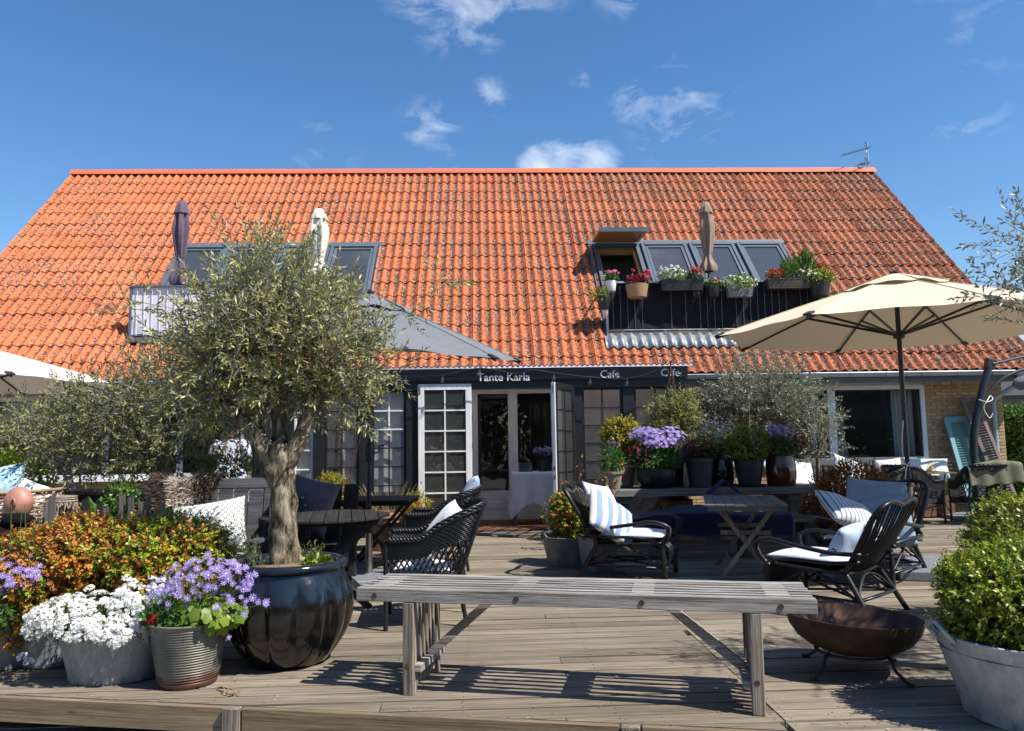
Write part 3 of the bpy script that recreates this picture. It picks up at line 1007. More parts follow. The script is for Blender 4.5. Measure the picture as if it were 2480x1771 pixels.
# glazed pot: black glaze, bluish sky reflection painted in towards the top
GLAZE, nt, bs, out = newmat('black_glaze_sky_tint')
v = coords(nt, (1, 1, 1), False)
z = sep(nt, v)[2]
n = noise(nt, v, 9, 8, 0.75)
e = mth(nt, 'ADD', z, mth(nt, 'MULTIPLY', mth(nt, 'SUBTRACT', n, 0.5), 0.14))
setcol(nt, bs, ramp(nt, e, [(0.385, (0.006, 0.0055, 0.005)), (0.40, (0.009, 0.014, 0.022))]))
n9 = noise(nt, coords(nt, (1, 1, 1)), 18, 5, 0.7)
nt.links.new(ramp(nt, n9, [(0.35, 0.10), (0.7, 0.30)]), bs.inputs['Roughness'])
bs.inputs['Coat Weight'].default_value = 0.2
bs.inputs['Coat Roughness'].default_value = 0.04
bump(nt, bs, noise(nt, coords(nt, (1, 1, 1)), 5, 4), 0.12, 0.02)

# ribbed bucket: bare metal with rust creeping from the foot
RIBMETAL, nt, bs, out = newmat('dull_ribbed_metal')
v = coords(nt, (1, 1, 1), False)
z = sep(nt, v)[2]
n = noise(nt, v, 6, 7, 0.68)
base = ramp(nt, n, [(0.3, (0.105, 0.10, 0.075)), (0.7, (0.215, 0.205, 0.165))])
rf = mth(nt, 'ADD', mth(nt, 'MULTIPLY', z, -9.0), mth(nt, 'MULTIPLY', n, 1.9))
col = mix(nt, ramp(nt, rf, [(0.30, 0.0), (0.55, 0.9)]), base, (0.085, 0.03, 0.016))
n5 = noise(nt, coords(nt, (14, 14, 3), False), 1.0, 4)
col = mix(nt, ramp(nt, n5, [(0.70, 0.0), (0.76, 0.8)]), col, (0.10, 0.032, 0.014))
setcol(nt, bs, col)
bs.inputs['Roughness'].default_value = 0.5
bs.inputs['Metallic'].default_value = 0.35

# clay roof sheets with lichen
TILE, nt, bs, out = newmat('orange_roof_tile')
tc = nd(nt, 'ShaderNodeTexCoord')
geo = nd(nt, 'ShaderNodeNewGeometry')
oi = nd(nt, 'ShaderNodeObjectInfo')
pos = geo.outputs['Position']
px = sep(nt, pos)[0]
n1 = noise(nt, pos, 1.4, 6, 0.65)
base = ramp(nt, n1, [(0.3, (0.47, 0.124, 0.043)), (0.55, (0.54, 0.152, 0.056)), (0.75, (0.58, 0.185, 0.076))])
base = mix(nt, 1.0, base, mth(nt, 'ADD', 0.90, mth(nt, 'MULTIPLY', oi.outputs['Random'], 0.14)), 'MULTIPLY')
# weathering gets heavier towards the right-hand end of the roof
wx = mth(nt, 'MINIMUM', mth(nt, 'MAXIMUM', mth(nt, 'MULTIPLY', mth(nt, 'ADD', px, 6.0), 0.06), 0.0), 1.0)
nw = noise(nt, pos, 5.0, 6, 0.7)
base = mix(nt, mth(nt, 'MULTIPLY', mth(nt, 'MULTIPLY', wx, nw), 0.75), base, (0.29, 0.105, 0.05))
lv = coords(nt, (1, 1, 1), False)
mpl = nd(nt, 'ShaderNodeMapping')
mpl.inputs['Scale'].default_value = (1.5, 1, 1)
nt.links.new(pos, mpl.inputs['Vector'])
ln = noise(nt, mpl.outputs[0], 22, 7, 0.75, 0.3)
big = noise(nt, pos, 0.8, 3, 0.6)
oz = sep(nt, tc.outputs['Object'])
wave = mth(nt, 'COSINE', mth(nt, 'MULTIPLY', oz[0], 2 * math.pi / 0.17))     # trough = -1
low = mth(nt, 'MULTIPLY', mth(nt, 'SUBTRACT', 0.5, mth(nt, 'MULTIPLY', wave, 0.5)), 0.10)
thr = mth(nt, 'ADD', mth(nt, 'ADD', mth(nt, 'ADD', ln, low), mth(nt, 'MULTIPLY', mth(nt, 'SUBTRACT', big, 0.5), 0.16)), mth(nt, 'SUBTRACT', mth(nt, 'MULTIPLY', wx, 0.06), 0.013))
base = mix(nt, ramp(nt, thr, [(0.552, 0.0), (0.60, 0.92)]), base, (0.036, 0.024, 0.019))
wn2 = noise(nt, pos, 30, 4, 0.7)
thw = mth(nt, 'ADD', mth(nt, 'ADD', wn2, mth(nt, 'MULTIPLY', mth(nt, 'SUBTRACT', big, 0.5), 0.2)), low)
base = mix(nt, ramp(nt, thw, [(0.672, 0.0), (0.72, 0.8)]), base, (0.55, 0.47, 0.40))
setcol(nt, bs, base)
bs.inputs['Roughness'].default_value = 0.8
bs.inputs['Specular IOR Level'].default_value = 0.3
bump(nt, bs, mth(nt, 'ADD', n1, ln), 0.3, 0.006)

RIDGE = pm('ridge_capping', (0.62, 0.135, 0.06), (0.56, 0.12, 0.05), 0.5, 3, bmp=0.03)
BRICK = pm('yellow_brick', (0.56, 0.395, 0.205), (0.39, 0.27, 0.14), 0.9, 14, bmp=0.4, objvar=0.32)
BRICKSTUFF = BRICK
MORTAR = pm('mortar', (0.33, 0.30, 0.25), (0.24, 0.215, 0.18), 0.95, 20, bmp=0.3)
TURQ = pm('flaking_turquoise', (0.135, 0.36, 0.40), (0.20, 0.34, 0.34), 0.7, 12, (1, 1, 0.4), 0.25)
BROWNSHUT = pm('weathered_brown', (0.20, 0.145, 0.125), (0.11, 0.08, 0.07), 0.8, 14, (1, 1, 0.3), 0.3)
CLADDING = pm('grey_cladding', (0.20, 0.215, 0.215), (0.155, 0.165, 0.165), 0.7, 6, (6, 6, 0.5), 0.15)
SHEDROOF = pm('dark_roof_sheet', (0.035, 0.036, 0.04), (0.025, 0.026, 0.03), 0.7, 8, bmp=0.2)

# ================================================================== SETTING
YW = 12.90            # main brick wall, front face
YP = 11.00            # black porch, front face
gz = -0.20            # ground level (deck top is 0)
ground = MB().bbox(-150, 150, -150, 150, gz - 0.3, gz).build('ground', PAVING)
tag(ground, kind='structure')

# ---- timber deck
deck = thing('deck', 'weathered timber terrace of long grey-brown boards', 'deck')
deck['kind'] = 'structure'
EDGE_A, EDGE_B = Vector((-2.6, 4.36)), Vector((1.23, 3.545))
_es = (EDGE_B.y - EDGE_A.y) / (EDGE_B.x - EDGE_A.x)


def edge_y(x):
    return EDGE_A.y + (x - EDGE_A.x) * _es


def clip_edge(poly, off=0.0):
    out = []
    n = len(poly)
    for i in range(n):
        p, q = poly[i], poly[(i + 1) % n]
        dp, dq = p[1] - edge_y(p[0]) - off, q[1] - edge_y(q[0]) - off
        if dp >= 0:
            out.append(p)
        if dp * dq < 0:
            t = dp / (dp - dq)
            out.append((p[0] + (q[0] - p[0]) * t, p[1] + (q[1] - p[1]) * t))
    return out


PITCH = 0.145
rows = int((YW - 1.6) / PITCH)
n_board = 0
rest = MB()
rr = random.Random(11)
XL, XR = -10.0, 9.8
for i in range(rows):
    y1 = YW - i * PITCH
    y0 = y1 - PITCH + 0.013
    cuts = [XL]
    for jx in ((-4.6, -0.53) if i % 2 else (-2.6, 0.44)):
        if rr.random() < 0.75:
            cuts.append(jx + rr.choice((0, 0, 0, 0.9, -0.9)))
    cuts.append(1.37)
    cuts += [5.2 + rr.choice((0, 0.6))]
    cuts.append(XR)
    cuts = sorted(cuts)
    for a, b in zip(cuts[:-1], cuts[1:]):
        if b - a < 0.15:
            continue
        if y1 > 8.0 and a > 5.0 and False:
            continue
        poly = clip_edge([(a + 0.003, y0), (b - 0.003, y0), (b - 0.003, y1), (a + 0.003, y1)])
        if len(poly) < 3:
            continue
        z = rr.uniform(-0.004, 0.003)
        cx, cy = (a + b) / 2, (y0 + y1) / 2
        # only what the picture can show near the viewer is a board of its own
        seen = abs(cx) < 0.95 * y1 + 2.2 and n_board < 300
        if seen:
            mb = MB().prism([(p[0] - cx, p[1] - cy) for p in poly], -0.030, 0)
            o = mb.build('deck_board', DECK, deck)
            o.location = (cx, cy, z)
            o.rotation_euler = (rr.uniform(-.006, .006), 0, 0)
            n_board += 1
        else:
            rest.prism(poly, -0.030 + z, z)
if rest.v:
    rest.build('deck_boards', DECK, deck, kind='stuff')
# nail heads along the joint and over the joists
nails = MB()
for i in range(rows):
    y1 = YW - i * PITCH
    if y1 > 7.5:
        continue
    for xx in (1.335, 1.405, -0.12, 0.62, 2.1, -1.4):
        for yy in (y1 - 0.035, y1 - 0.105):
            if yy > edge_y(xx) + 0.03:
                nails.lathe([(0.0045, 0.0035), (0.0, 0.0036)], 6, (xx + rr.uniform(-.006, .006), yy, 0))
nails.build('nail_heads', RUST, deck, kind='stuff')
# boarding that closes the front edge, with short posts between the boards
rot_e = math.atan(_es)
ex = Vector((math.cos(rot_e), math.sin(rot_e), 0))
nrm = Vector((ex.y, -ex.x, 0))


def edge_pt(x):
    return Vector((x, edge_y(x), 0))


stops = [-5.2, -1.27, 0.66, 2.6, 5.0]
for a, b in zip(stops[:-1], stops[1:]):
    p, q = edge_pt(a + 0.05), edge_pt(b - 0.05)
    L = (q - p).length
    o = MB().box((0, 0, 0), (L, 0.032, 0.125)).build('rim_board', RIM, deck, bevel=0.003)
    o.location = (p + q) / 2 + nrm * 0.017 + Vector((0, 0, -0.066))
    o.rotation_euler = (0, 0, rot_e)
for xx in stops[1:-1]:
    o = MB().box((0, 0, 0), (0.085, 0.05, 0.165)).build('rim_post', OAKZ, deck, bevel=0.003)
    o.location = edge_pt(xx) + nrm * 0.03 + Vector((0, 0, -0.084))
    o.rotation_euler = (0, 0, rot_e)
under = MB()
under.prism([(-10, 13), (-10, edge_y(-10) + 0.35), (9.8, edge_y(9.8) + 0.35), (9.8, 13)], gz, -0.045)
under.build('deck_frame', SOFAWOOD, deck)

# ================================================================== HOUSE
house = thing('cafe_building', 'long yellow brick house with steep orange tiled roof and black glazed porch', 'building', (0, YW, 0))
HO = Vector((0, YW, 0))


def hp(mb, name, mat, parent=house, **kw):
    o = mb.build(name, mat, parent, **kw)
    if parent is house:
        o.location = -HO
    return o


SL = R(45.8)
YE, ZE = 12.40, 2.37
TV, NV = Vector((0, math.cos(SL), math.sin(SL))), Vector((0, -math.sin(SL), math.cos(SL)))
WAVE, COURSE = 0.17, 0.45
XE = 9.35
S_R = 7.33


def rp(x, s, n=0.0):
    return Vector((x, YE, ZE)) + TV * s + NV * n


HOLES = [(2.26, 6.10, 0.9, 4.05), (-5.98, -2.10, 0.9, 4.05)]
# snap the holes to the waves of the sheets
HOLES = [(-XE + round((a + XE) / WAVE) * WAVE, -XE + round((b + XE) / WAVE) * WAVE, c, d) for a, b, c, d in HOLES]

roof = MB()
xs = sorted({-XE, XE} | {h[0] for h in HOLES} | {h[1] for h in HOLES})
for a, b in zip(xs[:-1], xs[1:]):
    hole = next((h for h in HOLES if abs(h[0] - a) < 1e-3), None)
    for s0, s1 in (((0.02, hole[2]), (hole[3], S_R)) if hole else ((0.02, S_R),)):
        q = [rp(a, s0, -.03), rp(b, s0, -.03), rp(b, s1, -.03), rp(a, s1, -.03), rp(a, s0, -.13), rp(b, s0, -.13), rp(b, s1, -.13), rp(a, s1, -.13)]
        roof.add(q, [(0, 1, 2, 3), (7, 6, 5, 4), (0, 4, 5, 1), (1, 5, 6, 2), (2, 6, 7, 3), (3, 7, 4, 0)])
roof_o = hp(roof, 'roof', FASCIA_GREY)
ridge_y = YE + S_R * math.cos(SL)
ridge_z = ZE + S_R * math.sin(SL)
back = MB()
q = [Vector((x, ridge_y + d * math.cos(SL), ridge_z - d * math.sin(SL) + n)) for n in (0.02, -0.1) for d in (0, S_R) for x in (-XE, XE)]
back.add(q, [(0, 1, 3, 2), (4, 6, 7, 5), (0, 2, 6, 4), (1, 5, 7, 3), (2, 3, 7, 6), (0, 4, 5, 1)])
hp(back, 'rear_roof', TILE)

# roof sheets: six waves wide, one course high, every one its own piece
_sheet = {}


def sheet(nw, length):
    key = (nw, round(length, 3))
    if key in _sheet:
        return _sheet[key]
    per = 8
    m = nw * per
    vs, fs = [], []
    ss = (0.0, length * 0.5, length + 0.02)
    for s in ss:
        lift = 0.019 * (1 - s / COURSE) + 0.002
        for i in range(m + 1):
            x = i / per * WAVE
            c = math.cos(2 * math.pi * x / WAVE)
            zz = 0.027 * c + 0.004 * c * c
            e = 0.006 * min(1, max(0, 1 - i / 3)) if nw > 3 else 0
            vs.append((min(max(x, 0.005), nw * WAVE - 0.005), s - (0.006 * c if s == 0 else 0), zz + lift + e))
    low = len(vs)
    for i in range(m + 1):
        x, y, z = vs[i]
        vs.append((x, y + 0.003, z - 0.014))
    for j in range(2):
        for i in range(m):
            a = j * (m + 1) + i
            fs.append((a, a + 1, a + m + 2, a + m + 1))
    for i in range(m):
        fs.append((low + i, low + i + 1, i + 1, i))
    # side edges
    for side in (0, m):
        a, b = side, (m + 1) + side
        k = len(vs)
        vs.append((vs[a][0], vs[a][1], vs[a][2] - 0.02))
        vs.append((vs[b][0], vs[b][1], vs[b][2] - 0.02))
        fs.append((a, b, k + 1, k) if side == 0 else (b, a, k, k + 1))
    me = bpy.data.meshes.new('roof_sheet')
    me.from_pydata(vs, [], fs)
    me.materials.append(TILE)
    sm = [True] * len(fs)
    me.polygons.foreach_set('use_smooth', sm)
    me.set_sharp_from_angle(angle=R(50))
    _sheet[key] = me
    return me


pieces = []
ncourse = 17
for c in range(ncourse):
    s0 = c * COURSE
    length = min(COURSE, S_R - s0 + 0.06)
    if length < 0.08:
        continue
    # intervals along x that are not cut away (in waves)
    spans = [(0, 110)]
    for a, b, h0, h1 in HOLES:
        if s0 + 0.05 > h0 and s0 + COURSE - 0.05 < h1:
            wa, wb = round((a + XE) / WAVE), round((b + XE) / WAVE)
            spans = [t for p, q in spans for t in ((p, min(q, wa)), (max(p, wb), q)) if t[1] > t[0]]
    for p, q in spans:
        w = p
        while w < q:
            nx = min(q, (w // 6 + 1) * 6)
            pieces.append((w, nx - w, s0, length))
            w = nx
pieces.sort(key=lambda t: -t[1])
restm = MB()
for i, (w, nw, s0, length) in enumerate(pieces):
    x0 = -XE + w * WAVE
    p = rp(x0, s0, 0.0)
    me = sheet(nw, length)
    if i < 298:
        o = bpy.data.objects.new('roof_tile_sheet', me)
        COL.objects.link(o)
        o.parent = roof_o
        o.location = p + TV * random.uniform(-.009, .006) + NV * random.uniform(0, .004)
        o.rotation_euler = (SL + random.uniform(-.005, .003), random.uniform(-.002, .002), random.uniform(-.003, .003))
    else:
        Mx = Matrix.Translation(p) @ Matrix.Rotation(SL, 4, 'X')
        restm.add([Mx @ v.co for v in me.vertices], [tuple(f.vertices) for f in me.polygons])
if restm.v:
    restm.build('tile_sheets', TILE, roof_o, kind='stuff')
# ridge capping in lengths
x = -XE - 0.03
k = 0
while x < XE:
    L = min(1.15, XE + 0.03 - x)
    rc = MB()
    w = 0.15
    h = 0.003 * (k % 2)
    f = lambda xx, d, n: Vector((xx, ridge_y + d, ridge_z + n))
    prof = [(-0.155, -0.085), (-0.15, -0.060), (-0.045, 0.055), (0.0, 0.072), (0.045, 0.055), (0.15, -0.06)]
    vs = [f(xx, d, n + h) for xx in (x, x + L + 0.02) for d, n in prof]
    n_ = len(prof)
    rc.add(vs, [(i, i + 1, n_ + i + 1, n_ + i) for i in range(n_ - 1)])
    rc.build('ridge_cap', RIDGE, roof_o, solid=0.012)
    x += L
    k += 1

# ---- brick walls
GX0, GX1 = -8.95, 8.93


def wall_part(x0, x1, z0, z1, y=YW, t=0.25):
    return hp(MB().bbox(x0, x1, y + 0.012, y + t, z0, z1), 'wall', MORTAR)


BH, BL = 0.058, 0.195
brick_me = {}
for L in (BL, BL / 2, BL * 0.75):
    b = MB().box((0, 0, 0), (L - 0.011, 0.05, BH - 0.011))
    brick_me[round(L, 4)] = b.mesh('brick', BRICK)
bricks_rest = MB()
n_brick = 0


def lay(wall_o, x0, x1, z0, z1, zmin, y=YW):
    global n_brick
    r_ = random.Random(int(x0 * 100) + 5)
    k = 0
    z = z0 + BH / 2
    while z < z1:
        x = x0 + (0 if k % 2 == 0 else -BL / 2)
        while x < x1 - 0.02:
            a, b_ = max(x, x0), min(x + BL, x1)
            L = b_ - a
            if L > 0.03:
                c = ((a + b_) / 2, y + 0.025 + r_.uniform(-.002, .003), z)
                if z > zmin and n_brick < 298:
                    o = bpy.data.objects.new('brick', brick_me[round(BL, 4)])
                    COL.objects.link(o)
                    o.parent = wall_o
                    o.location = c
                    o.scale = ((L - 0.011) / (BL - 0.011), 1, 1)
                    n_brick += 1
                else:
                    bricks_rest.box(c, (L - 0.011, 0.05, BH - 0.011))
            x += BL
        z += BH
        k += 1


w_r = wall_part(7.56, GX1, gz, 2.40)
lay(w_r, 7.56, GX1, 0.0, 2.36, 0.62)
w_l = wall_part(GX0, -8.02, gz, 2.40)
lay(w_l, GX0 + 0.2, -8.02, 0.9, 2.2, 0.9)
bricks_rest.build('bricks', BRICK, w_r, kind='stuff')
for a, b in ((-8.02, -3.2), (2.95, 7.56)):                       # brick below the big windows
    w_ = wall_part(a, b, gz, 0.86)
    wm = MB()
    k = 0
    z = BH / 2
    while z < 0.84:
        x = a + (0 if k % 2 == 0 else -BL / 2)
        while x < b - 0.02:
            p, q = max(x, a), min(x + BL, b)
            if q - p > 0.03:
                wm.box(((p + q) / 2, YW + 0.025, z), (q - p - 0.011, 0.05, BH - 0.011))
            x += BL
        z += BH
        k += 1
    wm.build('bricks', BRICK, w_, kind='stuff')
hp(MB().bbox(GX0, GX0 + 0.25, YW + 0.26, 22, gz, 2.4).bbox(GX1 - 0.25, GX1, YW + 0.26, 22, gz, 2.4).bbox(GX0, GX1, 22, 22.25, gz, 2.4), 'wall', BRICK)
gb = MB()
for xx in (GX0 + 0.05, GX1 - 0.30):
    gb.add([(xx, YE + 0.5, 2.4), (xx, ridge_y, ridge_z - 0.15), (xx, 22.2, 2.4), (xx + .25, YE + 0.5, 2.4), (xx + .25, ridge_y, ridge_z - 0.15), (xx + .25, 22.2, 2.4)],
           [(0, 1, 2), (5, 4, 3), (0, 3, 4, 1), (1, 4, 5, 2), (2, 5, 3, 0)])
hp(gb, 'gable', BRICK)
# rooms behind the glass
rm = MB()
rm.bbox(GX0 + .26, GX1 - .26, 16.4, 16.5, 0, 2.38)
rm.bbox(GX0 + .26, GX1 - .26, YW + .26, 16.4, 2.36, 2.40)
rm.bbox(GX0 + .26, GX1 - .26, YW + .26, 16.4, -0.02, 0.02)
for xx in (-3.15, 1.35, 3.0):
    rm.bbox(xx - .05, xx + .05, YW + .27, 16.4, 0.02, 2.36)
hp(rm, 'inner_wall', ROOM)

# eaves: fascia board, soffit, gutter with brackets, downpipe
for a, b in ((-XE, -3.65), (2.99, XE)):
    hp(MB().bbox(a, b, YE + 0.06, YE + 0.09, 2.175, 2.36), 'fascia_board', FASCIA_GREY)
    hp(MB().bbox(a, b, YE + 0.09, YW + .2, 2.20, 2.225), 'soffit', SOFFIT)
    g = MB()
    yc, zc, r_ = YE + 0.0, 2.335, 0.062
    prof = [(yc + r_ * math.cos(t), zc + r_ * math.sin(t)) for t in [math.pi + i * math.pi / 10 for i in range(11)]]
    ga, gb_ = a, min(b, 8.97)
    vs = [(xx, y, z) for xx in (ga, gb_) for y, z in prof]
    g.add(vs, [(i, i + 1, 11 + i + 1, 11 + i) for i in range(10)])
    g.add([(gb_, y, z) for y, z in prof], [tuple(range(11))])
    g.tube([(ga, yc - r_, zc + 0.004), (gb_, yc - r_, zc + 0.004)], 0.008, 6)
    go = hp(g, 'gutter', GUTTER, solid=0.004)
    xx = (ga if a < 0 else 3.62)
    while xx < gb_:
        bk = MB().tube([(xx, yc + r_ * 1.06 * math.cos(t), zc + r_ * 1.06 * math.sin(t)) for t in [math.pi + i * math.pi / 8 for i in range(9)]] + [(xx, yc + r_, zc + .03)], 0.008, 5)
        bk.tube([(xx, yc - r_ * 1.06, zc), (xx, yc - r_ * 1.02, zc + 0.02), (xx, yc - r_ * .6, zc + 0.012)], 0.008, 5)
        bk.build('gutter_bracket', BRACKET, go)
        xx += 0.60
dp = MB().tube([(8.93, 12.42, 2.285), (8.94, 12.44, 2.15), (8.86, 12.62, 2.04), (8.72, 12.78, 1.92), (8.70, 12.82, 1.82), (8.70, 12.82, 0.02)], 0.042, 12)
dp.tube([(8.70, 12.82, 1.70), (8.70, 12.82, 1.62)], 0.048, 12)
dp.tube([(8.93, 12.42, 2.27), (8.935, 12.43, 2.20)], 0.05, 12)
hp(dp, 'downpipe', GUTTER, auto=True)


# ---- big plastic windows in the brick wall
def big_window(x0, x1, z0, z1, bars, curtains):
    y = YW - 0.01
    fr = MB()
    t = 0.075
    fr.bbox(x0, x1, y, y + .09, z1 - t, z1).bbox(x0, x1, y, y + .09, z0, z0 + t)
    fr.bbox(x0, x0 + t, y, y + .09, z0 + t, z1 - t).bbox(x1 - t, x1, y, y + .09, z0 + t, z1 - t)
    fr.bbox(x0 - .02, x1 + .02, y - .06, y - .001, z0 - .04, z0 - .004)
    w = hp(fr, 'window', WHITEPVC, bevel=0.004)
    xs_ = [x0 + t]
    for b, wd in bars:
        o = MB().bbox(b - wd / 2, b + wd / 2, y - 0.004, y + .086, z0 + t, z1 - t).build('mullion', WHITEPVC, w, bevel=0.004)
        xs_ += [b - wd / 2, b + wd / 2]
    xs_.append(x1 - t)
    for a, b in zip(xs_[::2], xs_[1::2]):
        gk = MB()
        s = 0.018
        gk.bbox(a, b, y + .03, y + .05, z1 - t - s, z1 - t).bbox(a, b, y + .03, y + .05, z0 + t, z0 + t + s)
        gk.bbox(a, a + s, y + .03, y + .05, z0 + t + s, z1 - t - s).bbox(b - s, b, y + .03, y + .05, z0 + t + s, z1 - t - s)
        gk.build('rubber_seal', BLACKPAINT, w)
        MB().add([(a + s, y + .045, z0 + t + s), (b - s, y + .045, z0 + t + s), (b - s, y + .045, z1 - t - s), (a + s, y + .045, z1 - t - s)], [(0, 1, 2, 3)]) if False else None
        g = MB()
        g.add([(a, y + .045, z0 + t), (b, y + .045, z0 + t), (b, y + .045, z1 - t), (a, y + .045, z1 - t)], [(0, 1, 2, 3)])
        g.build('pane', GLASS, w)
    for xa, xb, lean in curtains:
        c = MB()

        def cf(u, v, xa=xa, xb=xb, lean=lean):
            x = xa + (xb - xa) * u + lean * (1 - v) * (u if lean > 0 else 1 - u)
            return (x, YW + 0.22 + 0.028 * math.sin(u * 26 + v * 1.5), z0 - 0.02 + (z1 - z0) * v)
        c.grid(cf, 40, 10)
        hp(c, 'curtain', CURTAIN, smooth=True)
    # lintel strip between frame and soffit
    hp(MB().bbox(x0, x1, YW + .02, YW + .12, z1, 2.215), 'lintel', SOFFIT)
    return w


big_window(3.42, 7.56, 0.86, 2.165, [(5.60, 0.07), (5.93, 0.13)], [(5.98, 6.10, 0.22), (7.1, 7.48, 0.0), (5.66, 5.84, 0.05)])
big_window(-8.02, -3.75, 0.80, 2.165, [(-6.2, 0.10), (-5.0, 0.10)], [(-7.9, -7.7, 0.15), (-4.2, -3.85, 0.0)])
hp(MB().bbox(2.96, 3.42, YW, YW + .2, 0.86, 2.2), 'wall_panel', FASCIA_GREY)

# ---- black porch
porch = MB()
porch.bbox(-3.66, 2.93, YP - 0.14, YP - 0.10, 2.175, 2.345)          # sign board
hp(porch, 'sign_board', BLACKPAINT, bevel=0.004)
hp(MB().bbox(-3.62, 2.90, YP - 0.098, YP + 0.10, 2.06, 2.30).bbox(-3.64, 2.92, YP - 0.135, YP - 0.10, 2.165, 2.172), 'porch_beam', BLACKPAINT)
pr_ = MB()


def prf(u, v):
    x = -3.72 + 6.72 * u
    return (x, YP - 0.20 + 2.0 * v, 2.365 + 0.012 * math.cos(2 * math.pi * x / 0.076) + 0.10 * v)


pr_.grid(prf, 88 * 6, 1)
hp(pr_, 'porch_roof', PLASTIC, smooth=True, solid=0.004)
pe_ = MB()
pe_.grid(lambda u, v: tuple(Vector(prf(u, 0)) + Vector((0, -.004 - .010 * v, -.006 + .016 * v))), 88 * 6, 1)
hp(pe_, 'porch_roof_edge', MAUVE, smooth=True, solid=0.004)
rf_ = MB()
for k in range(8):
    rf_.bbox(-3.55 + k * .91, -3.50 + k * .91, YP + .1, YW, 2.26, 2.345)
hp(rf_, 'porch_rafters', BLACKPAINT, kind='stuff')
# posts between the windows
for x0, x1 in ((-3.62, -3.5), (-2.78, -2.68), (-2.405, -2.25), (-1.765, -1.59), (-1.10, -0.93), (1.29, 1.41), (2.0, 2.16), (2.79, 2.90)):
    o = MB().bbox(x0, x1, YP - 0.05, YP + 0.07, 0.0, 2.06).build('porch_post', BLACKPAINT, house, bevel=0.006)
    o.location = -HO
hp(MB().bbox(-0.93, -0.19, YP - 0.02, YP + 0.05, 0.0, 2.06), 'porch_panel', BLACKPAINT)
PANE_N = 0


def pane_window(x0, x1, z0, z1, cols, rws, parent, name, y=YP, up_white=0, frame_mat=BLACKPAINT, ft=0.03, white_frame=False, glass=OLDGLASS, reveal=True):
    """small-paned window: frame > panes and glazing bars"""
    fr = MB()
    fr.bbox(x0, x1, y - .02, y + .03, z1 - ft, z1).bbox(x0, x1, y - .02, y + .03, z0, z0 + ft)
    fr.bbox(x0, x0 + ft, y - .02, y + .03, z0 + ft, z1 - ft).bbox(x1 - ft, x1, y - .02, y + .03, z0 + ft, z1 - ft)
    w = fr.build(name, WHITEPAINT if white_frame else frame_mat, parent, bevel=0.003)
    if parent is house:
        w.location = -HO
    a0, a1, b0, b1 = x0 + ft, x1 - ft, z0 + ft, z1 - ft
    pw, ph = (a1 - a0) / cols, (b1 - b0) / rws
    bt = 0.020
    for i in range(1, cols):
        xx = a0 + i * pw
        zs = b1 - up_white * ph
        if up_white:
            MB().bbox(xx - bt / 2, xx + bt / 2, y - .012, y + .012, zs, b1).build('glazing_bar', WHITEPAINT, w)
        if up_white < rws:
            MB().bbox(xx - bt / 2, xx + bt / 2, y - .012, y + .012, b0, zs).build('glazing_bar', WHITEPAINT if white_frame else frame_mat, w)
    for j in range(1, rws):
        zz = b1 - j * ph
        MB().bbox(a0, a1, y - .014, y + .010, zz - bt / 2, zz + bt / 2).build('glazing_bar', WHITEPAINT if (j <= up_white or white_frame) else frame_mat, w)
    for i in range(cols):
        for j in range(rws):
            tl = random.uniform(-.004, .004)
            xa, xb = a0 + i * pw, a0 + (i + 1) * pw
            za, zb = b1 - (j + 1) * ph, b1 - j * ph
            p = MB()
            p.add([(xa, y + .002 + tl * .3, za), (xb, y + .002 - tl * .3, za), (xb, y + .002 - tl * .3, zb), (xa, y + .002 + tl * .3, zb)], [(0, 1, 2, 3)])
            p.build('pane', glass, w)
    return w


pane_window(-1.585, -1.105, 0.42, 2.06, 2, 6, house, 'porch_window', up_white=2)
pane_window(-2.245, -1.77, 0.42, 2.06, 2, 6, house, 'porch_window')
pane_window(-2.675, -2.41, 0.66, 2.06, 1, 5, house, 'porch_window', white_frame=True)
pane_window(-3.49, -2.79, 0.42, 2.06, 3, 6, house, 'porch_window')
pane_window(1.415, 1.995, 0.46, 2.055, 2, 6, house, 'porch_window')
pane_window(2.165, 2.785, 0.46, 2.055, 2, 6, house, 'porch_window')
for a, b, zz in ((-3.49, -2.79, .42), (-2.675, -2.41, .66), (-2.245, -1.77, .42), (-1.585, -1.105, .42), (1.415, 1.995, .46), (2.165, 2.785, .46)):
    hp(MB().bbox(a, b, YP - .03, YP + .04, 0.0, zz - 0.003), 'porch_panel', BLACKPAINT)
for a, b, z0_ in ((-1.60, -1.09, .62), (-2.02, -1.76, .55), (-2.68, -2.40, .9), (-3.45, -3.2, .6)):  # pale sheets added close behind the glass to lighten the panes
    rb_ = MB()
    rb_.grid(lambda u, v, a=a, b=b, z0_=z0_: (a + (b - a) * u, YP + .075 + .006 * math.sin(u * 14), z0_ + (2.06 - z0_) * v), 16, 2)
    hp(rb_, 'pane_brightener', PANE_BRIGHTENER, smooth=True)
# porch inside: floor, side wall and the pale back wall
hp(MB().bbox(-3.6, 2.88, YP + .07, YW - .02, 0.004, 0.03), 'porch_floor', HALLWOOD)
hp(MB().bbox(-3.55, -0.60, YP + 0.62, YP + 0.67, 0.03, 2.29), 'porch_inner_wall', ROOMLIGHT)
hp(MB().bbox(1.50, 2.86, YP + 1.0, YP + 1.05, 0.03, 2.29), 'porch_inner_wall', pm('porch_brown_wall', (0.46, 0.40, 0.36), (0.36, 0.31, 0.28), 0.8, 3, bmp=0.05))
hp(MB().bbox(-3.60, -3.56, YP + .08, YW, 0.03, 2.29).bbox(2.87, 2.90, YP + .08, YW, 0.03, 2.29), 'porch_side_wall', BLACKPAINT)
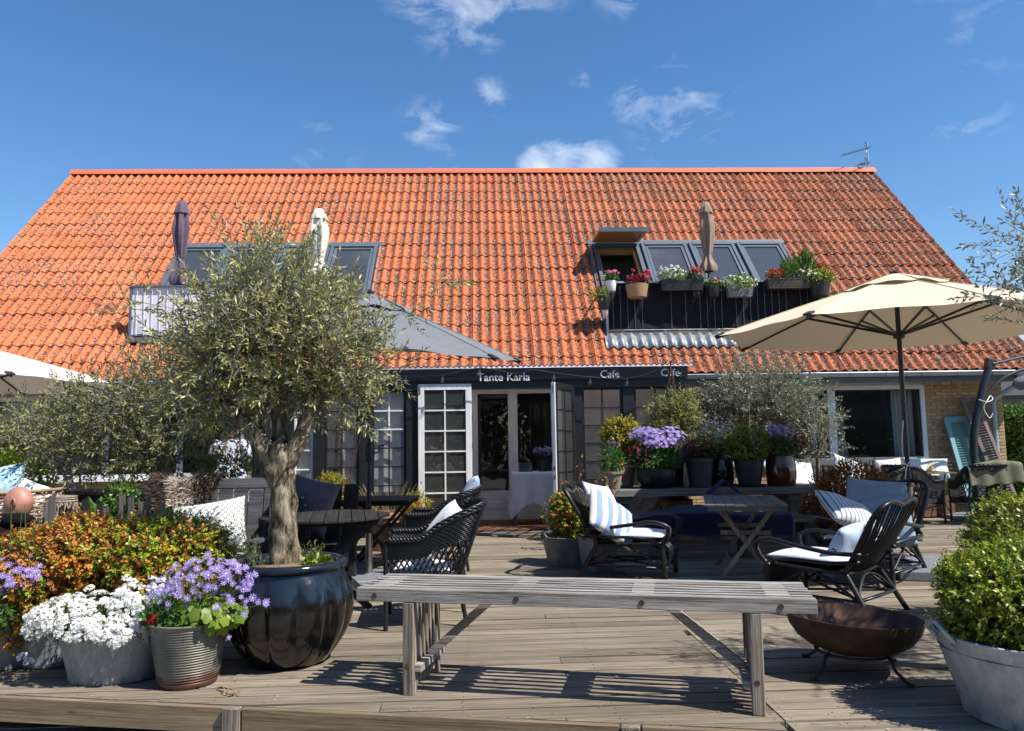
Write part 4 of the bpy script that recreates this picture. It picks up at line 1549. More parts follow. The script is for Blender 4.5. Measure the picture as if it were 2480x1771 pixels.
# entrance floor: reddish boards, pale step and a worn stone sill
for k in range(6):
    o = MB().box((0, 0, 0), (1.42, 0.128, 0.02)).build('floor_board', HALLWOOD, house)
    o.location = Vector((0.52, YP + 0.20 + k * 0.135, 0.045)) - HO
o = MB().box((0, 0, 0), (1.36, 0.17, 0.03)).build('door_sill', GREYWOOD, house, bevel=0.004)
o.location = Vector((0.54, YP + 0.02, 0.018)) - HO
o = MB().box((0, 0, 0), (1.02, 0.12, 0.024)).build('door_sill', RIM, house, bevel=0.004)
o.location = Vector((0.62, YP - 0.20, 0.014)) - HO

# inner white door screen at the back of the entrance
y = YW - 0.12
sc = MB()
sc.bbox(-0.20, 1.30, y, y + .06, 2.16, 2.295)
sc.bbox(-0.20, -0.10, y, y + .06, 0.03, 2.16).bbox(0.405, 0.56, y, y + .06, 0.03, 2.16).bbox(1.12, 1.30, y, y + .06, 0.03, 2.16)
sc.bbox(-0.10, 0.405, y, y + .06, 2.10, 2.16).bbox(0.56, 1.12, y, y + .06, 2.10, 2.16)
scr = hp(sc, 'door_screen', WHITEPAINT, bevel=0.004)
MB().bbox(-0.10, 0.405, y + .01, y + .05, 0.34, 0.50).build('door_panel', WHITEPAINT, scr, bevel=0.006)
MB().bbox(-0.10, 0.405, y - .002, y + .05, 0.195, 0.335).build('door_panel', WHITEPAINT, scr, bevel=0.006)
MB().bbox(-0.10, 0.405, y - .006, y + .05, 0.03, 0.19).build('door_panel', WHITEPAINT, scr, bevel=0.006)
MB().bbox(0.56, 1.12, y, y + .05, 0.03, 0.50).build('door_panel', WHITEPAINT, scr, bevel=0.006)
for a, b in ((-0.10, 0.405), (0.56, 1.12)):
    g = MB()
    g.add([(a, y + .03, 0.50), (b, y + .03, 0.50), (b, y + .03, 2.10), (a, y + .03, 2.10)], [(0, 1, 2, 3)])
    g.build('pane', GLASS, scr)
fj = MB().bbox(-0.10, -0.05, y + .02, y + .05, 0.50, 2.10).bbox(-0.10, 0.405, y + .02, y + .05, 2.03, 2.098)
fj.build('inner_frame', BLACKPAINT, scr)


# outer door leaves
def door_leaf(w, h, mat_front, mat_edge, white):
    """leaf in local coordinates: hinge at x=0, leaf along +x, standing on z=0"""
    st, tp, bt = 0.085, 0.085, 0.30
    fr = MB()
    fr.bbox(0, st, -.02, .02, 0, h).bbox(w - st, w, -.02, .02, 0, h)
    fr.bbox(st, w - st, -.02, .02, h - tp, h).bbox(st, w - st, -.02, .02, 0, bt)
    d = fr.build('door', mat_front, house, bevel=0.004)
    pw, ph = (w - 2 * st) / 2, (h - tp - bt) / 6
    b = 0.020
    MB().bbox(w / 2 - b / 2, w / 2 + b / 2, -.014, .014, bt, h - tp).build('glazing_bar', mat_front, d)
    for j in range(1, 6):
        MB().bbox(st, w - st, -.016, .012, h - tp - j * ph - b / 2, h - tp - j * ph + b / 2).build('glazing_bar', mat_front, d)
    for i in range(2):
        for j in range(6):
            xa, za = st + i * pw, h - tp - (j + 1) * ph
            p = MB()
            p.add([(xa, .004, za), (xa + pw, .004, za), (xa + pw, .004, za + ph), (xa, .004, za + ph)], [(0, 1, 2, 3)])
            p.build('pane', OLDGLASS, d)
    return d


dl = door_leaf(0.755, 2.12, WHITEPAINT, WHITEPAINT, True)
dl.location = Vector((-0.925, YP - 0.085, 0.012)) - HO
MB().lathe([(0.010, 0), (0.010, -.002), (0, -.0021)], 12).build('keyhole', BLACKPAINT, dl).matrix_local = Matrix.Translation((0.040, -0.021, 0.86)) @ Matrix.Rotation(R(90), 4, 'X')
MB().box((0, 0, 0), (0.011, 0.004, 0.034)).build('keyhole', BLACKPAINT, dl).location = (0.040, -0.021, 0.74)
hb = MB().bbox(-0.006, 0.035, -.028, -.021, 1.98, 2.09)
for zz in (2.0, 2.035, 2.07):
    hb.tube([(-.006, -.027, zz), (.035, -.027, zz)], 0.004, 6)
hb.build('bolt', STEEL, dl)
for zz in (1.62, 1.25, 0.6):
    MB().tube([(0.757, -.01, zz - .05), (0.757, -.01, zz + .05)], 0.008, 8).build('hinge', BLACKPAINT, dl)
dr = door_leaf(0.72, 2.08, BLACKPAINT, WHITEPAINT, False)
dr.location = Vector((1.285, YP - 0.06, 0.012)) - HO
dr.rotation_euler = (0, 0, R(180 + 62))
dr['label'] = 'black painted door leaf standing open at right angles with white edge'
e = MB().bbox(0.7205, 0.748, -.024, .024, 0.0, 2.08).build('door_edge', WHITEPAINT, dr, bevel=0.002)
MB().bbox(0.7485, 0.7505, -.008, .008, 0.90, 0.95).bbox(0.7485, 0.7505, -.008, .008, 0.78, 0.84).build('lock_plate', BLACKPAINT, dr)
MB().bbox(0.7485, 0.7505, -.010, .010, 1.94, 2.04).build('bolt', STEEL, dr)
for zz in (1.66, 1.1, 0.4):
    MB().tube([(-0.004, .022, zz - .06), (-0.004, .022, zz + .06)], 0.011, 8).build('hinge', BLACKPAINT, dr)

# lettering on the sign board
ty = YP - 0.145
for body, xx, zz, sz in (('Tante Karla', -0.085, 2.163, 0.158), ('Cafe', 1.665, 2.19, 0.150), ('Cafe', 2.535, 2.20, 0.150), ('Tante', -1.93, 2.15, 0.150)):
    text_mesh('lettering', body, sz, LETTER, house, Vector((xx, ty, zz)) - HO, (R(90), 0, 0), 0.003, 0.0011)

# ---- roof windows and the two roof balconies


def roof_window(x0, x1, s0, s1, open_=False):
    """metal-clad roof window lying in the roof slope; its frame is the part"""
    Mx = Matrix.Translation(rp(x0, s0) - HO) @ Matrix.Rotation(SL, 4, 'X')
    w, L = x1 - x0, s1 - s0
    fr = MB()
    t, z0_, z1_ = 0.065, -0.08, 0.075
    fr.bbox(0, t, 0, L, z0_, z1_).bbox(w - t, w, 0, L, z0_, z1_).bbox(t, w - t, L - .09, L, z0_, z1_ + .012).bbox(t, w - t, 0, .07, z0_, z1_ - .01)
    o = fr.build('roof_window', GREYFRAME, house, bevel=0.006)
    o.matrix_local = Mx
    sash = MB()
    a, b = t + .012, w - t - .012
    c, d_ = .082, L - .102
    q = 0.05
    sash.bbox(a, a + q, c, d_, .0, .055).bbox(b - q, b, c, d_, .0, .055).bbox(a + q, b - q, d_ - q, d_, .0, .055).bbox(a + q, b - q, c, c + q, .0, .055)
    sh = sash.build('sash', GREYFRAME, o, bevel=0.004)
    g = MB()
    g.add([(a + q, c + q, .03), (b - q, c + q, .03), (b - q, d_ - q, .03), (a + q, d_ - q, .03)], [(0, 1, 2, 3)])
    g.build('pane', SKYGLASS, o)
    return o


PINE = pm('window_pine', (0.40, 0.24, 0.10), (0.32, 0.18, 0.07), 0.5, 5, (0.5, 5, 5), 0.05)
for hx0, hx1, opened in ((HOLES[0][0], HOLES[0][1], True), (HOLES[1][0], HOLES[1][1], False)):
    wN = (hx1 - hx0) / 4
    for k in range(4):
        a, b = hx0 + k * wN + 0.03, hx0 + (k + 1) * wN - 0.03
        if opened and k == 0:
            Mx = Matrix.Translation(rp(a, 2.0) - HO) @ Matrix.Rotation(SL, 4, 'X')
            w, L = b - a, 1.98
            t = 0.065
            fr = MB().bbox(0, t, 0, L, -.08, .075).bbox(w - t, w, 0, L, -.08, .075).bbox(t, w - t, L - .09, L, -.08, .087).bbox(t, w - t, 0, .07, -.08, .065)
            o = fr.build('roof_window', GREYFRAME, house, bevel=0.006)
            o.matrix_local = Mx
            li = MB().bbox(t + .002, t + .05, .08, L - .1, -.12, .0).bbox(w - t - .05, w - t - .002, .08, L - .1, -.12, .0).bbox(t + .05, w - t - .05, L - .17, L - .1, -.12, .0)
            li.build('pine_lining', PINE, o)
            # the top-hung sash swung up and out
            sh = MB()
            sw, sL = w + 0.02, .92
            sh.bbox(-.01, .07, -sL, 0, -.03, .035).bbox(sw - .08, sw - .01, -sL, 0, -.03, .035).bbox(.07, sw - .08, -.09, 0, -.03, .035).bbox(.07, sw - .08, -sL, -sL + .09, -.03, .035)
            so = sh.build('open_sash', PINE, o, bevel=0.004)
            so.location = (0, L - .02, 0.12)
            so.rotation_euler = (R(-44), 0, 0)
            MB().bbox(.07, sw - .08, -sL + .09, -.09, -.008, .004).build('blind', PINE, so)
            MB().bbox(-.015, sw - .005, -sL - .03, -sL - .001, -.035, .05).build('outer_cladding', GREYFRAME, so)
        else:
            roof_window(a, b, 2.0, 3.98)
    # metal flashing strips between and round the windows
    fl = MB()
    for k in range(5):
        xx = hx0 + k * wN
        wd = 0.03 if 0 < k < 4 else 0.025
        x_a, x_b = (xx - wd, xx + wd) if 0 < k < 4 else ((xx - .06, xx + .02) if k == 0 else (xx - .02, xx + .06))
        q = [rp(x_a, 1.0, .012), rp(x_b, 1.0, .012), rp(x_b, 4.02, .012), rp(x_a, 4.02, .012)]
        fl.add([p for p in q], [(0, 1, 2, 3)])
    q = [rp(hx0 - .06, 3.985, .03), rp(hx1 + .06, 3.985, .03), rp(hx1 + .06, 4.10, .045), rp(hx0 - .06, 4.10, .045)]
    fl.add(q, [(0, 1, 2, 3)])
    hp(fl, 'window_flashing', GREYFRAME, solid=0.02)
    # balcony recess: floor, back boarding, cheeks
    yb, zb, yf = 13.80, 3.17, 13.16
    hp(MB().bbox(hx0 + .02, hx1 - .02, yf - .02, yb, zb - .06, zb), 'balcony_floor', GREYWOOD)
    bd = MB().bbox(hx0 + .02, hx1 - .02, yb, yb + .04, zb, rp(0, 2.0).z - .02)
    hp(bd, 'balcony_back', HALLWOOD)
    ck = MB()
    for xx in (hx0 + .012, hx1 - .012):
        p = [rp(xx, 0.95, -.02), rp(xx, 2.05, -.02), Vector((xx, yb, zb - .04)), Vector((xx, yf - .02, zb - .04))]
        ck.add(p, [(0, 1, 2, 3)])
    hp(ck, 'balcony_cheek', GREYFRAME, solid=0.02)
    hp(MB().bbox(hx0 + .1, hx1 - .1, 15.6, 15.65, zb, 5.3), 'attic_wall', ROOM)
    hp(MB().bbox(hx0 - .02, hx1 + .02, yf - .10, yf + .02, zb - .10, zb - .03), 'balcony_edge', GREYWOOD)
    fx = MB()

    def ff(u, v, hx0=hx0, hx1=hx1):
        x = hx0 - .12 + (hx1 - hx0 + .24) * u
        p = rp(x, 0.64 + 0.33 * v, 0.032 * math.cos(2 * math.pi * (x + XE) / WAVE) + 0.042 + 0.02 * v)
        return p
    fx.grid(ff, 200, 2)
    if opened:
        hp(fx, 'lead_apron', LEAD, smooth=True, solid=0.004)
    # railing
    yr = 13.15
    x0, x1 = hx0 - .06, hx1 - .14
    zt, zbm = 4.06, 3.20
    rail = MB().bbox(x0, x1, yr - .03, yr + .03, zt - .03, zt).tube([(x0, yr, zbm), (x1, yr, zbm)], 0.009, 6)
    for xx in (x0 + .02, x1 - .02):
        rail.bbox(xx - .018, xx + .018, yr - .018, yr + .018, zb - .06, zt - .03)
    for s in (x0 + .02, x1 - .02):
        rail.tube([(s, yr, zt - .016), (s, 14.28, zt - .016)], 0.016, 6)
    ro = hp(rail, 'balcony_railing', GUTTER if opened else GREYFRAME)
    bal = MB().tube([(0, 0, zbm), (0, 0, zt - .03)], 0.0058, 6).mesh('baluster', FASCIA_GREY if opened else WHITEPAINT)
    n = 30
    for k in range(1, n):
        xx = x0 + (x1 - x0) * k / n
        if random.random() < 0.3:
            continue
        inst('baluster', bal, ro, (xx, yr - 0.004, 0))
    cl = MB()
    amp = 0.008 if opened else 0.002

    def cf(u, v, x0=x0, x1=x1, sg=1):
        x = x0 + .01 + (x1 - x0 - .02) * u
        edge = 0.012 * math.sin(u * 37) * (1 - v) ** 3
        return (x, yr + 0.020 + amp * math.sin(u * 34 + 2.4 * math.sin(v * 4)) + 0.010 * math.sin(v * 9 + u * 60) * (1 - v) ** 2 - (0.02 * (1 - v) ** 4 * math.sin(u * 13)), zbm + 0.012 + edge + (zt - .035 - zbm) * v)
    cl.grid(cf, 120, 12)
    cl.build('screen_cloth', BLACKCLOTH if opened else LILACCLOTH, ro, smooth=True)
    if opened:
        zz = MB()
        for k in range(7):
            zz.box((x0 + .42 + k * 0.10, yr + .3, zb + .06), (0.09, .02, .2))
        zz.build('red_boards', HALLWOOD, ro)

# ================================================================== FURNITURE
# ---- slatted oak bench in the foreground
BANG = R(-14.5)
bench = thing('slatted_bench', 'long silver-grey oak bench with slatted seat and comb-like end panels, nearest piece of furniture', 'bench', (-0.69, 4.21, 0), BANG)
BL_, BD, BT, BHH = 2.31, 0.46, 0.54, 0.068
npc = 7
pit = BD / npc
for k in range(npc):
    w = 0.056 if k in (0, npc - 1) else 0.029
    yc = 0.029 if k == 0 else (BD - 0.029 if k == npc - 1 else pit * (k + .5))
    e0, e1 = random.uniform(-.004, .004), random.uniform(-.004, .004)
    hgt = BHH if k in (0, npc - 1) else 0.062
    mb = MB()
    n = 14
    prev = None
    # slightly worn, wavering timber
    sec = []
    for i in range(n + 1):
        x = e0 + (BL_ + e1 - e0) * i / n
        j = [random.uniform(-.0016, .0016) for _ in range(4)]
        kb = 1 if k in (0, npc - 1) else .45  # inner slats shaped with an undercut so the gaps stay dark
        sec.append([(x, yc - w / 2 * kb + j[0], BT - hgt + j[1]), (x, yc + w / 2 * kb + j[2], BT - hgt + j[1]), (x, yc + w / 2 + j[2], BT + j[3]), (x, yc - w / 2 + j[0], BT + j[3])])
    vs = [p for s in sec for p in s]
    fs = [(i * 4 + a, i * 4 + (a + 1) % 4, (i + 1) * 4 + (a + 1) % 4, (i + 1) * 4 + a) for i in range(n) for a in range(4)]
    fs += [(3, 2, 1, 0), (n * 4, n * 4 + 1, n * 4 + 2, n * 4 + 3)]
    mb.add(vs, fs)
    o = mb.build('front_rail' if k == 0 else 'rear_rail' if k == npc - 1 else 'slat', OAKX, bench, bevel=0.003)
for sx in (0.105, 0.87, 1.50, 2.15):
    for k in range(npc - 1):
        y0 = (0.058 if k == 0 else pit * (k + .5) + .0145) + .001
        y1 = (BD - 0.058 if k == npc - 2 else pit * (k + 1.5) - .0145) - .001
        MB().bbox(sx - .055, sx + .055, y0, y1, BT - .060, BT - .002 - random.uniform(0, .003)).build('spacer', OAKX, bench)
    MB().tube([(sx, -.0015, BT - .036), (sx, .012, BT - .036)], 0.0135, 12).build('bolt', RUST, bench)
for sx in (0.29, 2.03):
    for yc, nm in ((0.030, 'leg'), (BD - .03, 'leg')):
        MB().bbox(sx - .030, sx + .030, yc - .029, yc + .029, 0, BT - BHH - .0015).build(nm, OAKZ, bench, bevel=0.005)
        MB().tube([(sx - .004, yc - .0305, .15), (sx - .004, yc - .02, .15)], 0.013, 12).build('bolt', RUST, bench)
    for k in range(6):
        yc = 0.092 + k * (BD - 0.184) / 5
        MB().box((sx + random.uniform(-.002, .002), yc, (BT - .062 + .035) / 2), (0.044, 0.023, BT - .062 - .037), Matrix.Rotation(random.uniform(-.012, .012), 3, 'X')).build('end_slat', OAKZ, bench, bevel=0.003)
    MB().bbox(sx - .066 if sx > 1 else sx + .024, sx - .024 if sx > 1 else sx + .066, 0.02, BD - .02, .115, .155).build('stretcher', OAKX, bench, bevel=0.003)
MB().beam((0.335, .23, .155), (0.70, .23, .468), 0.045, 0.05, (0, 1, 0)).build('brace', OAKX, bench, bevel=0.003)
MB().beam((1.985, .23, .155), (1.60, .23, .468), 0.045, 0.05, (0, 1, 0)).build('brace', OAKX, bench, bevel=0.003)


# ---- woven armchairs
def lerp(a, b, t):
    return a + (b - a) * t


def make_wicker(label, loc, rz):
    t = thing('wicker_armchair', label, 'armchair', loc, rz, 'black woven armchairs')
    W2, D2 = 0.265, 0.25

    def base(u):          # u: 0 front left .. 1 front right, running round the back
        if u < 0.36:
            k = u / 0.36
            return Vector((-W2 - .005 * k, -D2 + 0.44 * k, 0))
        if u > 0.64:
            k = (1 - u) / 0.36
            return Vector((W2 + .005 * k, -D2 + 0.44 * k, 0))
        a = math.pi * (u - 0.36) / 0.28
        return Vector((-(W2 + .005) * math.cos(a), 0.19 + 0.085 * math.sin(a) ** 0.8 if 0 < a < math.pi else 0.19, 0))

    def ztop(u):
        k = min(u, 1 - u) / 0.5
        s = min(1, max(0, (k - 0.30) / 0.62))
        s = s * s * (3 - 2 * s)
        return 0.625 + 0.235 * s

    def S(u, v):          # surface of the woven shell
        b = base(u)
        zt = ztop(u)
        z = lerp(0.315, zt, v)
        h = max(0, z - 0.36)
        out = Vector((b.x, (b.y - (-0.02)), 0))
        k = min(u, 1 - u) / 0.5
        back = max(0, (k - 0.55) / 0.45)
        return Vector((b.x * (1 + 0.22 * h), b.y + h * 0.34 * min(1, back * 1.4) + h * 0.05, z))
    # rim: three strands twisted together
    rim = MB()
    N = 110
    for s in range(3):
        pts = []
        for i in range(N + 1):
            u = i / N
            p = S(u, 1.0)
            a = i * 0.95 + s * 2.094
            out = Vector((p.x, p.y, 0)).normalized()
            pts.append(p + (out * math.cos(a) + Vector((0, 0, 1)) * math.sin(a)) * 0.0115)
        rim.tube(pts, 0.0105, 5)
    rim.tube([S(i / 60, 0.955) + Vector((S(i / 60, 1).x, S(i / 60, 1).y, 0)).normalized() * .006 for i in range(61)], 0.013, 6)
    rim.build('rim', WICKER, t, True)
    lat = MB()
    nst = 30
    for sgn in (-1, 1):
        for k in range(-4, nst + 5):
            pts = []
            for j in range(6):
                v = 0.14 + 0.44 * j / 5
                u = (k + sgn * (j / 5 - .5) * 2.0) / nst
                if 0 <= u <= 1:
                    pts.append(S(u, v) + Vector((0, 0, 0)) + Vector((S(u, v).x, S(u, v).y, 0)).normalized() * (.0025 * sgn))
            if len(pts) > 1:
                lat.tube(pts, 0.0062, 4)
    lat.build('lattice', WICKER, t, True)
    wv = MB()
    for v0, v1, n in ((0.0, 0.15, 6), (0.57, 0.95, 13)):
        for j in range(n):
            v = lerp(v0, v1, j / (n - 1))
            pts = []
            for i in range(121):
                u = i / 120
                p = S(u, v)
                out = Vector((p.x, p.y, 0)).normalized()
                pts.append(p + out * 0.006 * math.sin(math.pi * i + 0.0) * (1 if j % 2 else -1) * (1 if i % 2 else 1) + out * .005 * (1 if (i + j) % 2 else -1))
            wv.tube(pts, 0.0068, 4)
    for i in range(41):
        u = i / 40
        wv.tube([S(u, .55), S(u, .75), S(u, .97)], 0.0045, 4)
        wv.tube([S(u, 0), S(u, .16)], 0.0045, 4)
    wv.build('weave', WICKER, t, True)
    st = MB()
    st.bbox(-W2 + .01, W2 - .01, -D2 + .005, .20, 0.33, 0.355)
    for k in range(5):
        st.tube([(-W2, -D2 - .004, .30 + k * .013), (W2, -D2 - .004, .30 + k * .013)], 0.0075, 4)
    st.build('seat', WICKER, t)
    for sx in (-1, 1):
        leg = MB().tube([(sx * (W2 + .004), -D2 - .003, 0), (sx * (W2 + .004), -D2 - .003, 0.62)], 0.0165, 8)
        leg.build('leg', WICKER, t, auto=True)
        leg = MB().tube([(sx * (W2 - .03), .315, 0), (sx * (W2 - .03), .265, 0.33), (sx * (W2 - .02), .34, 0.55), (sx * (W2 - .04), .43, .80)], 0.0155, 8)
        leg.build('leg', WICKER, t, auto=True)
    sb = MB()
    sb.tube([(-W2, -D2, .285), (W2, -D2, .285)], 0.012, 6).tube([(-W2 + .03, .27, .25), (W2 - .03, .27, .25)], 0.010, 6)
    for sx in (-1, 1):
        sb.tube([(sx * W2, -D2, .285), (sx * (W2 - .03), .27, .25)], 0.010, 6)
    sb.build('stretcher', WICKER, t)
    return t


wk = make_wicker('black woven armchair nearest the slatted bench, facing the round table, white cushion inside', (-0.47, 5.84, 0), R(-90 + 4))
dup(wk, (-0.50, 7.75, 0), R(-90 - 3), 'black woven armchair with light blue cushion against its back, behind the nearer woven chair', 'black woven armchairs')
dup(wk, (6.42, 11.35, 0), R(180 - 62), 'black woven armchair seen from behind at the far table, left of the blanket-covered chair', 'black woven armchairs')
dup(wk, (7.28, 11.25, 0), R(180 - 8), 'black woven armchair with an olive blanket thrown over its back', 'black woven armchairs')
dup(wk, (5.48, 10.85, 0), R(180 + 70), 'black woven armchair half hidden behind the bronze bush near the red-brown pot', 'black woven armchairs')


# ---- bent rattan armchairs
def bez(pts, n=24):
    """smooth curve through points (Catmull-Rom)"""
    P = [Vector(p) for p in pts]
    P = [P[0] * 2 - P[1]] + P + [P[-1] * 2 - P[-2]]
    out = []
    seg = len(P) - 3
    for s in range(seg):
        p0, p1, p2, p3 = P[s:s + 4]
        m = max(3, n // seg)
        for i in range(m):
            t = i / m
            out.append(0.5 * ((2 * p1) + (p2 - p0) * t + (2 * p0 - 5 * p1 + 4 * p2 - p3) * t * t + (-p0 + 3 * p1 - 3 * p2 + p3) * t ** 3))
    out.append(P[-2])
    return out


def make_rattan(label, loc, rz):
    t = thing('rattan_armchair', label, 'armchair', loc, rz, 'black rattan armchairs')
    sz = 0.36
    # backrest hoop with camel-back top
    hoop = bez([(-.235, .20, .33), (-.265, .30, .55), (-.285, .40, .78), (-.245, .455, .885), (-.13, .47, .905), (0, .465, .875), (.13, .47, .905), (.245, .455, .885), (.285, .40, .78), (.265, .30, .55), (.235, .20, .33)], 60)
    MB().tube(hoop, 0.019, 8).build('back_hoop', RATTAN, t, True)
    sp = MB()
    inner = [p for p in hoop if p.z > .6]
    n = 15
    top = [hoop[int(i)] for i in np.linspace(14, len(hoop) - 15, n)]
    for k in range(n):
        f = k / (n - 1) * 2 - 1
        b = Vector((f * 0.205, .20 + .02 * (1 - f * f), .335))
        tp = Vector((top[k].x, top[k].y, top[k].z))
        m = b.lerp(tp, .5) + Vector((0, .018, 0))
        sp.tube(bez([b, m, tp], 8), 0.0068, 5)
    sp.build('back_spindles', RATTAN, t, True)
    # seat with spindles running over the front edge
    se = MB()
    ring = bez([(-.24, .21, .335), (-.265, .0, .35), (-.27, -.20, .362), (-.235, -.275, .365), (0, -.285, .365), (.235, -.275, .365), (.27, -.20, .362), (.265, 0, .35), (.24, .21, .335)], 48)
    se.tube(ring, 0.016, 6).tube([(-.24, .21, .335), (.24, .21, .335)], 0.016, 6)
    se.build('seat_frame', RATTAN, t, True)
    sk = MB()
    for k in range(27):
        x = -.235 + .47 * k / 26
        sk.tube(bez([(x, .20, .335), (x, -.05, .352), (x, -.245, .368), (x * 1.02, -.322, .325), (x * 1.03, -.325, .22), (x * 1.03, -.30, .135)], 18), 0.0075, 5)
    sk.build('seat_spindles', RATTAN, t, True)
    MB().tube(bez([(-.265, -.30, .135), (0, -.318, .135), (.265, -.30, .135)], 12), 0.014, 6).build('front_rail', RATTAN, t, True)
    for sx in (-1, 1):
        # arm: from the hoop forwards, over and down to the front leg
        arm = bez([(sx * .262, .315, .50), (sx * .325, .16, .505), (sx * .345, -.06, .545), (sx * .335, -.22, .575), (sx * .315, -.33, .53), (sx * .295, -.325, .43), (sx * .275, -.285, .365)], 36)
        a = MB().tube(arm, 0.018, 8)
        o = a.build('armrest', RATTAN, t, True)
        wr = MB()
        for i in range(24, 34):
            p = arm[min(i, len(arm) - 1)]
            q = arm[min(i + 1, len(arm) - 1)]
            d = (q - p)
            for f in (0.0, .5):
                c = p + d * f
                wr.tube([c, c + d * .32], 0.0225, 8)
        wr.build('binding', RATTAN, o, True)
        lo = bez([(sx * .25, .30, .44), (sx * .335, .13, .425), (sx * .35, -.05, .43), (sx * .30, -.22, .40), (sx * .27, -.22, .362)], 24)
        MB().tube(lo, 0.015, 7).build('side_rail', RATTAN, t, True)
        fl = bez([(sx * .275, -.275, .37), (sx * .285, -.29, .22), (sx * .288, -.30, .0)], 10)
        MB().tube(fl, 0.0185, 8).build('leg', RATTAN, t, True)
        rl = bez([(sx * .24, .20, .35), (sx * .255, .27, .20), (sx * .275, .36, .0)], 10)
        MB().tube(rl, 0.0185, 8).build('leg', RATTAN, t, True)
        br = MB().tube(bez([(sx * .284, -.285, .15), (sx * .275, -.10, .29), (sx * .265, 0, .34), (sx * .265, .12, .28), (sx * .262, .27, .15)], 24), 0.012, 6)
        br.tube([(sx * .286, -.295, .14), (sx * .262, .285, .14)], 0.013, 6)
        br.build('side_brace', RATTAN, t, True)
    bb = MB().tube([(-.262, .30, .15), (.262, .30, .15)], 0.013, 6)
    bb.tube(bez([(-.255, .28, .17), (-.12, .25, .28), (0, .235, .315), (.12, .25, .28), (.255, .28, .17)], 20), 0.011, 6)
    bb.tube([(-.24, -.25, .15), (.24, .28, .15)], 0.010, 6).tube([(.24, -.25, .15), (-.24, .28, .15)], 0.010, 6)
    bb.build('stretcher', RATTAN, t, True)
    return t


rt = make_rattan('black rattan armchair holding a blue and white striped cushion, left of the grey folding table', (1.40, 7.50, 0), R(90 - 22))
rt2 = dup(rt, (2.64, 5.94, 0), R(90 + 130), 'black rattan armchair seen from behind, nearest the rusty fire bowl', 'black rattan armchairs')
rt3 = dup(rt, (3.52, 7.02, 0), R(90 - 140), 'black rattan armchair with tall blue-grey cushion, beside the steel parasol pole', 'black rattan armchairs')
for t_ in (rt, rt2, rt3):
    t_.scale = (1.14, 1.26, 0.96)
rt2.scale = (1.12, 1.22, 0.92)

# seat pads and cushions


def seat_pad(label, loc, rz, w, d, t, mat, tilt=0.0):
    o = cushion(label, loc, (R(90) + tilt, 0, rz), w, d, t, mat, 0.02, 'seat pad', 'seat_pad', seed=int(abs(loc[0]) * 100))
    return o


seat_pad('white seat pad on the rattan chair beside the zinc tubs', (1.44, 7.48, .405), R(90 - 22), .56, .62, .075, GREYSEAT)
seat_pad('white seat pad on the rattan chair nearest the fire bowl', (2.58, 6.00, .385), R(90 + 130), .56, .62, .085, GREYSEAT)
seat_pad('white seat pad under the tall blue-grey cushions', (3.44, 6.95, .40), R(90 - 140), .56, .60, .08, GREYSEAT)
seat_pad('white seat pad in the woven chair nearest the slatted bench', (-0.46, 5.83, .39), R(-90), .44, .44, .075, WHITECLOTH)
cushion('white cushion with faint pale blue print propped on the left rattan chair', (1.17, 7.60, .64), (R(-26), R(9), R(52)), .52, .52, .15, PALEPRINT, seed=3)
cushion('blue and white broad striped cushion on the left rattan chair', (1.20, 7.36, .56), (R(-34), R(32), R(28)), .60, .48, .16, BLUESTRIPE, seed=4)
cushion('grey ticking striped cushion lying on the rattan chairs at the right', (3.20, 6.72, .63), (R(-52), R(18), R(20)), .62, .40, .17, TICKING, seed=5)
cushion('plain blue-grey cushion at the top of the chair by the steel pole', (3.63, 7.14, .70), (R(-18), R(4), R(-46)), .54, .40, .12, BLUEGREY, seed=6)
cushion('finely striped pale blue cushion standing on the seat by the steel pole', (3.64, 6.93, .52), (R(-24), R(-12), R(-40)), .44, .50, .10, FINESTRIPE, seed=7)
cushion('small blue cushion behind the spindles of the nearest rattan chair', (2.74, 5.86, .49), (R(-26), R(5), R(220)), .40, .32, .14, PALEBLUE, seed=8)
cushion('white cushion with lace band leaning in the nearer woven chair', (-0.33, 5.80, .66), (R(-38), R(6), R(-80)), .50, .46, .13, WHITECLOTH, seed=9)
cushion('light blue printed cushion in the farther woven chair', (-0.15, 7.72, .82), (R(-30), R(0), R(-90)), .42, .34, .13, PALEBLUE, seed=10)


# ---- folding tables
def cross_legs(t, w, d, h, mat, spread=0.30, bar=0.034, leg='leg', swap=False):
    if swap:                                   # frames crossing in the plane of the slats' ends
        for sy in (-1, 1):
            y = sy * w
            MB().beam((-spread, y, 0.0), (spread, y, h), bar, 0.022, (0, 1, 0)).build(leg, mat, t, bevel=0.002)
            MB().beam((spread, y - sy * .026, 0.0), (-spread, y - sy * .026, h), bar, 0.022, (0, 1, 0)).build(leg, mat, t, bevel=0.002)
        for x, z in ((-spread * .62, h * .19), (spread * .62, h * .19)):
            MB().bbox(x - .012, x + .012, -w + .012, w - .012, z - .02, z + .02).build('cross_bar', mat, t, bevel=0.002)
        return
    for sx in (-1, 1):
        x = sx * w
        MB().beam((x, -spread, 0.0), (x, spread, h), bar, 0.020, (1, 0, 0)).build(leg, mat, t, bevel=0.002)
        MB().beam((x - sx * .024, spread, 0.0), (x - sx * .024, -spread, h), bar, 0.020, (1, 0, 0)).build(leg, mat, t, bevel=0.002)
    for y, z in ((-spread * .62, h * .19), (spread * .62, h * .19)):
        MB().bbox(-w + .012, w - .012, y - .012, y + .012, z - .02, z + .02).build('cross_bar', mat, t, bevel=0.002)


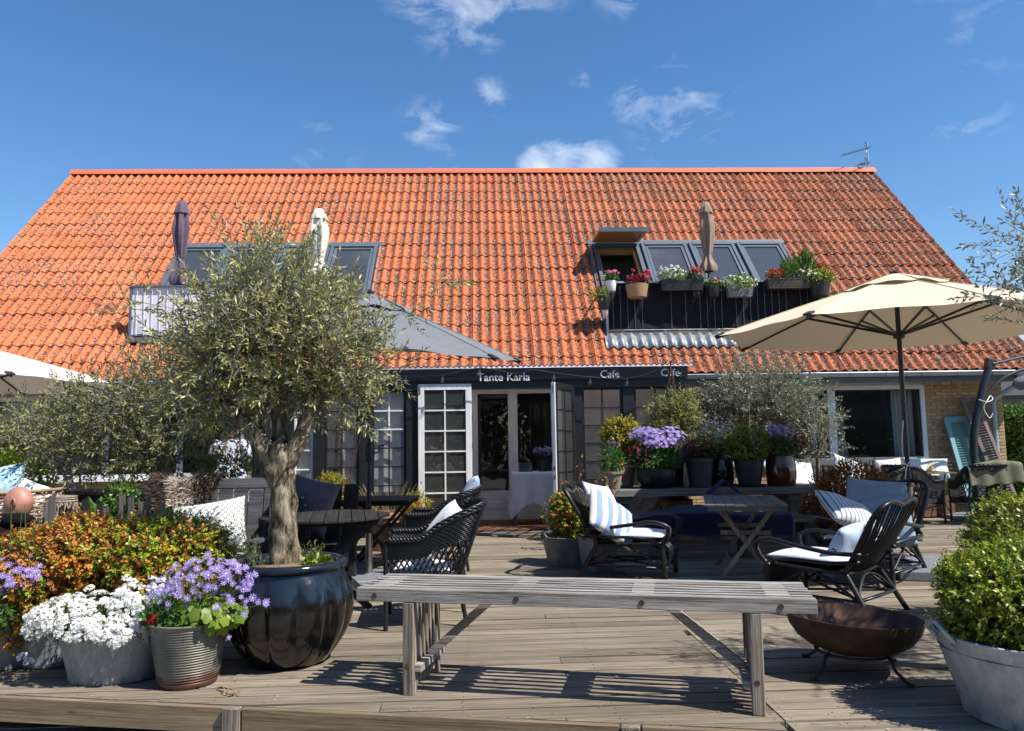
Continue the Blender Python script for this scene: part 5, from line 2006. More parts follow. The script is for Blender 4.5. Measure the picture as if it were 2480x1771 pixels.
rtab = thing('round_folding_table', 'round black slatted folding table beside the olive tree', 'table', (-1.32, 6.50, 0), R(10), 'folding garden tables')
rad = 0.53
n = 10
for k in range(n):
    x0 = -rad + 2 * rad * k / n + .004
    x1 = -rad + 2 * rad * (k + 1) / n - .004
    ya = math.sqrt(max(0.004, rad ** 2 - x0 ** 2))
    yb_ = math.sqrt(max(0.004, rad ** 2 - x1 ** 2))
    MB().prism([(x0, -ya), (x1, -yb_), (x1, yb_), (x0, ya)], .702, .722).build('slat', BLACKWOOD, rtab, bevel=0.002)
MB().bbox(-.46, .46, -.27, -.235, .655, .70).bbox(-.46, .46, .235, .27, .655, .70).build('batten', BLACKWOOD, rtab)
cross_legs(rtab, .27, .3, .66, BLACKWOOD, .36, .055, swap=True)

qt = thing('square_folding_table', 'small square black slatted folding table beyond the round one', 'table', (-1.12, 8.42, 0), R(-4), 'folding garden tables')
for k in range(7):
    MB().bbox(-.37 + k * .1065, -.37 + k * .1065 + .098, -.38, .38, .702, .722).build('slat', BLACKWOOD, qt, bevel=0.002)
MB().bbox(-.36, .36, -.30, -.27, .66, .70).bbox(-.36, .36, .27, .30, .66, .70).build('batten', BLACKWOOD, qt)
cross_legs(qt, .30, .3, .67, BLACKWOOD, .30, .035, swap=True)

wt = thing('wooden_folding_table', 'weathered grey-brown folding table between the rattan chairs', 'table', (2.52, 7.54, 0), R(-15), 'folding garden tables')
wt.scale = (1.14, 1.08, 1.0)
for k in range(8):
    MB().bbox(-.315 + k * .079, -.315 + k * .079 + .075, -.55, .55, .682, .700).build('slat', GREYWOOD if k % 2 else GREYWOOD, wt, bevel=0.002)
for sy in (-.535, .505):
    MB().bbox(-.30, .31, sy, sy + .03, .64, .681).build('apron', GREYWOOD, wt)
cross_legs(wt, .40, .3, .66, TABLEWOOD, .22, .036, swap=True)
for y in (-.30, .30):
    MB().bbox(-.20, .20, y - .012, y + .012, .40, .44).build('cross_bar', TABLEWOOD, wt, bevel=0.002)

# ---- big timber trestle table with flower pots and its bench
tt = thing('timber_table', 'long heavy weathered timber table carrying the row of flower pots', 'table', (2.75, 9.70, 0))
for k in range(4):
    MB().bbox(-1.42, 1.42, -.42 + k * .21, -.42 + k * .21 + .204, .615, .70).build('plank', GREYWOOD, tt, bevel=0.006)
for xx in (-1.05, 1.05):
    MB().bbox(xx - .09, xx + .09, -.36, .36, .53, .613).build('cross_beam', GREYWOOD, tt, bevel=0.004)
    for yy in (-.23, .23):
        MB().bbox(xx - .06, xx + .06, yy - .07, yy + .07, 0, .53).build('leg', GREYWOODZ, tt, bevel=0.004)
tb = thing('timber_bench', 'low heavy timber bench under a navy quilt in front of the pot table', 'bench', (2.62, 8.62, 0))
for k in range(2):
    MB().bbox(-1.12, 1.12, -.19 + k * .19, -.19 + k * .19 + .184, .37, .445).build('plank', GREYWOOD, tb, bevel=0.006)
for xx in (-.72, .30, .98):
    MB().bbox(xx - .075, xx + .075, -.13, .13, 0, .369).build('leg', GREYWOODZ, tb, bevel=0.004)
# navy quilt draped over the bench
q = MB()


def quilt(u, v):
    x = 1.50 + 1.86 * u
    a = v * 0.66
    wob = .016 * math.sin(u * 9) + .012 * math.sin(u * 23 + 1)
    hump = 0.10 * math.exp(-((u - .44) / .20) ** 2)
    if a < 0.40:
        y = 8.83 - a
        z = .456 + .006 * math.sin(u * 40) + hump * (1 - abs(a - .12) / .40)
    else:
        y = 8.425 - .012 * math.sin(u * 17) - .02
        z = .450 - (a - .40) * (0.62 + .25 * u) + hump * .5 * max(0, 1 - (a - .40) / .12) + wob * .5
    return (x, y, z)


q.grid(quilt, 90, 44)
qo = q.build('quilt', NAVYBLANKET, None, smooth=True, solid=0.014)
tag(qo, 'navy blue quilt draped along the low timber bench', 'quilt')
hem = MB().tube([quilt(i / 60, 1.0) for i in range(61)], 0.010, 6)
hem.tube([quilt(1.0, j / 20) for j in range(21)], 0.010, 6)
hem.build('hem', NAVYEDGE, qo, True)
fq = MB()


def tent(u, v):
    s = 1 if u > .5 else -1
    k = abs(u - .5) * 2
    return (2.81 + s * k * (.17 + .02 * v), 8.98 + .12 * v, .66 + .15 * (1 - k) - .0 * v)


fq.grid(tent, 12, 4)
fo = fq.build('folded_quilt', NAVYBLANKET, None, solid=0.02)
tag(fo, 'small navy folded cloth standing like a tent behind the grey folding table', 'cloth')
fh = MB().tube([tent(i / 12, 0) for i in range(13)], .008, 5)
fh.build('hem', NAVYEDGE, fo, True)
bt = thing('slatted_side_table', 'dark slatted table end sticking out beyond the red-brown pot', 'table', (4.30, 9.95, 0), R(3))
for k in range(5):
    MB().bbox(-.30, .30, -.30 + k * .12, -.30 + k * .12 + .112, .66, .68).build('slat', SOFAWOOD, bt, bevel=0.002)
cross_legs(bt, .24, .3, .64, SOFAWOOD, .26, .035)
wb = thing('wicker_basket', 'woven wicker basket on the floor under the slatted table end', 'basket', (4.32, 9.95, 0))
b = MB()
for k in range(13):
    z = .02 + k * .033
    b.tube([((.22 + .02 * math.sin(z * 5) + .006 * (1 if (i + k) % 2 else -1)) * math.cos(i * math.pi / 24), (.22 + .02 * math.sin(z * 5) + .006 * (1 if (i + k) % 2 else -1)) * math.sin(i * math.pi / 24), z) for i in range(48)], .014, 4, closed=True)
b.build('weave', CANEGREY, wb, True)
MB().lathe([(.0, .01), (.20, .012), (.205, .4)], 24).build('liner', SOIL, wb)

# ---- parasols


def canopy(mb, c, r, zr, za, ang0, n=8, sag=0.10, droop=0.06, tilt=None):
    """panelled canopy: n ribs, edges pulled in between the ribs"""
    def P(k, f, e):
        # k rib index, f 0 apex..1 rim, e 0..1 across the panel
        a0, a1 = ang0 + 2 * math.pi * k / n, ang0 + 2 * math.pi * (k + 1) / n
        p0 = Vector((math.cos(a0), math.sin(a0), 0))
        p1 = Vector((math.cos(a1), math.sin(a1), 0))
        q = p0.lerp(p1, e)
        pull = 4 * e * (1 - e)
        rr_ = r * f * (1 - 0.045 * pull * f)
        z = za + (zr - za) * (f ** 1.12) - sag * 0.18 * math.sin(math.pi * f) * pull + droop * pull * 0.0
        p = q * rr_ + Vector((0, 0, z - za + .012 * math.sin(9 * e + 5 * f + k) * f * pull))
        if tilt is not None:
            p = tilt @ p
        return Vector((c[0], c[1], za)) + p
    m, ne = 10, 8
    for k in range(n):
        mb.grid(lambda u, v, k=k: P(k, 0.045 + 0.955 * v, u), ne, m)
    return P


def parasol(label, loc, r, zr, za, ang0, cloth, pole_mat, n=8, pole_r=0.024, lower=None, sleeve=0.0, vent=True, hub=0.45, val=0.0, tilt=None):
    t = thing('parasol', label, 'parasol', loc, 0, 'open garden parasols')
    mb = MB()
    P = canopy(mb, (0, 0), r, zr, za, ang0, n, tilt=tilt)
    co = mb.build('canopy', cloth, t, smooth=True)
    co.data.set_sharp_from_angle(angle=R(25))
    seams = MB()
    for k in range(n):
        seams.tube([P(k, f / 10, 0) + Vector((0, 0, .004)) for f in range(1, 11)], .0035, 4)
    seams.build('seam', cloth, co)
    if vent:
        vb = MB()

        def V(k, f, e):
            p = P(k, f * 0.26 + .02, e)
            return p + Vector((0, 0, .055 - .025 * f + .018 * f * math.sin(e * math.pi * 2 + k)))
        for k in range(n):
            vb.grid(lambda u, v, k=k: V(k, .08 + .92 * v, u), 6, 4)
        vb.build('vent_cap', cloth, co, smooth=True)
    MB().lathe([(.02, 0), (.045, .012), (.05, .03), (.02, .055), (.0, .06)], 16, (0, 0, za + .03)).build('finial', DARKMETAL, t, auto=True)
    z0 = lower if lower is not None else 0.06
    MB().tube([(0, 0, z0), (0, 0, za + .02)], pole_r, 14).build('pole', pole_mat, t, auto=True)
    zh = zr - hub + 0.42
    MB().lathe([(pole_r, -.05), (pole_r + .03, -.04), (pole_r + .035, 0), (pole_r + .03, .03), (pole_r, .04)], 16, (0, 0, zh)).build('hub', DARKMETAL, t, auto=True)
    rb = []
    for k in range(n):
        rm_ = MB().tube([P(k, f / 8, 0) - Vector((0, 0, .022)) for f in range(0, 9)], .012, 5)
        rmo = rm_.build('rib', DARKMETAL, t)
        e = P(k, .52, 0) - Vector((0, 0, .03))
        a = ang0 + 2 * math.pi * k / n
        MB().tube([(math.cos(a) * (pole_r + .02), math.sin(a) * (pole_r + .02), zh), e], .014, 5).build('strut', DARKMETAL, rmo)
        d = Vector((math.cos(a), math.sin(a), 0))
        MB().beam(P(k, .955, 0) + Vector((0, 0, .003)), P(k, 1.004, 0) + Vector((0, 0, .001)), .075, .02).build('rib_pocket', DARKMETAL, rmo, bevel=.006)
    if val:
        pass
    return t


par1 = parasol('cream octagonal parasol open at the right, on a steel pole and stone slab', (4.30, 7.72, 0), 1.86, 2.37, 2.93, R(-6.5), CREAM, DARKMETAL, lower=0.75)
MB().tube([(0, 0, .08), (0, 0, .78)], 0.034, 16).build('steel_tube', STEEL, par1, auto=True)
MB().box((-.14, -.42, .045), (.62, 1.0, .09), Matrix.Rotation(R(-18), 3, 'Z')).build('base_slab', SLAB, par1, bevel=.012)
cr = MB().tube([(.03, 0, .62), (.10, 0, .62), (.10, 0, .56), (.14, 0, .56)], .008, 6).box((.15, 0, .56), (.025, .025, .035))
cr.build('crank', DARKMETAL, par1)
MB().tube([(.03, 0, .25), (.10, 0, .25)], .012, 8).build('clamp_knob', DARKMETAL, par1)
cn = MB().tube(bez([(-.03, -.03, 1.45), (-.06, -.03, 1.2), (-.05, -.04, 1.02), (.03, -.04, 1.0), (.05, -.035, 1.04), (-.02, -.04, 1.01), (-.06, -.05, .85), (-.05, -.04, .66)], 40), .005, 5)
cn.build('cord', WHITEPAINT, par1)

par2 = parasol('grey octagonal parasol open behind the big olive tree', (-1.13, 7.65, 0), 1.60, 2.27, 2.76, R(10), GREYCANVAS, DARKMETAL, lower=0.40, tilt=Matrix.Rotation(R(8.5), 3, Vector((.707, .707, 0))))
MB().tube([(0, 0, .05), (0, 0, .44)], 0.033, 16).build('steel_tube', STEEL, par2, auto=True)
MB().box((0, -.12, .03), (.62, .62, .06), Matrix.Rotation(R(20), 3, 'Z')).build('base_slab', SLAB, par2, bevel=.012)
ck_ = MB().lathe([(.03, -.09), (.05, -.08), (.055, 0), (.05, .08), (.03, .09)], 14, (0, 0, 1.22)).tube([(.05, -.02, 1.21), (.10, -.03, 1.22), (.10, -.03, 1.28), (.15, -.03, 1.285)], .009, 6)
ck_.build('crank', DARKMETAL, par2, auto=True)
par3 = parasol('pale sand parasol open at the left edge', (-6.35, 9.30, 0), 1.90, 2.08, 2.62, R(5.8), PALEPINK, DARKMETAL, lower=0.06)
MB().box((0, 0, .03), (.6, .6, .06)).build('base_slab', SLAB, par3, bevel=.012)


def folded(label, loc, h, zb, r, mat, pole=DARKMETAL, lean=0.0, seed=0, waist=0.30):
    """closed parasol tied round the middle"""
    t = thing('folded_parasol', label, 'parasol', loc, 0, 'folded parasols on the balconies')
    t.rotation_euler = (0, lean, 0)
    r_ = random.Random(seed)
    ph = [r_.uniform(0, 6.28) for _ in range(6)]

    def rib(a, z):
        k = (z - zb) / (h - zb)
        return 1 + 0.24 * math.sin(5 * a + ph[0] + 1.4 * k) + 0.13 * math.sin(9 * a + ph[1] - 2.5 * k)
    body = []
    for i in range(23):
        k = i / 22
        if k < waist:
            q = k / waist
            rr_ = r * (1.15 - .65 * q ** 1.6) * (0.85 + .15 * math.sin(q * 6))
        else:
            q = (k - waist) / (1 - waist)
            rr_ = r * (0.50 + 0.52 * math.sin(min(1, q * 1.35) * math.pi / 2) - 0.50 * max(0, q - .55) / .45)
        body.append((max(rr_, .02), zb + (h - zb) * k * .95))
    MB().lathe(body, 40, (0, 0, 0), rib, cap1=True).build('cloth', mat, t, smooth=True)
    cap = [(r * .98, h - (h - zb) * .17), (r * .80, h - (h - zb) * .10), (r * .42, h - .02), (.01, h)]
    MB().lathe(cap, 30, (0, 0, 0), lambda a, z: 1 + .10 * math.sin(7 * a + ph[2]), cap1=True).build('vent_cap', mat, t, smooth=True)
    MB().lathe([(r * .56, -.010), (r * .58, .0), (r * .56, .010)], 20, (0, 0, zb + (h - zb) * waist)).build('tie', mat, t)
    MB().tube([(0, 0, 0), (0, 0, zb + .1)], .018, 8).tube([(0, 0, h - .03), (0, 0, h + .03)], .018, 8).build('pole', pole, t)
    return t


folded('mauve parasol folded and tied on the left balcony', (-5.30, 13.47, 3.17), 2.50, .96, .128, PURPLECLOTH, seed=1, waist=.33)
folded('off-white parasol folded and tied on the left balcony', (-2.885, 13.47, 3.17), 2.33, 1.10, .145, WHITECANVAS, seed=2, waist=.30)
folded('taupe parasol folded and tied on the right balcony', (4.08, 13.47, 3.17), 2.42, 1.12, .12, BEIGECLOTH, seed=3, waist=.27)

# ---- cantilever parasol frame at the right edge
cf_ = thing('cantilever_parasol', 'dark curved post and arms of a closed cantilever parasol at the right edge', 'parasol', (7.64, 11.80, 0))
MB().tube(bez([(0, 0, 0), (-.01, 0, .7), (.03, 0, 1.3), (.19, 0, 1.9), (.36, 0, 2.40)], 30), .058, 12).build('post', DARKMETAL, cf_, auto=True)
MB().box((.37, 0, 2.40), (.14, .11, .16), Matrix.Rotation(R(14), 3, 'Y')).build('post_cap', DARKMETAL, cf_, bevel=.01)
for y in (-.05, .05):
    MB().tube([(.38, y, 2.40), (1.9, y, 2.72)], .022, 8).build('arm', DARKMETAL, cf_, auto=True)
MB().tube(bez([(.22, 0, 1.86), (.55, 0, 2.16), (1.0, 0, 2.34), (1.9, 0, 2.56)], 24), .028, 8).build('arm', DARKMETAL, cf_, auto=True)
MB().lathe([(.02, 0), (.10, .1), (.085, .6), (.07, 1.1), (.02, 1.25)], 20, (0, 0, 0), lambda a, z: 1 + .16 * math.sin(6 * a + 3 * z), cap0=True, cap1=True).build('furled_canopy', GREYCANVAS, cf_, smooth=True).matrix_local = Matrix.Translation((.60, -.16, 2.05)) @ Matrix.Rotation(R(78), 4, 'Y')
MB().tube(bez([(.10, -.07, 1.84), (.22, -.085, 1.80), (.32, -.07, 1.84), (.34, 0, 1.90), (.22, -.09, 1.82), (.16, -.08, 1.70), (.24, -.08, 1.55), (.30, -.08, 1.62)], 40), .007, 5).build('cord', WHITEPAINT, cf_)
MB().box((0, 0, .03), (.9, .9, .06)).build('base_slab', SLAB, cf_, bevel=.012)

# ---- fire bowl
fb = thing('fire_bowl', 'rusty iron fire bowl on curved feet beside the bench end', 'fire bowl', (2.05, 4.36, 0), R(-8))
RB, ZB = 0.362, 0.30
prof = [(0.0, .095), (.08, .097), (.16, .108), (.24, .136), (.30, .176), (.345, .238), (RB, ZB), (RB - .006, ZB), (.338, .240), (.292, .181), (.235, .142), (.155, .115), (.08, .104), (.0, .102)]
MB().lathe(prof, 56).build('bowl', RUST, fb, auto=True).rotation_euler = (R(-1.5), R(2.5), 0)
for k in range(4):
    a = R(35 + 90 * k)
    d = Vector((math.cos(a), math.sin(a), 0))
    p = bez([d * .20 + Vector((0, 0, .125)), d * .235 + Vector((0, 0, .105)), d * .25 + Vector((0, 0, .06)), d * .315 + Vector((0, 0, .012)), d * .335 + Vector((0, 0, .010))], 16)
    MB().tube(p, .0085, 6).lathe([(0, 0), (.022, .001), (.022, .012), (0, .013)], 10, tuple(d * .335)).build('foot', RUST, fb, auto=True)
MB().tube([(.2 * math.cos(i * math.pi / 16), .2 * math.sin(i * math.pi / 16), .112) for i in range(32)], .008, 5, closed=True).build('ring', RUST, fb)

# ---- tubs, buckets and pots


def tub(name, label, cat, loc, rz, r0, r1, h, mat, sx=1.0, sy=1.0, handles=0, hs=1.0, fill=0.05, group=None, foot=0.03, soil=SOIL):
    t = thing(name, label, cat, loc, rz, group)
    prof = [(r0 * .96, 0), (r0, .004), (r0 + .004, foot), (r0 - .004 + (r1 - r0) * .12, foot + .012), (r0 + (r1 - r0) * .55, h * .55), (r1 * .985, h - .03), (r1, h - .012)]
    prof += [(r1 + .010, h - .010), (r1 + .012, h), (r1 + .002, h + .003), (r1 - .008, h - .004), (r1 - .015, h - .06), (r0 + (r1 - r0) * .5, h * .5)]
    MB().lathe(prof, 48, (0, 0, 0), None, sx, sy, cap0=True).build('tub', mat, t, auto=True)
    so = MB().lathe([(r1 - .012, h - fill), (r1 * .5, h - fill + .015), (0, h - fill + .02)], 36, (0, 0, 0), lambda a, z: 1 + .01 * math.sin(9 * a), sx, sy).build('soil', soil, t, smooth=True)
    for k in range(handles):
        a = math.pi * k + math.pi
        c = Vector((math.cos(a) * (r1 + .006) * sx, math.sin(a) * (r1 + .006) * sy, h - .02))
        d = Vector((math.cos(a), math.sin(a), 0))
        s = Vector((-d.y, d.x, 0))
        MB().tube(bez([c - s * .055 * hs, c - s * .05 * hs + d * .03 * hs + Vector((0, 0, .035 * hs)), c + d * .035 * hs + Vector((0, 0, .06 * hs)), c + s * .05 * hs + d * .03 * hs + Vector((0, 0, .035 * hs)), c + s * .055 * hs], 20), .008 * hs, 8).build('handle', mat, t, True)
    return t


T_white = tub('oval_zinc_tub', 'oval galvanised tub overflowing with small white flowers', 'flower tub', (-2.12, 4.63, 0), R(8), .25, .315, .30, ZINC, 1.0, .72, 0)
# ribbed metal bucket
T_purple = thing('ribbed_bucket', 'tapering ribbed metal bucket of lilac daisies beside the white flowers', 'flower pot', (-1.655, 4.47, 0))
prof = [(0.0, 0), (.148, 0), (.152, .012)]
nr = 21
for i in range(nr * 4 + 1):
    z = .03 + (.325 - .03) * i / (nr * 4)
    r = .152 + (.208 - .152) * (z / .345) + .0032 * math.cos(i * math.pi / 2)
    prof.append((r, z))
prof += [(.206, .333), (.214, .338), (.216, .345), (.209, .349), (.202, .343), (.198, .30)]
MB().lathe(prof, 56).build('bucket', RIBMETAL, T_purple, smooth=True)
MB().lathe([(.2, .30), (.1, .315), (0, .32)], 30).build('soil', SOIL, T_purple)
T_left = tub('round_zinc_tub', 'round zinc tub at the left edge planted with lilac flowers', 'flower tub', (-3.02, 5.02, 0), 0, .27, .33, .34, ZINC, handles=2)
T_big = tub('large_zinc_tub', 'large whitened zinc tub with loop handle holding the yellow-green box bush', 'plant tub', (2.56, 3.60, 0), R(0), .32, .425, .375, ZINCW, handles=2, hs=1.35, foot=.04, fill=.07)
T_box2 = tub('round_zinc_tub', 'zinc tub behind the big box bush at the right edge', 'plant tub', (3.78, 5.20, 0), R(20), .28, .36, .40, ZINC, handles=2)
T_mid = tub('small_zinc_tub', 'dark zinc tub with small bronze box bush by the open black door', 'plant tub', (0.90, 8.30, 0), R(30), .235, .30, .30, pm('dull_zinc', (0.20, 0.225, 0.25), (0.12, 0.135, 0.155), 0.5, 6, bmp=.1, metal=.3), handles=2)
zb_ = thing('square_zinc_planter', 'tall angular zinc planter beside the small zinc tub', 'planter', (1.14, 7.90, 0), R(24))
s0, s1, hh = .115, .15, .33
pl_ = MB()
pl_.add([(-s0, -s0, 0), (s0, -s0, 0), (s0, s0, 0), (-s0, s0, 0), (-s1, -s1, hh), (s1, -s1, hh), (s1, s1, hh), (-s1, s1, hh)], [(3, 2, 1, 0), (0, 1, 5, 4), (1, 2, 6, 5), (2, 3, 7, 6), (3, 0, 4, 7)])
pl_.build('planter_body', ZINC, zb_, solid=.006)
MB().bbox(-.13, .13, -.13, .13, hh - .06, hh - .04).build('soil', SOIL, zb_)
MB().tube(bez([(-.06, -.15, .28), (-.05, -.185, .26), (.05, -.185, .26), (.06, -.15, .28)], 12), .007, 6).build('handle', STEEL, zb_)

# big ribbed glazed pot with the olive tree
POT = thing('glazed_pot', 'large round ribbed black glazed pot holding the olive tree', 'pot', (-1.20, 4.86, 0), R(6))
prof = []
for i in range(33):
    k = i / 32
    z = .56 * k
    r = .215 + (.372 - .215) * math.sin(min(1.0, k / .60) * math.pi / 2) ** 0.85 - (.060 * max(0, (k - .60) / .40) ** 1.7)
    prof.append((r, z))
nrib = 12


def ribf(a, z):
    k = max(0, min(1, (z - .02) / .50))
    w_ = math.sin(math.pi * k) ** .6 if 0 < k < 1 else 0
    c = abs(math.cos(a * nrib / 2))
    return 1 + w_ * (0.105 * c ** .7 - 0.066)


MB().lathe(prof, 168, (0, 0, 0), ribf, cap0=True).build('pot_body', GLAZE, POT, smooth=True)
MB().lathe([(.308, .555), (.335, .562), (.346, .580), (.340, .600), (.318, .606), (.296, .598), (.288, .575), (.285, .50)], 72, (0, 0, 0)).build('rim', GLAZE, POT, smooth=True)
MB().lathe([(.290, .550), (.20, .572), (.09, .592), (0, .60)], 40, (0, 0, 0), lambda a, z: 1 + .012 * math.sin(7 * a)).build('mulch', STRAW, POT, smooth=True)


def pot(name, label, loc, r0, r1, h, mat, rim=0.02, group='flower pots on the timber table', saucer=False, n=32, lip=True, barrel=0.0):
    t = thing(name, label, 'pot', loc, 0, group)
    prof = [(r0 * .97, 0), (r0, .004)]
    for i in range(1, 9):
        k = i / 9
        prof.append((r0 + (r1 - r0) * k + barrel * math.sin(math.pi * k), h * k * .9))
    if lip:
        prof += [(r1, h * .86), (r1 + rim, h * .87), (r1 + rim, h * .99), (r1 + rim - .006, h), (r1 - .004, h), (r1 - .008, h * .85)]
    else:
        prof += [(r1, h * .97), (r1 + .008, h * .985), (r1 + .006, h), (r1 - .012, h), (r1 - .018, h * .85)]
    MB().lathe(prof, n, cap0=True).build('pot_body', mat, t, auto=True)
    MB().lathe([(r1 - .010, h * .90), (0, h * .93)], n).build('soil', SOIL, t)
    if saucer:
        MB().lathe([(0, .001), (r0 + .05, .001), (r0 + .06, .022), (r0 + .052, .022), (r0 + .045, .008)], n).build('saucer', BLACKPOT, t, auto=True)
    return t


zt_ = .701
P1 = pot('clay_pot', 'small limed clay pot of green shoots at the left end of the pot table', (1.58, 9.52, zt_), .085, .125, .215, TERRAPALE, .014)
P1b = pot('clay_pot', 'clay pot behind the small limed one, holding the yellow box bush', (1.76, 9.86, zt_), .13, .17, .26, TERRAPALE, .014)
P2 = pot('bowl_pot', 'wide black bowl pot with lilac and dark red flowers', (2.13, 9.58, zt_), .15, .235, .235, BLACKPOT, .010, saucer=True, barrel=.03, lip=False)
P3 = pot('tall_pot', 'tall dark grey pot with wine-red flowers', (2.68, 9.55, zt_), .135, .165, .36, GREYPOT, .012)
P4 = pot('glossy_black_pot', 'glossy black barrel pot standing between the two dark grey pots', (3.02, 9.80, zt_), .14, .15, .34, pm('gloss_black', (.008, .008, .009), (.006, .006, .007), .12, 6, bmp=.02), .008, saucer=True, barrel=.03, lip=False)
P5 = pot('tall_pot', 'dark grey pot with small yellow-green box bush', (3.30, 9.55, zt_), .13, .185, .33, GREYPOT, .010, saucer=True, lip=False)
P6 = pot('glazed_jar', 'red-brown glazed jar with lilac and wine-red flowers', (3.70, 9.55, zt_), .165, .165, .38, REDPOT, .006, barrel=.022, lip=False)
P7 = pot('dark_blue_pot', 'dark blue pot half hidden behind the bowl pot', (2.42, 9.86, zt_), .13, .16, .34, pm('navy_glaze', (.010, .014, .03), (.007, .009, .018), .25, 6, bmp=.02), .010)
P8 = pot('terracotta_pot', 'pale orange clay pot standing on the floor under the pot table', (2.50, 10.05, 0), .15, .19, .52, TERRA, .016, 'clay pots on the floor under the table')
P9 = pot('terracotta_pot', 'pale limed clay pot on the floor behind the bench leg', (3.02, 10.10, 0), .14, .18, .40, TERRAPALE, .016, 'clay pots on the floor under the table')
P10 = pot('terracotta_pot', 'orange clay pot on the floor behind the parasol base', (-0.95, 8.55, 0), .15, .24, .42, TERRA, .018, 'clay pots by the porch')
P11 = pot('pale_pot', 'pale tapering pot standing in the entrance beside the open door', (0.98, 11.12, 0.03), .09, .13, .30, SOFFIT, .006, 'pots in the entrance', lip=False)

# ---- balcony flower boxes


def flower_box(label, x, z, w, h, mat, shape='box', y=13.02, d=0.16):
    t = thing('flower_box', label, 'flower box', (x, y, z), 0, 'flower boxes on the balcony rail')
    if shape == 'box':
        b = MB()
        a, c = w / 2, w / 2 - .02
        b.add([(-c, -d / 2 + .015, 0), (c, -d / 2 + .015, 0), (c, d / 2 - .015, 0), (-c, d / 2 - .015, 0), (-a, -d / 2, h), (a, -d / 2, h), (a, d / 2, h), (-a, d / 2, h)], [(3, 2, 1, 0), (0, 1, 5, 4), (1, 2, 6, 5), (2, 3, 7, 6), (3, 0, 4, 7)])
        b.build('box_body', mat, t, solid=.008)
        r_ = MB().bbox(-a - .006, a + .006, -d / 2 - .006, -d / 2 + .004, h - .02, h + .004).bbox(-a - .006, a + .006, d / 2 - .004, d / 2 + .006, h - .02, h + .004)
        for k in range(3):
            r_.bbox(-a + .006, a - .006, -d / 2 - .003 + .012 * (1 - (k + 1) / 4) * .9, -d / 2 + .012, h * (k + 1) / 4 - .004, h * (k + 1) / 4 + .004)
        r_.build('rim', mat, t)
        MB().bbox(-a + .01, a - .01, -d / 2 + .01, d / 2 - .01, h - .03, h - .012).build('soil', SOIL, t)
    else:
        MB().lathe([(w * .36, 0), (w * .40, .01), (w * .46, h * .6), (w * .5, h), (w * .47, h), (w * .44, h * .8)], 24, cap0=True).build('pot_body', mat, t, auto=True)
        MB().lathe([(w * .45, h * .88), (0, h * .9)], 20).build('soil', SOIL, t)
    for sx in (-w * .25, w * .25):
        MB().tube([(sx, d / 2 - .01, h - .02), (sx, .13, h + .02), (sx, .16, h - .03)], .005, 5).build('hook', DARKMETAL, t)
    return t


BROWNBOX = pm('brown_woven_plastic', (0.075, 0.052, 0.038), (0.045, 0.03, 0.022), .55, 70, bmp=.5)
GREYBOX = pm('grey_plastic', (0.17, 0.175, 0.18), (0.15, 0.155, 0.16), .5, 10, bmp=.05)
BASKET = pm('tan_woven', (0.40, 0.26, 0.13), (0.24, 0.15, 0.07), .7, 60, bmp=.5)
FB = {}
FB['pink'] = flower_box('small white pot of pink flowers at the left end of the balcony rail', 2.23, 3.86, .19, .18, WHITEPAINT, 'pot')
FB['low'] = flower_box('dark hanging pot of green leaves below the white pot', 2.10, 3.55, .24, .22, BLACKPOT, 'pot')
FB['red'] = flower_box('tan woven basket of red flowers on the balcony rail', 2.68, 3.74, .40, .23, BASKET, 'pot')
FB['wr'] = flower_box('long black woven box of white and red flowers on the balcony rail', 3.46, 3.86, .74, .18, pm('black_woven_box', (.016, .016, .018), (.008, .008, .009), .5, 70, bmp=.5))
FB['small'] = flower_box('small black pot of orange flowers between two rail boxes', 4.02, 3.74, .22, .20, BLACKPOT, 'pot')
FB['white'] = flower_box('grey box crowded with white daisies on the balcony rail', 4.47, 3.74, .44, .20, GREYBOX)
FB['mix'] = flower_box('long brown woven box of mixed flowers on the balcony rail', 5.34, 3.88, .76, .17, BROWNBOX)
FB['yellow'] = flower_box('black woven basket of yellow and orange flowers at the right end of the rail', 6.00 - .12, 3.72, .38, .26, pm('black_woven_pot', (.016, .017, .018), (.008, .008, .009), .5, 60, bmp=.5), 'pot')
FB['end'] = flower_box('grey hanging pot of trailing greenery at the far right of the balcony', 6.32, 3.55, .26, .2, ZINC, 'pot', y=13.3)

# ---- antenna
an = thing('roof_antenna', 'thin metal television antenna at the right end of the ridge', 'antenna', (9.28, ridge_y, ridge_z))
MB().tube([(0, 0, 0), (0, 0, .68)], .022, 8).build('mast', GUTTER, an)
a1 = MB().tube([(.06, -.02, .57), (-.10, -.05, .50), (-.84, -.35, .22)], .011, 5)
for k in range(9):
    f = .1 + .1 * k
    p = Vector((.06, -.02, .57)).lerp(Vector((-.84, -.35, .24)), f)
    a1.tube([p + Vector((.02, -.11, 0)), p + Vector((-.02, .11, 0))], .005, 4)
for s in (-1, 1):
    a1.tube([(0, 0, .54), (-.06, -.05, .54 + s * .12), (-.10, -.12, .54 + s * .13)], .006, 4)
a1.build('boom', DARKMETAL, an)
a2 = MB().tube([(.06, -.02, .20), (-.46, -.25, .01)], .010, 5)
for k in range(6):
    p = Vector((.06, -.02, .20)).lerp(Vector((-.46, -.25, .02)), .2 + .13 * k)
    a2.tube([p + Vector((.02, -.10, .0)), p + Vector((-.02, .10, .0))], .005, 4)
a2.tube([(0, 0, .20), (-.10, -.06, .30), (-.12, -.06, .10)], .006, 4)
a2.box((-.20, -.10, .12), (.09, .05, .04))
a2.build('boom', DARKMETAL, an)

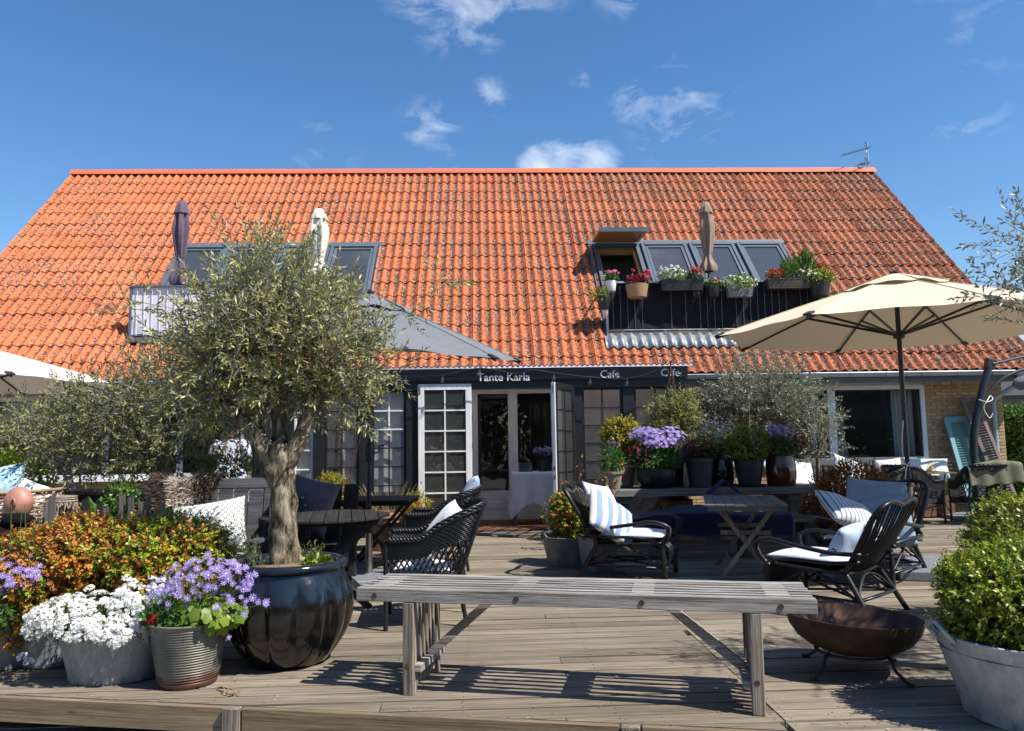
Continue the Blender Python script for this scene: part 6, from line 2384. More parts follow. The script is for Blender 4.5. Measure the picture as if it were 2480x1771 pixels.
# ---- string of bulbs along the sign board
sl = thing('string_lights', 'string of clear bulbs on black cable along the porch sign board', 'string lights', (0, 10.72, 0))
bp = [(-1.75, 2.30), (-1.08, 2.235), (-.57, 2.245), (-.05, 2.335), (.45, 2.255), (.70, 2.30), (.99, 2.255), (1.50, 2.19), (2.02, 2.16), (2.44, 2.27), (2.62, 2.42)]
MB().tube(bez([(x, 0, z) for x, z in bp], 80), .006, 5).build('cable', BLACKPAINT, sl, True)
for x, z in [(-1.08, 2.235), (-.57, 2.245), (-.05, 2.335), (.45, 2.255), (.99, 2.255), (1.50, 2.19), (2.02, 2.16)]:
    b = MB().lathe([(.006, 0), (.014, -.004), (.014, -.034), (.010, -.036)], 10, (x, 0, z)).build('socket', BLACKPAINT, sl)
    bb = MB().lathe([(.012, -.034), (.016, -.046), (.026, -.066), (.0275, -.08), (.022, -.098), (.010, -.107), (.0, -.109)], 14, (x, 0, z)).build('bulb', LAMP_GLASS, sl, smooth=True)
    MB().tube([(x, 0, z - .036), (x, 0, z - .06)], .008, 6).tube([(x - .006, 0, z - .06), (x - .009, 0, z - .085), (x, 0, z - .09), (x + .009, 0, z - .085), (x + .006, 0, z - .06)], .0018, 4).build('filament', BRASS, bb)

# ---- table with white cloth inside the entrance
ct = thing('cloth_table', 'small table under a long white cloth inside the entrance', 'table', (0.72, 11.95, .03))
MB().bbox(-.30, .34, -.28, .28, .78, .80).build('tabletop', GREYWOOD, ct)
for sx in (-.26, .30):
    for sy in (-.24, .24):
        MB().bbox(sx - .02, sx + .02, sy - .02, sy + .02, 0, .779).build('leg', TABLEWOOD, ct)


def drape(u, v):
    a = u * 2 * math.pi
    c, s = math.cos(a), math.sin(a)
    k = 1 / max(abs(c), abs(s))
    bx, by = c * k * .33, s * k * .29
    if v < .45:
        f = v / .45
        return (bx * f + .02, by * f, .808)
    f = (v - .45) / .55
    cor = (1 - max(0, min(1, (k - 1) / .38)))
    fold = .022 * math.sin(a * 9) * f
    ln = (.46 + .22 * (1 - cor)) * f
    return (bx * (1 + .10 * f) + .02 + fold * c * 1.5, by * (1 + .10 * f) + fold * s * 1.5, .806 - ln)


dcl = MB()
dcl.grid(drape, 120, 24)
do = dcl.build('tablecloth', WHITECLOTH, None, smooth=True)
do.location = (0.72, 11.95, .03)
tag(do, 'white cloth hanging in folds over the small entrance table', 'tablecloth')
gx = thing('glass_lantern', 'square aqua glass candle holder on the white tablecloth', 'candle holder', (0.63, 11.84, .842))
g = MB()
for a, b in (((-.10, -.05), (.10, -.05)), ((.10, -.05), (.10, .05)), ((.10, .05), (-.10, .05)), ((-.10, .05), (-.10, -.05)), ((0, -.05), (0, .05))):
    g.add([(a[0], a[1], 0), (b[0], b[1], 0), (b[0], b[1], .135), (a[0], a[1], .135)], [(0, 1, 2, 3)])
g.build('glass_box', AQUAGLASS, gx, solid=.006)
MB().tube([(.05, 0, .004), (.05, 0, .05)], .018, 10).build('candle', WAX, gx)
P12 = pot('grey_pot', 'grey pot of lilac flowers on the white tablecloth', (0.93, 11.90, .84), .09, .12, .19, GREYPOT, .008, 'pots in the entrance')

# ---- shutters leaning on the wall


def shutter(label, loc, rx, w, h, mat, ry=0.0, panel=0.28, fr=0.075):
    t = thing('window_shutter', label, 'shutter', loc, 0, 'old shutters leaning on the wall', rot=(R(rx), R(ry), 0))
    f = MB()
    f.bbox(0, fr, -.018, .018, 0, h).bbox(w - fr, w, -.018, .018, 0, h)
    mid = h * .42
    f.bbox(fr, w - fr, -.018, .018, h - fr * 1.2, h).bbox(fr, w - fr, -.018, .018, 0, fr * 1.4).bbox(fr, w - fr, -.018, .018, mid, mid + fr)
    f.build('frame', mat, t, bevel=.003)
    for za, zb2 in ((fr * 1.4, mid), (mid + fr, h - fr * 1.2)):
        n = max(3, int((zb2 - za) / .043))
        for k in range(n):
            z = za + (zb2 - za) * (k + .5) / n
            MB().box((w / 2, 0, z), (w - 2 * fr + .006, .006, .046), Matrix.Rotation(R(48), 3, 'X')).build('louvre', mat, t)
    return t


shutter('turquoise louvred shutter leaning on the brick wall, left one', (7.95, 12.46, .0), -14, .53, 1.64, TURQ, ry=-4)
shutter('turquoise louvred shutter leaning on the brick wall, behind the downpipe', (8.34, 12.50, .0), -12.5, .36, 1.64, TURQ, ry=-6)
shutter('narrow weathered brown louvred shutter leaning in front of the turquoise ones', (8.42, 12.28, .0), -14.5, .28, 1.98, BROWNSHUT, ry=-9.5, fr=.06)

# ---- garden bench, table and cushions by the right window
gb_ = thing('garden_bench', 'grey painted garden bench with spindle back under the big window', 'bench', (6.05, 12.55, 0))
GP = pm('grey_bench_paint', (0.14, 0.145, 0.155), (0.10, 0.105, 0.115), .6, 8, bmp=.1)
MB().bbox(-1.0, 1.25, .12, .16, .82, .94).build('top_rail', GP, gb_, bevel=.004)
MB().bbox(-1.0, 1.25, .12, .16, .50, .56).build('lower_rail', GP, gb_, bevel=.004)
for k in range(24):
    MB().bbox(-.95 + k * .092, -.95 + k * .092 + .05, .13, .15, .561, .819).build('spindle', GP, gb_)
for k in range(4):
    MB().bbox(-1.0, 1.25, -.36 + k * .115, -.36 + k * .115 + .105, .40, .425).build('seat_slat', GP, gb_)
for xx in (-.98, 1.2):
    MB().bbox(xx, xx + .06, .10, .16, 0, .94).build('leg', GP, gb_)
    MB().bbox(xx, xx + .06, -.36, -.30, 0, .62).build('leg', GP, gb_)
    MB().bbox(xx - .01, xx + .07, -.38, .12, .621, .65).build('armrest', GP, gb_)
seat_pad('long white pad lying on the grey garden bench', (6.15, 12.42, .47), 0, 2.0, .46, .11, WHITECLOTH)
cushion('white cushion with mint lines leaning at the left of the garden bench', (5.92, 12.36, .72), (R(-22), R(20), R(10)), .62, .48, .16, MINTSTRIPE, seed=21)
cushion('small white cushion in the middle of the garden bench', (6.62, 12.42, .72), (R(-18), R(-6), R(-15)), .40, .42, .15, WHITECLOTH, seed=22)
cushion('mint and white cushion at the right of the garden bench', (7.22, 12.40, .74), (R(-20), R(3), R(-4)), .74, .40, .16, MINTSTRIPE, seed=23)
cushion('white cushion crumpled on the chair behind the red-brown jar', (4.75, 11.55, .72), (R(-25), R(10), R(15)), .55, .50, .18, WHITECLOTH, seed=24)
cushion('second white cushion lying low behind the small olive sapling', (5.02, 11.35, .52), (R(-65), R(8), R(0)), .50, .44, .16, WHITECLOTH, seed=25)
lc = thing('lounge_chair', 'low dark wooden lounge chair behind the red-brown jar', 'chair', (4.85, 11.75, 0))
MB().bbox(-.35, .35, -.35, .35, .36, .42).build('seat', SOFAWOOD, lc)
MB().box((0, .36, .68), (.70, .04, .56), Matrix.Rotation(R(-14), 3, 'X')).build('backrest', SOFAWOOD, lc)
for sx in (-.32, .32):
    for sy in (-.32, .32):
        MB().bbox(sx - .025, sx + .025, sy - .025, sy + .025, 0, .36).build('leg', SOFAWOOD, lc)
ft_ = thing('garden_table', 'pale garden table in front of the grey bench', 'table', (6.75, 11.95, 0), R(2))
for k in range(5):
    MB().bbox(-.55, .55, -.24 + k * .1, -.24 + k * .1 + .092, .70, .72).build('plank', RIM, ft_)
for sx in (-1, 1):
    MB().tube([(sx * .48, -.2, 0), (sx * .38, .2, .70)], .011, 6).tube([(sx * .48, .2, 0), (sx * .38, -.2, .70)], .011, 6).build('leg', DARKMETAL, ft_)
for x, lab in ((6.50, 'glass jar lantern on the pale garden table, left one'), (7.02, 'glass jar lantern on the pale garden table, right one')):
    j = thing('jar_lantern', lab, 'candle holder', (x, 11.92, .721), 0, 'jar lanterns on the garden table')
    MB().lathe([(.045, 0), (.062, .01), (.062, .14), (.05, .17), (.052, .185)], 20).build('jar', LAMP_GLASS, j, smooth=True)
    MB().lathe([(0, .002), (.09, .002), (.10, .012), (.092, .012)], 20).build('plate', CANE, j)
    MB().tube([(0, 0, .012), (0, 0, .09)], .028, 10).build('candle', WAX, j)
# blanket over the woven chair
ob = MB()


def blk(u, v):
    x = -.34 + .74 * u
    a = (v - .42) * .62
    drop = 0.02 * math.sin(u * 15) + .03 * math.sin(u * 7 + 1)
    if abs(a) < .05:
        y, z = a * .8, .03 * (1 - (a / .05) ** 2)
    else:
        s = 1 if a > 0 else -1
        y = s * (.045 + .10 * (abs(a) - .05)) - (.06 if s < 0 else 0) * (abs(a))
        z = -(abs(a) - .05) * .9 - .01 + drop * abs(a) * 2
    return (x + .05 * abs(a), y + .012 * math.sin(u * 20), z + .05 * math.sin(u * math.pi))


ob.grid(blk, 40, 24)
obo = ob.build('blanket', OLIVECLOTH, None, smooth=True, solid=.012)
obo.location = (7.34, 10.86, .835)
obo.rotation_euler = (0, R(4), R(172))
tag(obo, 'olive green blanket draped over the back of a woven chair', 'blanket')
cr_ = thing('wooden_crate', 'reddish wooden crate on the floor behind the far woven chairs', 'crate', (7.15, 12.25, 0), R(10))
for k in range(3):
    MB().bbox(-.28, .28, -.20, -.185, .02 + k * .11, .12 + k * .11).bbox(-.28, .28, .185, .20, .02 + k * .11, .12 + k * .11).build('slat', HALLWOOD, cr_)
MB().bbox(-.28, -.265, -.184, .184, .02, .34).bbox(.265, .28, -.184, .184, .02, .34).build('end_board', HALLWOOD, cr_)
st_ = 0
for k, (x, y, r, z) in enumerate([(8.35, 10.4, .26, .12), (8.75, 10.7, .24, .10), (8.1, 9.9, .20, .08), (9.1, 10.3, .30, .14), (8.55, 9.7, .18, .08)]):
    b = MB().lathe([(0.01, -.6), (.6, -.5), (.95, -.1), (1, .1), (.85, .5), (.5, .75), (.01, .82)], 14, (0, 0, 0), lambda a, zz, k=k: 1 + .14 * math.sin(2 * a + k) + .08 * math.sin(5 * a + 2 * k + zz * 3))
    o = b.build('boulder', STONE, None, smooth=True)
    o.scale = (r, r * .9, r * .75)
    o.location = (x, y, z)
    tag(o, ('grey field stone nearest the house in the row beyond the terrace', 'middle grey field stone of the row, beside the one nearest the house', 'grey field stone in front of the first one near the house', 'largest grey field stone, at the far right of the row', 'small grey field stone nearest the viewer in the row')[k], 'stone', 'field stones beyond the terrace')

# ================================================================== LEFT SEATING CORNER
sofa = thing('plank_sofa', 'weathered grey plank sofa with sheepskin and ring-print cushion behind the bronze bushes', 'sofa', (-2.28, 6.35, 0), R(-4))
for k in range(8):
    MB().box((-.46 + k * .131, .30, .70), (.122, .022, .56), Matrix.Rotation(R(-9), 3, 'X')).build('back_plank', SOFAWOOD, sofa, bevel=.003)
MB().box((0, .355, .985), (1.12, .05, .085), Matrix.Rotation(R(-9), 3, 'X')).build('top_rail', SOFAWOOD, sofa, bevel=.004)
for k in range(5):
    MB().bbox(-.52, .52, -.38 + k * .13, -.38 + k * .13 + .12, .36, .385).build('seat_plank', SOFAWOOD, sofa, bevel=.003)
for sx in (-1, 1):
    for k, (y, zz, tl) in enumerate(((.30, .98, -9), (.20, .93, -5), (.10, .86, -2))):
        MB().box((sx * .545, y, zz / 2), (.03, .085, zz), Matrix.Rotation(R(tl), 3, 'X')).build('side_plank', GREYWOODZ, sofa, bevel=.003)
    MB().bbox(sx * .545 - .03, sx * .545 + .03, -.40, -.33, 0, .56).build('leg', GREYWOODZ, sofa, bevel=.003)
    MB().bbox(sx * .545 - .04, sx * .545 + .04, -.42, .10, .561, .59).build('armrest', SOFAWOOD, sofa, bevel=.003)
cushion('white cushion printed with grey rings on the plank sofa', (-2.12, 6.08, .67), (R(-20), R(-8), R(8)), .56, .44, .15, RINGCLOTH, seed=31)
seat_pad('beige seat pad with worn edge on the plank sofa', (-2.10, 6.12, .43), R(0), .80, .50, .09, BEIGEPAD)
# sheepskin: a pelt with long curved hair
sk_ = thing('sheepskin', 'long-haired cream and brown sheepskin over the back of the plank sofa', 'sheepskin', (-2.50, 6.62, 1.02))
pel = MB()


def pelt(u, v):
    x = (u - .5) * .56
    a = v * .80
    if a < .16:
        y, z = .10 - a, .02 + .015 * math.cos(u * 6)
    else:
        y, z = -.07 - (a - .16) * .28, .02 - (a - .16) * .78
    return (x * (1 - .15 * math.sin(v * 3)), y, z + .012 * math.sin(u * 9 + v * 5))


pel.grid(pelt, 18, 22)
PELT = clothmat('pelt_skin', (.34, .28, .22), (.22, .17, .13))
pel.build('pelt', PELT, sk_, smooth=True, solid=.012)
n = 5200
uu, vv = rng.random(n), rng.random(n)
A = np.array([pelt(u, v) for u, v in zip(uu, vv)])
cx_ = (uu - .5) * 2
D = unit(np.stack([cx_ * .9 + rng.normal(size=n) * .3, -0.55 + rng.normal(size=n) * .25, .35 - 1.1 * vv + rng.normal(size=n) * .25], 1))
V, F = kites(A, D, rng.uniform(.045, .085, n), .0075, .1, .3)
HAIR_L = leafmat('cream_hair', [(0, (.42, .33, .26)), (.5, (.60, .51, .43)), (1, (.74, .67, .60))], None, .15, .7, .2)
HAIR_D = leafmat('brown_hair', [(0, (.035, .025, .02)), (.6, (.09, .065, .05)), (1, (.20, .15, .12))], None, .1, .7, .2)
lightsel = (np.abs(cx_ + .1 * np.sin(vv * 7)) < .34 + .12 * vv) & (vv > .12)
for sel, mt in ((lightsel, HAIR_L), (~lightsel, HAIR_D)):
    V, F = kites(A[sel], D[sel], rng.uniform(.045, .09, sel.sum()), .0075, .1, .3)
    arr_obj('hair', V, F, mt, sk_, kind='stuff')

# dark seat behind with two more cushions
ds = thing('dark_garden_seat', 'dark timber garden seat behind the plank sofa, beside the olive trunk', 'bench', (-1.75, 7.35, 0), R(-10))
MB().bbox(-.50, .50, -.30, .25, .36, .40).build('seat', BLACKWOOD, ds)
for k in range(6):
    MB().box((-.42 + k * .168, .26, .66), (.14, .022, .52), Matrix.Rotation(R(-8), 3, 'X')).build('back_plank', BLACKWOOD, ds)
for sx in (-.46, .46):
    for sy in (-.26, .22):
        MB().bbox(sx - .03, sx + .03, sy - .03, sy + .03, 0, .36).build('leg', BLACKWOOD, ds)
cushion('grey-mauve hatched cushion on the dark seat left of the olive trunk', (-1.66, 7.32, .74), (R(-14), R(14), R(-8)), .52, .52, .17, HATCHED, seed=33)
cushion('dark blue cushion with pale flowers beside the olive trunk', (-1.80, 7.10, .62), (R(-16), R(-10), R(10)), .42, .42, .15, DARKPRINT, seed=34)

# low weathered picket fence
pk = thing('picket_fence', 'short crooked fence of weathered dark pickets behind the bronze bushes', 'fence', (-2.88, 6.00, 0), R(4))
r_ = random.Random(5)
for k in range(13):
    h = r_.uniform(.80, .98)
    w = r_.uniform(.035, .055)
    x = -.46 + k * .072 + r_.uniform(-.012, .012)
    y = r_.choice((-.03, .03, .06))
    MB().add([(x - w / 2, y - .008, 0), (x + w / 2, y - .008, 0), (x + w / 2, y + .008, 0), (x - w / 2, y + .008, 0), (x - w / 2 * .8, y - .008, h - .02), (x + w / 2 * .9, y - .008, h), (x + w / 2 * .9, y + .008, h), (x - w / 2 * .8, y + .008, h - .02)], [(3, 2, 1, 0), (4, 5, 6, 7), (0, 1, 5, 4), (1, 2, 6, 5), (2, 3, 7, 6), (3, 0, 4, 7)])
    m_ = MB()
    m_.add([(x - w / 2, y - .008, 0), (x + w / 2, y - .008, 0), (x + w / 2, y + .008, 0), (x - w / 2, y + .008, 0), (x - w / 2 * .8, y - .008, h - .02), (x + w / 2 * .9, y - .008, h), (x + w / 2 * .9, y + .008, h), (x - w / 2 * .8, y + .008, h - .02)], [(3, 2, 1, 0), (4, 5, 6, 7), (0, 1, 5, 4), (1, 2, 6, 5), (2, 3, 7, 6), (3, 0, 4, 7)])
    m_.build('picket', GREYWOODZ if r_.random() < .55 else BLACKWOOD, pk).rotation_euler = (0, R(r_.uniform(-2.5, 2.5)), 0)
MB().beam((-.50, .0, .60), (.50, .0, .68), .015, .07).build('rail', BLACKWOOD, pk)
MB().beam((-.20, -.045, .62), (.52, -.045, .80), .012, .12).build('board', BLACKWOOD, pk)

# latticed bamboo lantern on a low stand
bl = thing('bamboo_lantern', 'tapering pale bamboo lattice lantern behind the bronze bushes', 'lantern', (-3.42, 6.45, .30))
lb = MB()


def lr(z):
    return .215 - .125 * (z / .60) ** .85


for s in (-1, 1):
    for k in range(18):
        pts = []
        for j in range(13):
            z = .60 * j / 12
            a = 2 * math.pi * k / 18 + s * 1.25 * j / 12
            pts.append((lr(z) * math.cos(a), lr(z) * math.sin(a), z))
        lb.tube(pts, .0055, 4)
for z in (0, .02, .58, .60, .615):
    lb.tube([((lr(min(z, .6)) + .004) * math.cos(i * math.pi / 16), (lr(min(z, .6)) + .004) * math.sin(i * math.pi / 16), z) for i in range(32)], .007, 5, closed=True)
lb.build('lattice', CANEGREY, bl, True)
MB().lathe([(.0, 0), (.06, .001), (.06, .30), (.0, .301)], 16).build('candle_glass', WAX, bl)
stl = thing('low_stool', 'low dark stool under the bamboo lantern', 'stool', (-3.42, 6.45, 0))
MB().bbox(-.22, .22, -.22, .22, .26, .299).build('seat', BLACKWOOD, stl)
for sx in (-.17, .17):
    for sy in (-.17, .17):
        MB().bbox(sx - .025, sx + .025, sy - .025, sy + .025, 0, .259).build('leg', BLACKWOOD, stl)

# dark console with white lantern
cs = thing('dark_console', 'dark timber console with brown top along the left window', 'console table', (-4.05, 7.75, 0))
MB().bbox(-.95, .85, -.22, .22, .86, .90).build('top', TABLEWOOD, cs, bevel=.004)
MB().bbox(-.92, .82, -.20, .20, .62, .855).build('drawer_front', BLACKWOOD, cs)
for k in range(3):
    MB().bbox(-.92 + k * .58, -.92 + k * .58 + .57, -.21, -.18, .05, .61).build('door_panel', BLACKWOOD, cs, bevel=.004)
MB().bbox(-.92, .82, -.175, .20, 0, .61).build('carcass', BLACKWOOD, cs)
wl_ = thing('white_lantern', 'white pointed lantern half hidden in the olive leaves', 'lantern', (-4.06, 7.72, .901))
lm = MB()
for a in range(4):
    c, s = (1, -1, -1, 1)[a] * .075, (1, 1, -1, -1)[a] * .075
    lm.bbox(c - .008, c + .008, s - .008, s + .008, .02, .27)
lm.bbox(-.095, .095, -.095, .095, 0, .02).bbox(-.09, .09, -.09, .09, .27, .285)
for sy in (-.078, .078):
    lm.bbox(-.004, .004, sy - .004, sy + .004, .02, .27)
lm.build('frame', WHITEPAINT, wl_)
MB().lathe([(.125, .285), (.09, .32), (.04, .36), (.03, .39), (.012, .395), (.0, .44)], 4).build('roof', WHITEPAINT, wl_)
MB().tube([(0, 0, .02), (0, 0, .14)], .03, 12).build('candle', WAX, wl_)

# wicker tub chair with light blue cushion
bc = thing('basket_chair', 'round natural wicker tub chair behind the bald man', 'armchair', (-4.30, 7.05, 0))
bw = MB()
for k in range(22):
    z = .20 + k * .034
    rr_ = .40 + .10 * math.sin((z - .2) / .75 * 1.5)
    bw.tube([(rr_ * math.cos(i * math.pi / 30), rr_ * math.sin(i * math.pi / 30), z + .006 * (1 if (i + k) % 2 else -1)) for i in range(60)], .0085 if k % 3 else .012, 4, closed=True)
for k in range(40):
    a = 2 * math.pi * k / 40
    bw.tube([(.40 * math.cos(a), .40 * math.sin(a), .18), (.47 * math.cos(a), .47 * math.sin(a), .55), (.505 * math.cos(a), .505 * math.sin(a), .94)], .007, 4)
bw.tube([(.51 * math.cos(i * math.pi / 30), .51 * math.sin(i * math.pi / 30), .945) for i in range(60)], .018, 6, closed=True)
bw.build('weave', CANE, bc, True)
MB().lathe([(.0, .30), (.40, .30), (.40, .36), (0, .37)], 30).build('seat', BEIGEPAD, bc)
for k in range(4):
    a = R(45 + 90 * k)
    MB().tube([(.34 * math.cos(a), .34 * math.sin(a), 0), (.36 * math.cos(a), .36 * math.sin(a), .3)], .02, 8).build('leg', CANE, bc)
cushion('light blue cushion with bird print in the wicker tub chair', (-4.42, 7.12, .98), (R(-28), R(-14), R(6)), .60, .34, .16, SKYBLUE, seed=41)
cushion('white cushion tucked low in the wicker tub chair', (-4.02, 7.02, .85), (R(-30), R(20), R(0)), .40, .36, .14, WHITECLOTH, seed=42)

# floral dress on a hanger at the porch corner
dz = thing('floral_dress', 'white dress with blue and red flowers hanging at the left porch corner', 'dress', (-3.50, 10.78, 1.42))
dm = MB()


def dress(u, v):
    a = u * 2 * math.pi
    z = -.02 - .86 * v
    w = .10 + .12 * min(1, v / .10) - .05 * math.exp(-((v - .38) / .14) ** 2) + .10 * max(0, v - .4)
    d = .05 + .015 * math.sin(a * 7) * max(0, v - .3) * 2
    return (w * math.cos(a) * (1 + .05 * math.sin(a * 8) * max(0, v - .4)), d * math.sin(a) + .012 * math.sin(a * 9) * v, z)


dm.grid(dress, 60, 30)
dm.build('skirt', FLORAL, dz, smooth=True)
for sx in (-1, 1):
    MB().tube(bez([(sx * .17, 0, -.04), (sx * .25, -.01, -.14), (sx * .27, -.01, -.30)], 10), [.05, .058, .06, .062, .062, .06, .058, .056, .054][:9] + [.05] * 2, 10).build('sleeve', FLORAL, dz, smooth=True) if False else MB().tube([(sx * .15, 0, -.05), (sx * .22, -.01, -.13), (sx * .26, -.01, -.28)], [.05, .058, .062], 12).build('sleeve', FLORAL, dz, smooth=True)
MB().tube(bez([(-.16, 0, -.05), (0, 0, .02), (.16, 0, -.05)], 12), .010, 6).tube(bez([(0, 0, .02), (.0, 0, .06), (.03, .02, .08), (.0, .05, .09), (0, .12, .07)], 14), .004, 5).build('hanger', TABLEWOOD, dz)

# things standing behind the small panes of the porch
ld_ = thing('step_ladder', 'brown wooden step ladder behind the small-paned window left of the white-barred one', 'ladder', (-2.02, 11.34, .03))
for sx in (-1, 1):
    MB().beam((sx * .20, .10, 0), (sx * .11, -.04, 1.55), .035, .03).build('rail', TABLEWOOD, ld_)
for k in range(5):
    w_ = .19 - .018 * k
    MB().bbox(-w_, w_, .055 - .028 * k, .115 - .028 * k, .25 + .29 * k, .275 + .29 * k).build('step', TABLEWOOD, ld_)
for x_, h_, lab in ((-1.22, .34, 'pale stoneware crock behind the white-barred window'), (-1.48, .20, 'low white bowl behind the white-barred window'), (-2.55, .42, 'tall white jug behind the single-row window')):
    j = thing('stoneware', lab, 'crockery', (x_, 11.36, .72))
    MB().lathe([(.0, .0), (.07, 0), (.10, h_ * .4), (.085, h_ * .8), (.09, h_), (.075, h_ * .97), (.07, h_ * .6)], 20).build('vessel', WHITEPVC, j, smooth=True)
sb_ = thing('window_shelf', 'white shelf running behind the small-paned windows', 'shelf', (-1.9, 11.36, 0))
MB().bbox(-1.3, 1.0, -.12, .14, .69, .718).build('board', WHITEPAINT, sb_)
for x_ in (-1.2, -.4, .3, .9):
    MB().bbox(x_ - .02, x_ + .02, -.10, .12, .03, .689).build('bracket', WHITEPAINT, sb_)

# ---- rusty wire plant supports


def obelisk(label, loc, r, h, n=6, apex=True, flip=False):
    t = thing('plant_support', label, 'plant support', loc, 0, 'rusty wire plant supports')
    b = MB()
    for k in range(n):
        a = 2 * math.pi * k / n
        if flip:
            b.tube([(r * math.cos(a), r * math.sin(a), h), (r * .25 * math.cos(a), r * .25 * math.sin(a), h * .4), (0, 0, 0)], .004, 4)
        else:
            b.tube(bez([(r * math.cos(a), r * math.sin(a), 0), (r * .62 * math.cos(a), r * .62 * math.sin(a), h * .45), (.01 * math.cos(a), .01 * math.sin(a), h * .93), (.02 * math.cos(a + 1), .02 * math.sin(a + 1), h)], 14), .005, 4)
    for z, q in (((h, 1.0),) if flip else ((h * .2, .85), (h * .5, .58))):
        b.tube([(r * q * math.cos(i * math.pi / 12), r * q * math.sin(i * math.pi / 12), z) for i in range(24)], .004, 4, closed=True)
    b.build('wire', RUST, t)
    return t


obelisk('tall rusty wire obelisk rising out of the willow bush on the pot table', (2.52, 10.20, 1.0), .20, 1.35)
obelisk('flared rusty wire support standing before the small-paned window', (-1.70, 9.8, .55), .16, .95, 7, flip=True)

# ================================================================== THE SEATED MAN
man = thing('person', 'bald bearded man in a black hoodie sitting at the left edge', 'person', (-3.60, 6.15, -.01), R(-150))
# local frame: he faces -Y, +X is his left ... seat height 0.30


def skin_mesh(name, pts, edges, mat, parent, root, sub=2):
    me = bpy.data.meshes.new(name)
    me.from_pydata([p[0] for p in pts], edges, [])
    o = bpy.data.objects.new(name, me)
    COL.objects.link(o)
    o.parent = parent
    md = o.modifiers.new('skin', 'SKIN')
    md.use_smooth_shade = True
    lay = me.skin_vertices[0] if me.skin_vertices else None
    if lay is None:
        bm = bmesh.new()
        bm.from_mesh(me)
        bm.verts.layers.skin.verify()
        bm.to_mesh(me)
        bm.free()
        lay = me.skin_vertices[0]
    for i, p in enumerate(pts):
        r = p[1] if isinstance(p[1], tuple) else (p[1], p[1])
        lay.data[i].radius = r
        lay.data[i].use_root = (i == root)
    s = o.modifiers.new('smooth', 'SUBSURF')
    s.levels = sub
    s.render_levels = sub
    me.materials.append(mat)
    return o


B = [((0, .06, .36), (.15, .13)), ((0, .10, .48), (.15, .135)), ((0, .10, .60), (.17, .14)), ((0, .06, .70), (.14, .10)), ((0, .02, .765), .052), ((0, -.005, .83), .05)]
E_ = [(0, 1), (1, 2), (2, 3), (3, 4), (4, 5)]
for sx in (-1, 1):
    b = len(B)
    B += [((sx * .14, .05, .69), .066), ((sx * .195, .03, .64), .06), ((sx * .225, -.01, .48), .047), ((sx * .20, -.20, .40), .038), ((sx * .17, -.30, .39), (.030, .022))]
    E_ += [(3, b), (b, b + 1), (b + 1, b + 2), (b + 2, b + 3), (b + 3, b + 4)]
    b = len(B)
    B += [((sx * .085, .04, .345), .085), ((sx * .11, -.36, .36), .062), ((sx * .11, -.42, .10), .045), ((sx * .11, -.43, .045), .04), ((sx * .12, -.56, .03), (.035, .022))]
    E_ += [(0, b), (b, b + 1), (b + 1, b + 2), (b + 2, b + 3), (b + 3, b + 4)]
skin_mesh('body', B, E_, HOODIE, man, 0)
for sx in (-1, 1):                                    # hands with five fingers resting on the thighs
    hb = [((sx * .17, -.30, .39), (.026, .020)), ((sx * .160, -.345, .392), (.040, .016)), ((sx * .155, -.385, .392), (.040, .014))]
    he = [(0, 1), (1, 2)]
    for f, (dx, L) in enumerate(((-.030, .058), (-.010, .066), (.010, .062), (.029, .048))):
        i = len(hb)
        x = sx * .155 + dx
        hb += [((x, -.392, .392), .0095), ((x, -.392 - L * .55, .388), .0085), ((x, -.392 - L, .374), .007)]
        he += [(2, i), (i, i + 1), (i + 1, i + 2)]
    i = len(hb)
    hb += [((sx * .122, -.345, .388), .011), ((sx * .100, -.378, .380), .009), ((sx * .095, -.405, .372), .0075)]
    he += [(1, i), (i, i + 1), (i + 1, i + 2)]
    skin_mesh('hand', hb, he, SKIN, man, 0, 1)
# head, built from a sphere pushed into shape (faces -Y)
hm = bmesh.new()
bmesh.ops.create_uvsphere(hm, u_segments=40, v_segments=30, radius=1.0)
for v in hm.verts:
    x, y, z = v.co
    w = .079 - .012 * max(0, -z) ** 1.5 - .004 * max(0, z)
    dpt = .098
    px_, py_, pz_ = x * w, y * dpt, z * .118
    if z < 0 and y > 0:                      # nape is flatter than the crown
        py_ *= 1 - .30 * min(1, -z * 1.1)
    if z < -.35 and y < 0:                   # jaw and chin come forward
        py_ -= .010 * (-z - .35)
        px_ *= 1 - .12 * (-z - .35)
    fr = max(0, -y) ** 3
    ax = abs(x)
    nose = math.exp(-((x / .17) ** 2)) * math.exp(-(((z + .16) / .20) ** 2)) * fr
    py_ -= .024 * nose * (1.15 if z < -.12 else .75)
    sock = math.exp(-(((ax - .40) / .17) ** 2)) * math.exp(-(((z - .06) / .12) ** 2)) * fr
    py_ += .010 * sock
    brow = math.exp(-(((z - .24) / .09) ** 2)) * fr * (1 if ax < .65 else .3)
    py_ -= .006 * brow
    mouth = math.exp(-(((z + .50) / .05) ** 2)) * math.exp(-((x / .30) ** 2)) * fr
    py_ += .006 * mouth
    lips = (math.exp(-(((z + .43) / .05) ** 2)) + math.exp(-(((z + .57) / .05) ** 2))) * math.exp(-((x / .26) ** 2)) * fr
    py_ -= .005 * lips
    v.co = (px_, py_, pz_)
me = bpy.data.meshes.new('head')
hm.to_mesh(me)
hm.free()
me.materials.append(SKIN)
me.polygons.foreach_set('use_smooth', [True] * len(me.polygons))
head = bpy.data.objects.new('head', me)
COL.objects.link(head)
head.parent = man
head.location = (0, -.028, .895)
head.rotation_euler = (R(6), 0, R(62))
head.scale = (1.1, 1.1, 1.1)
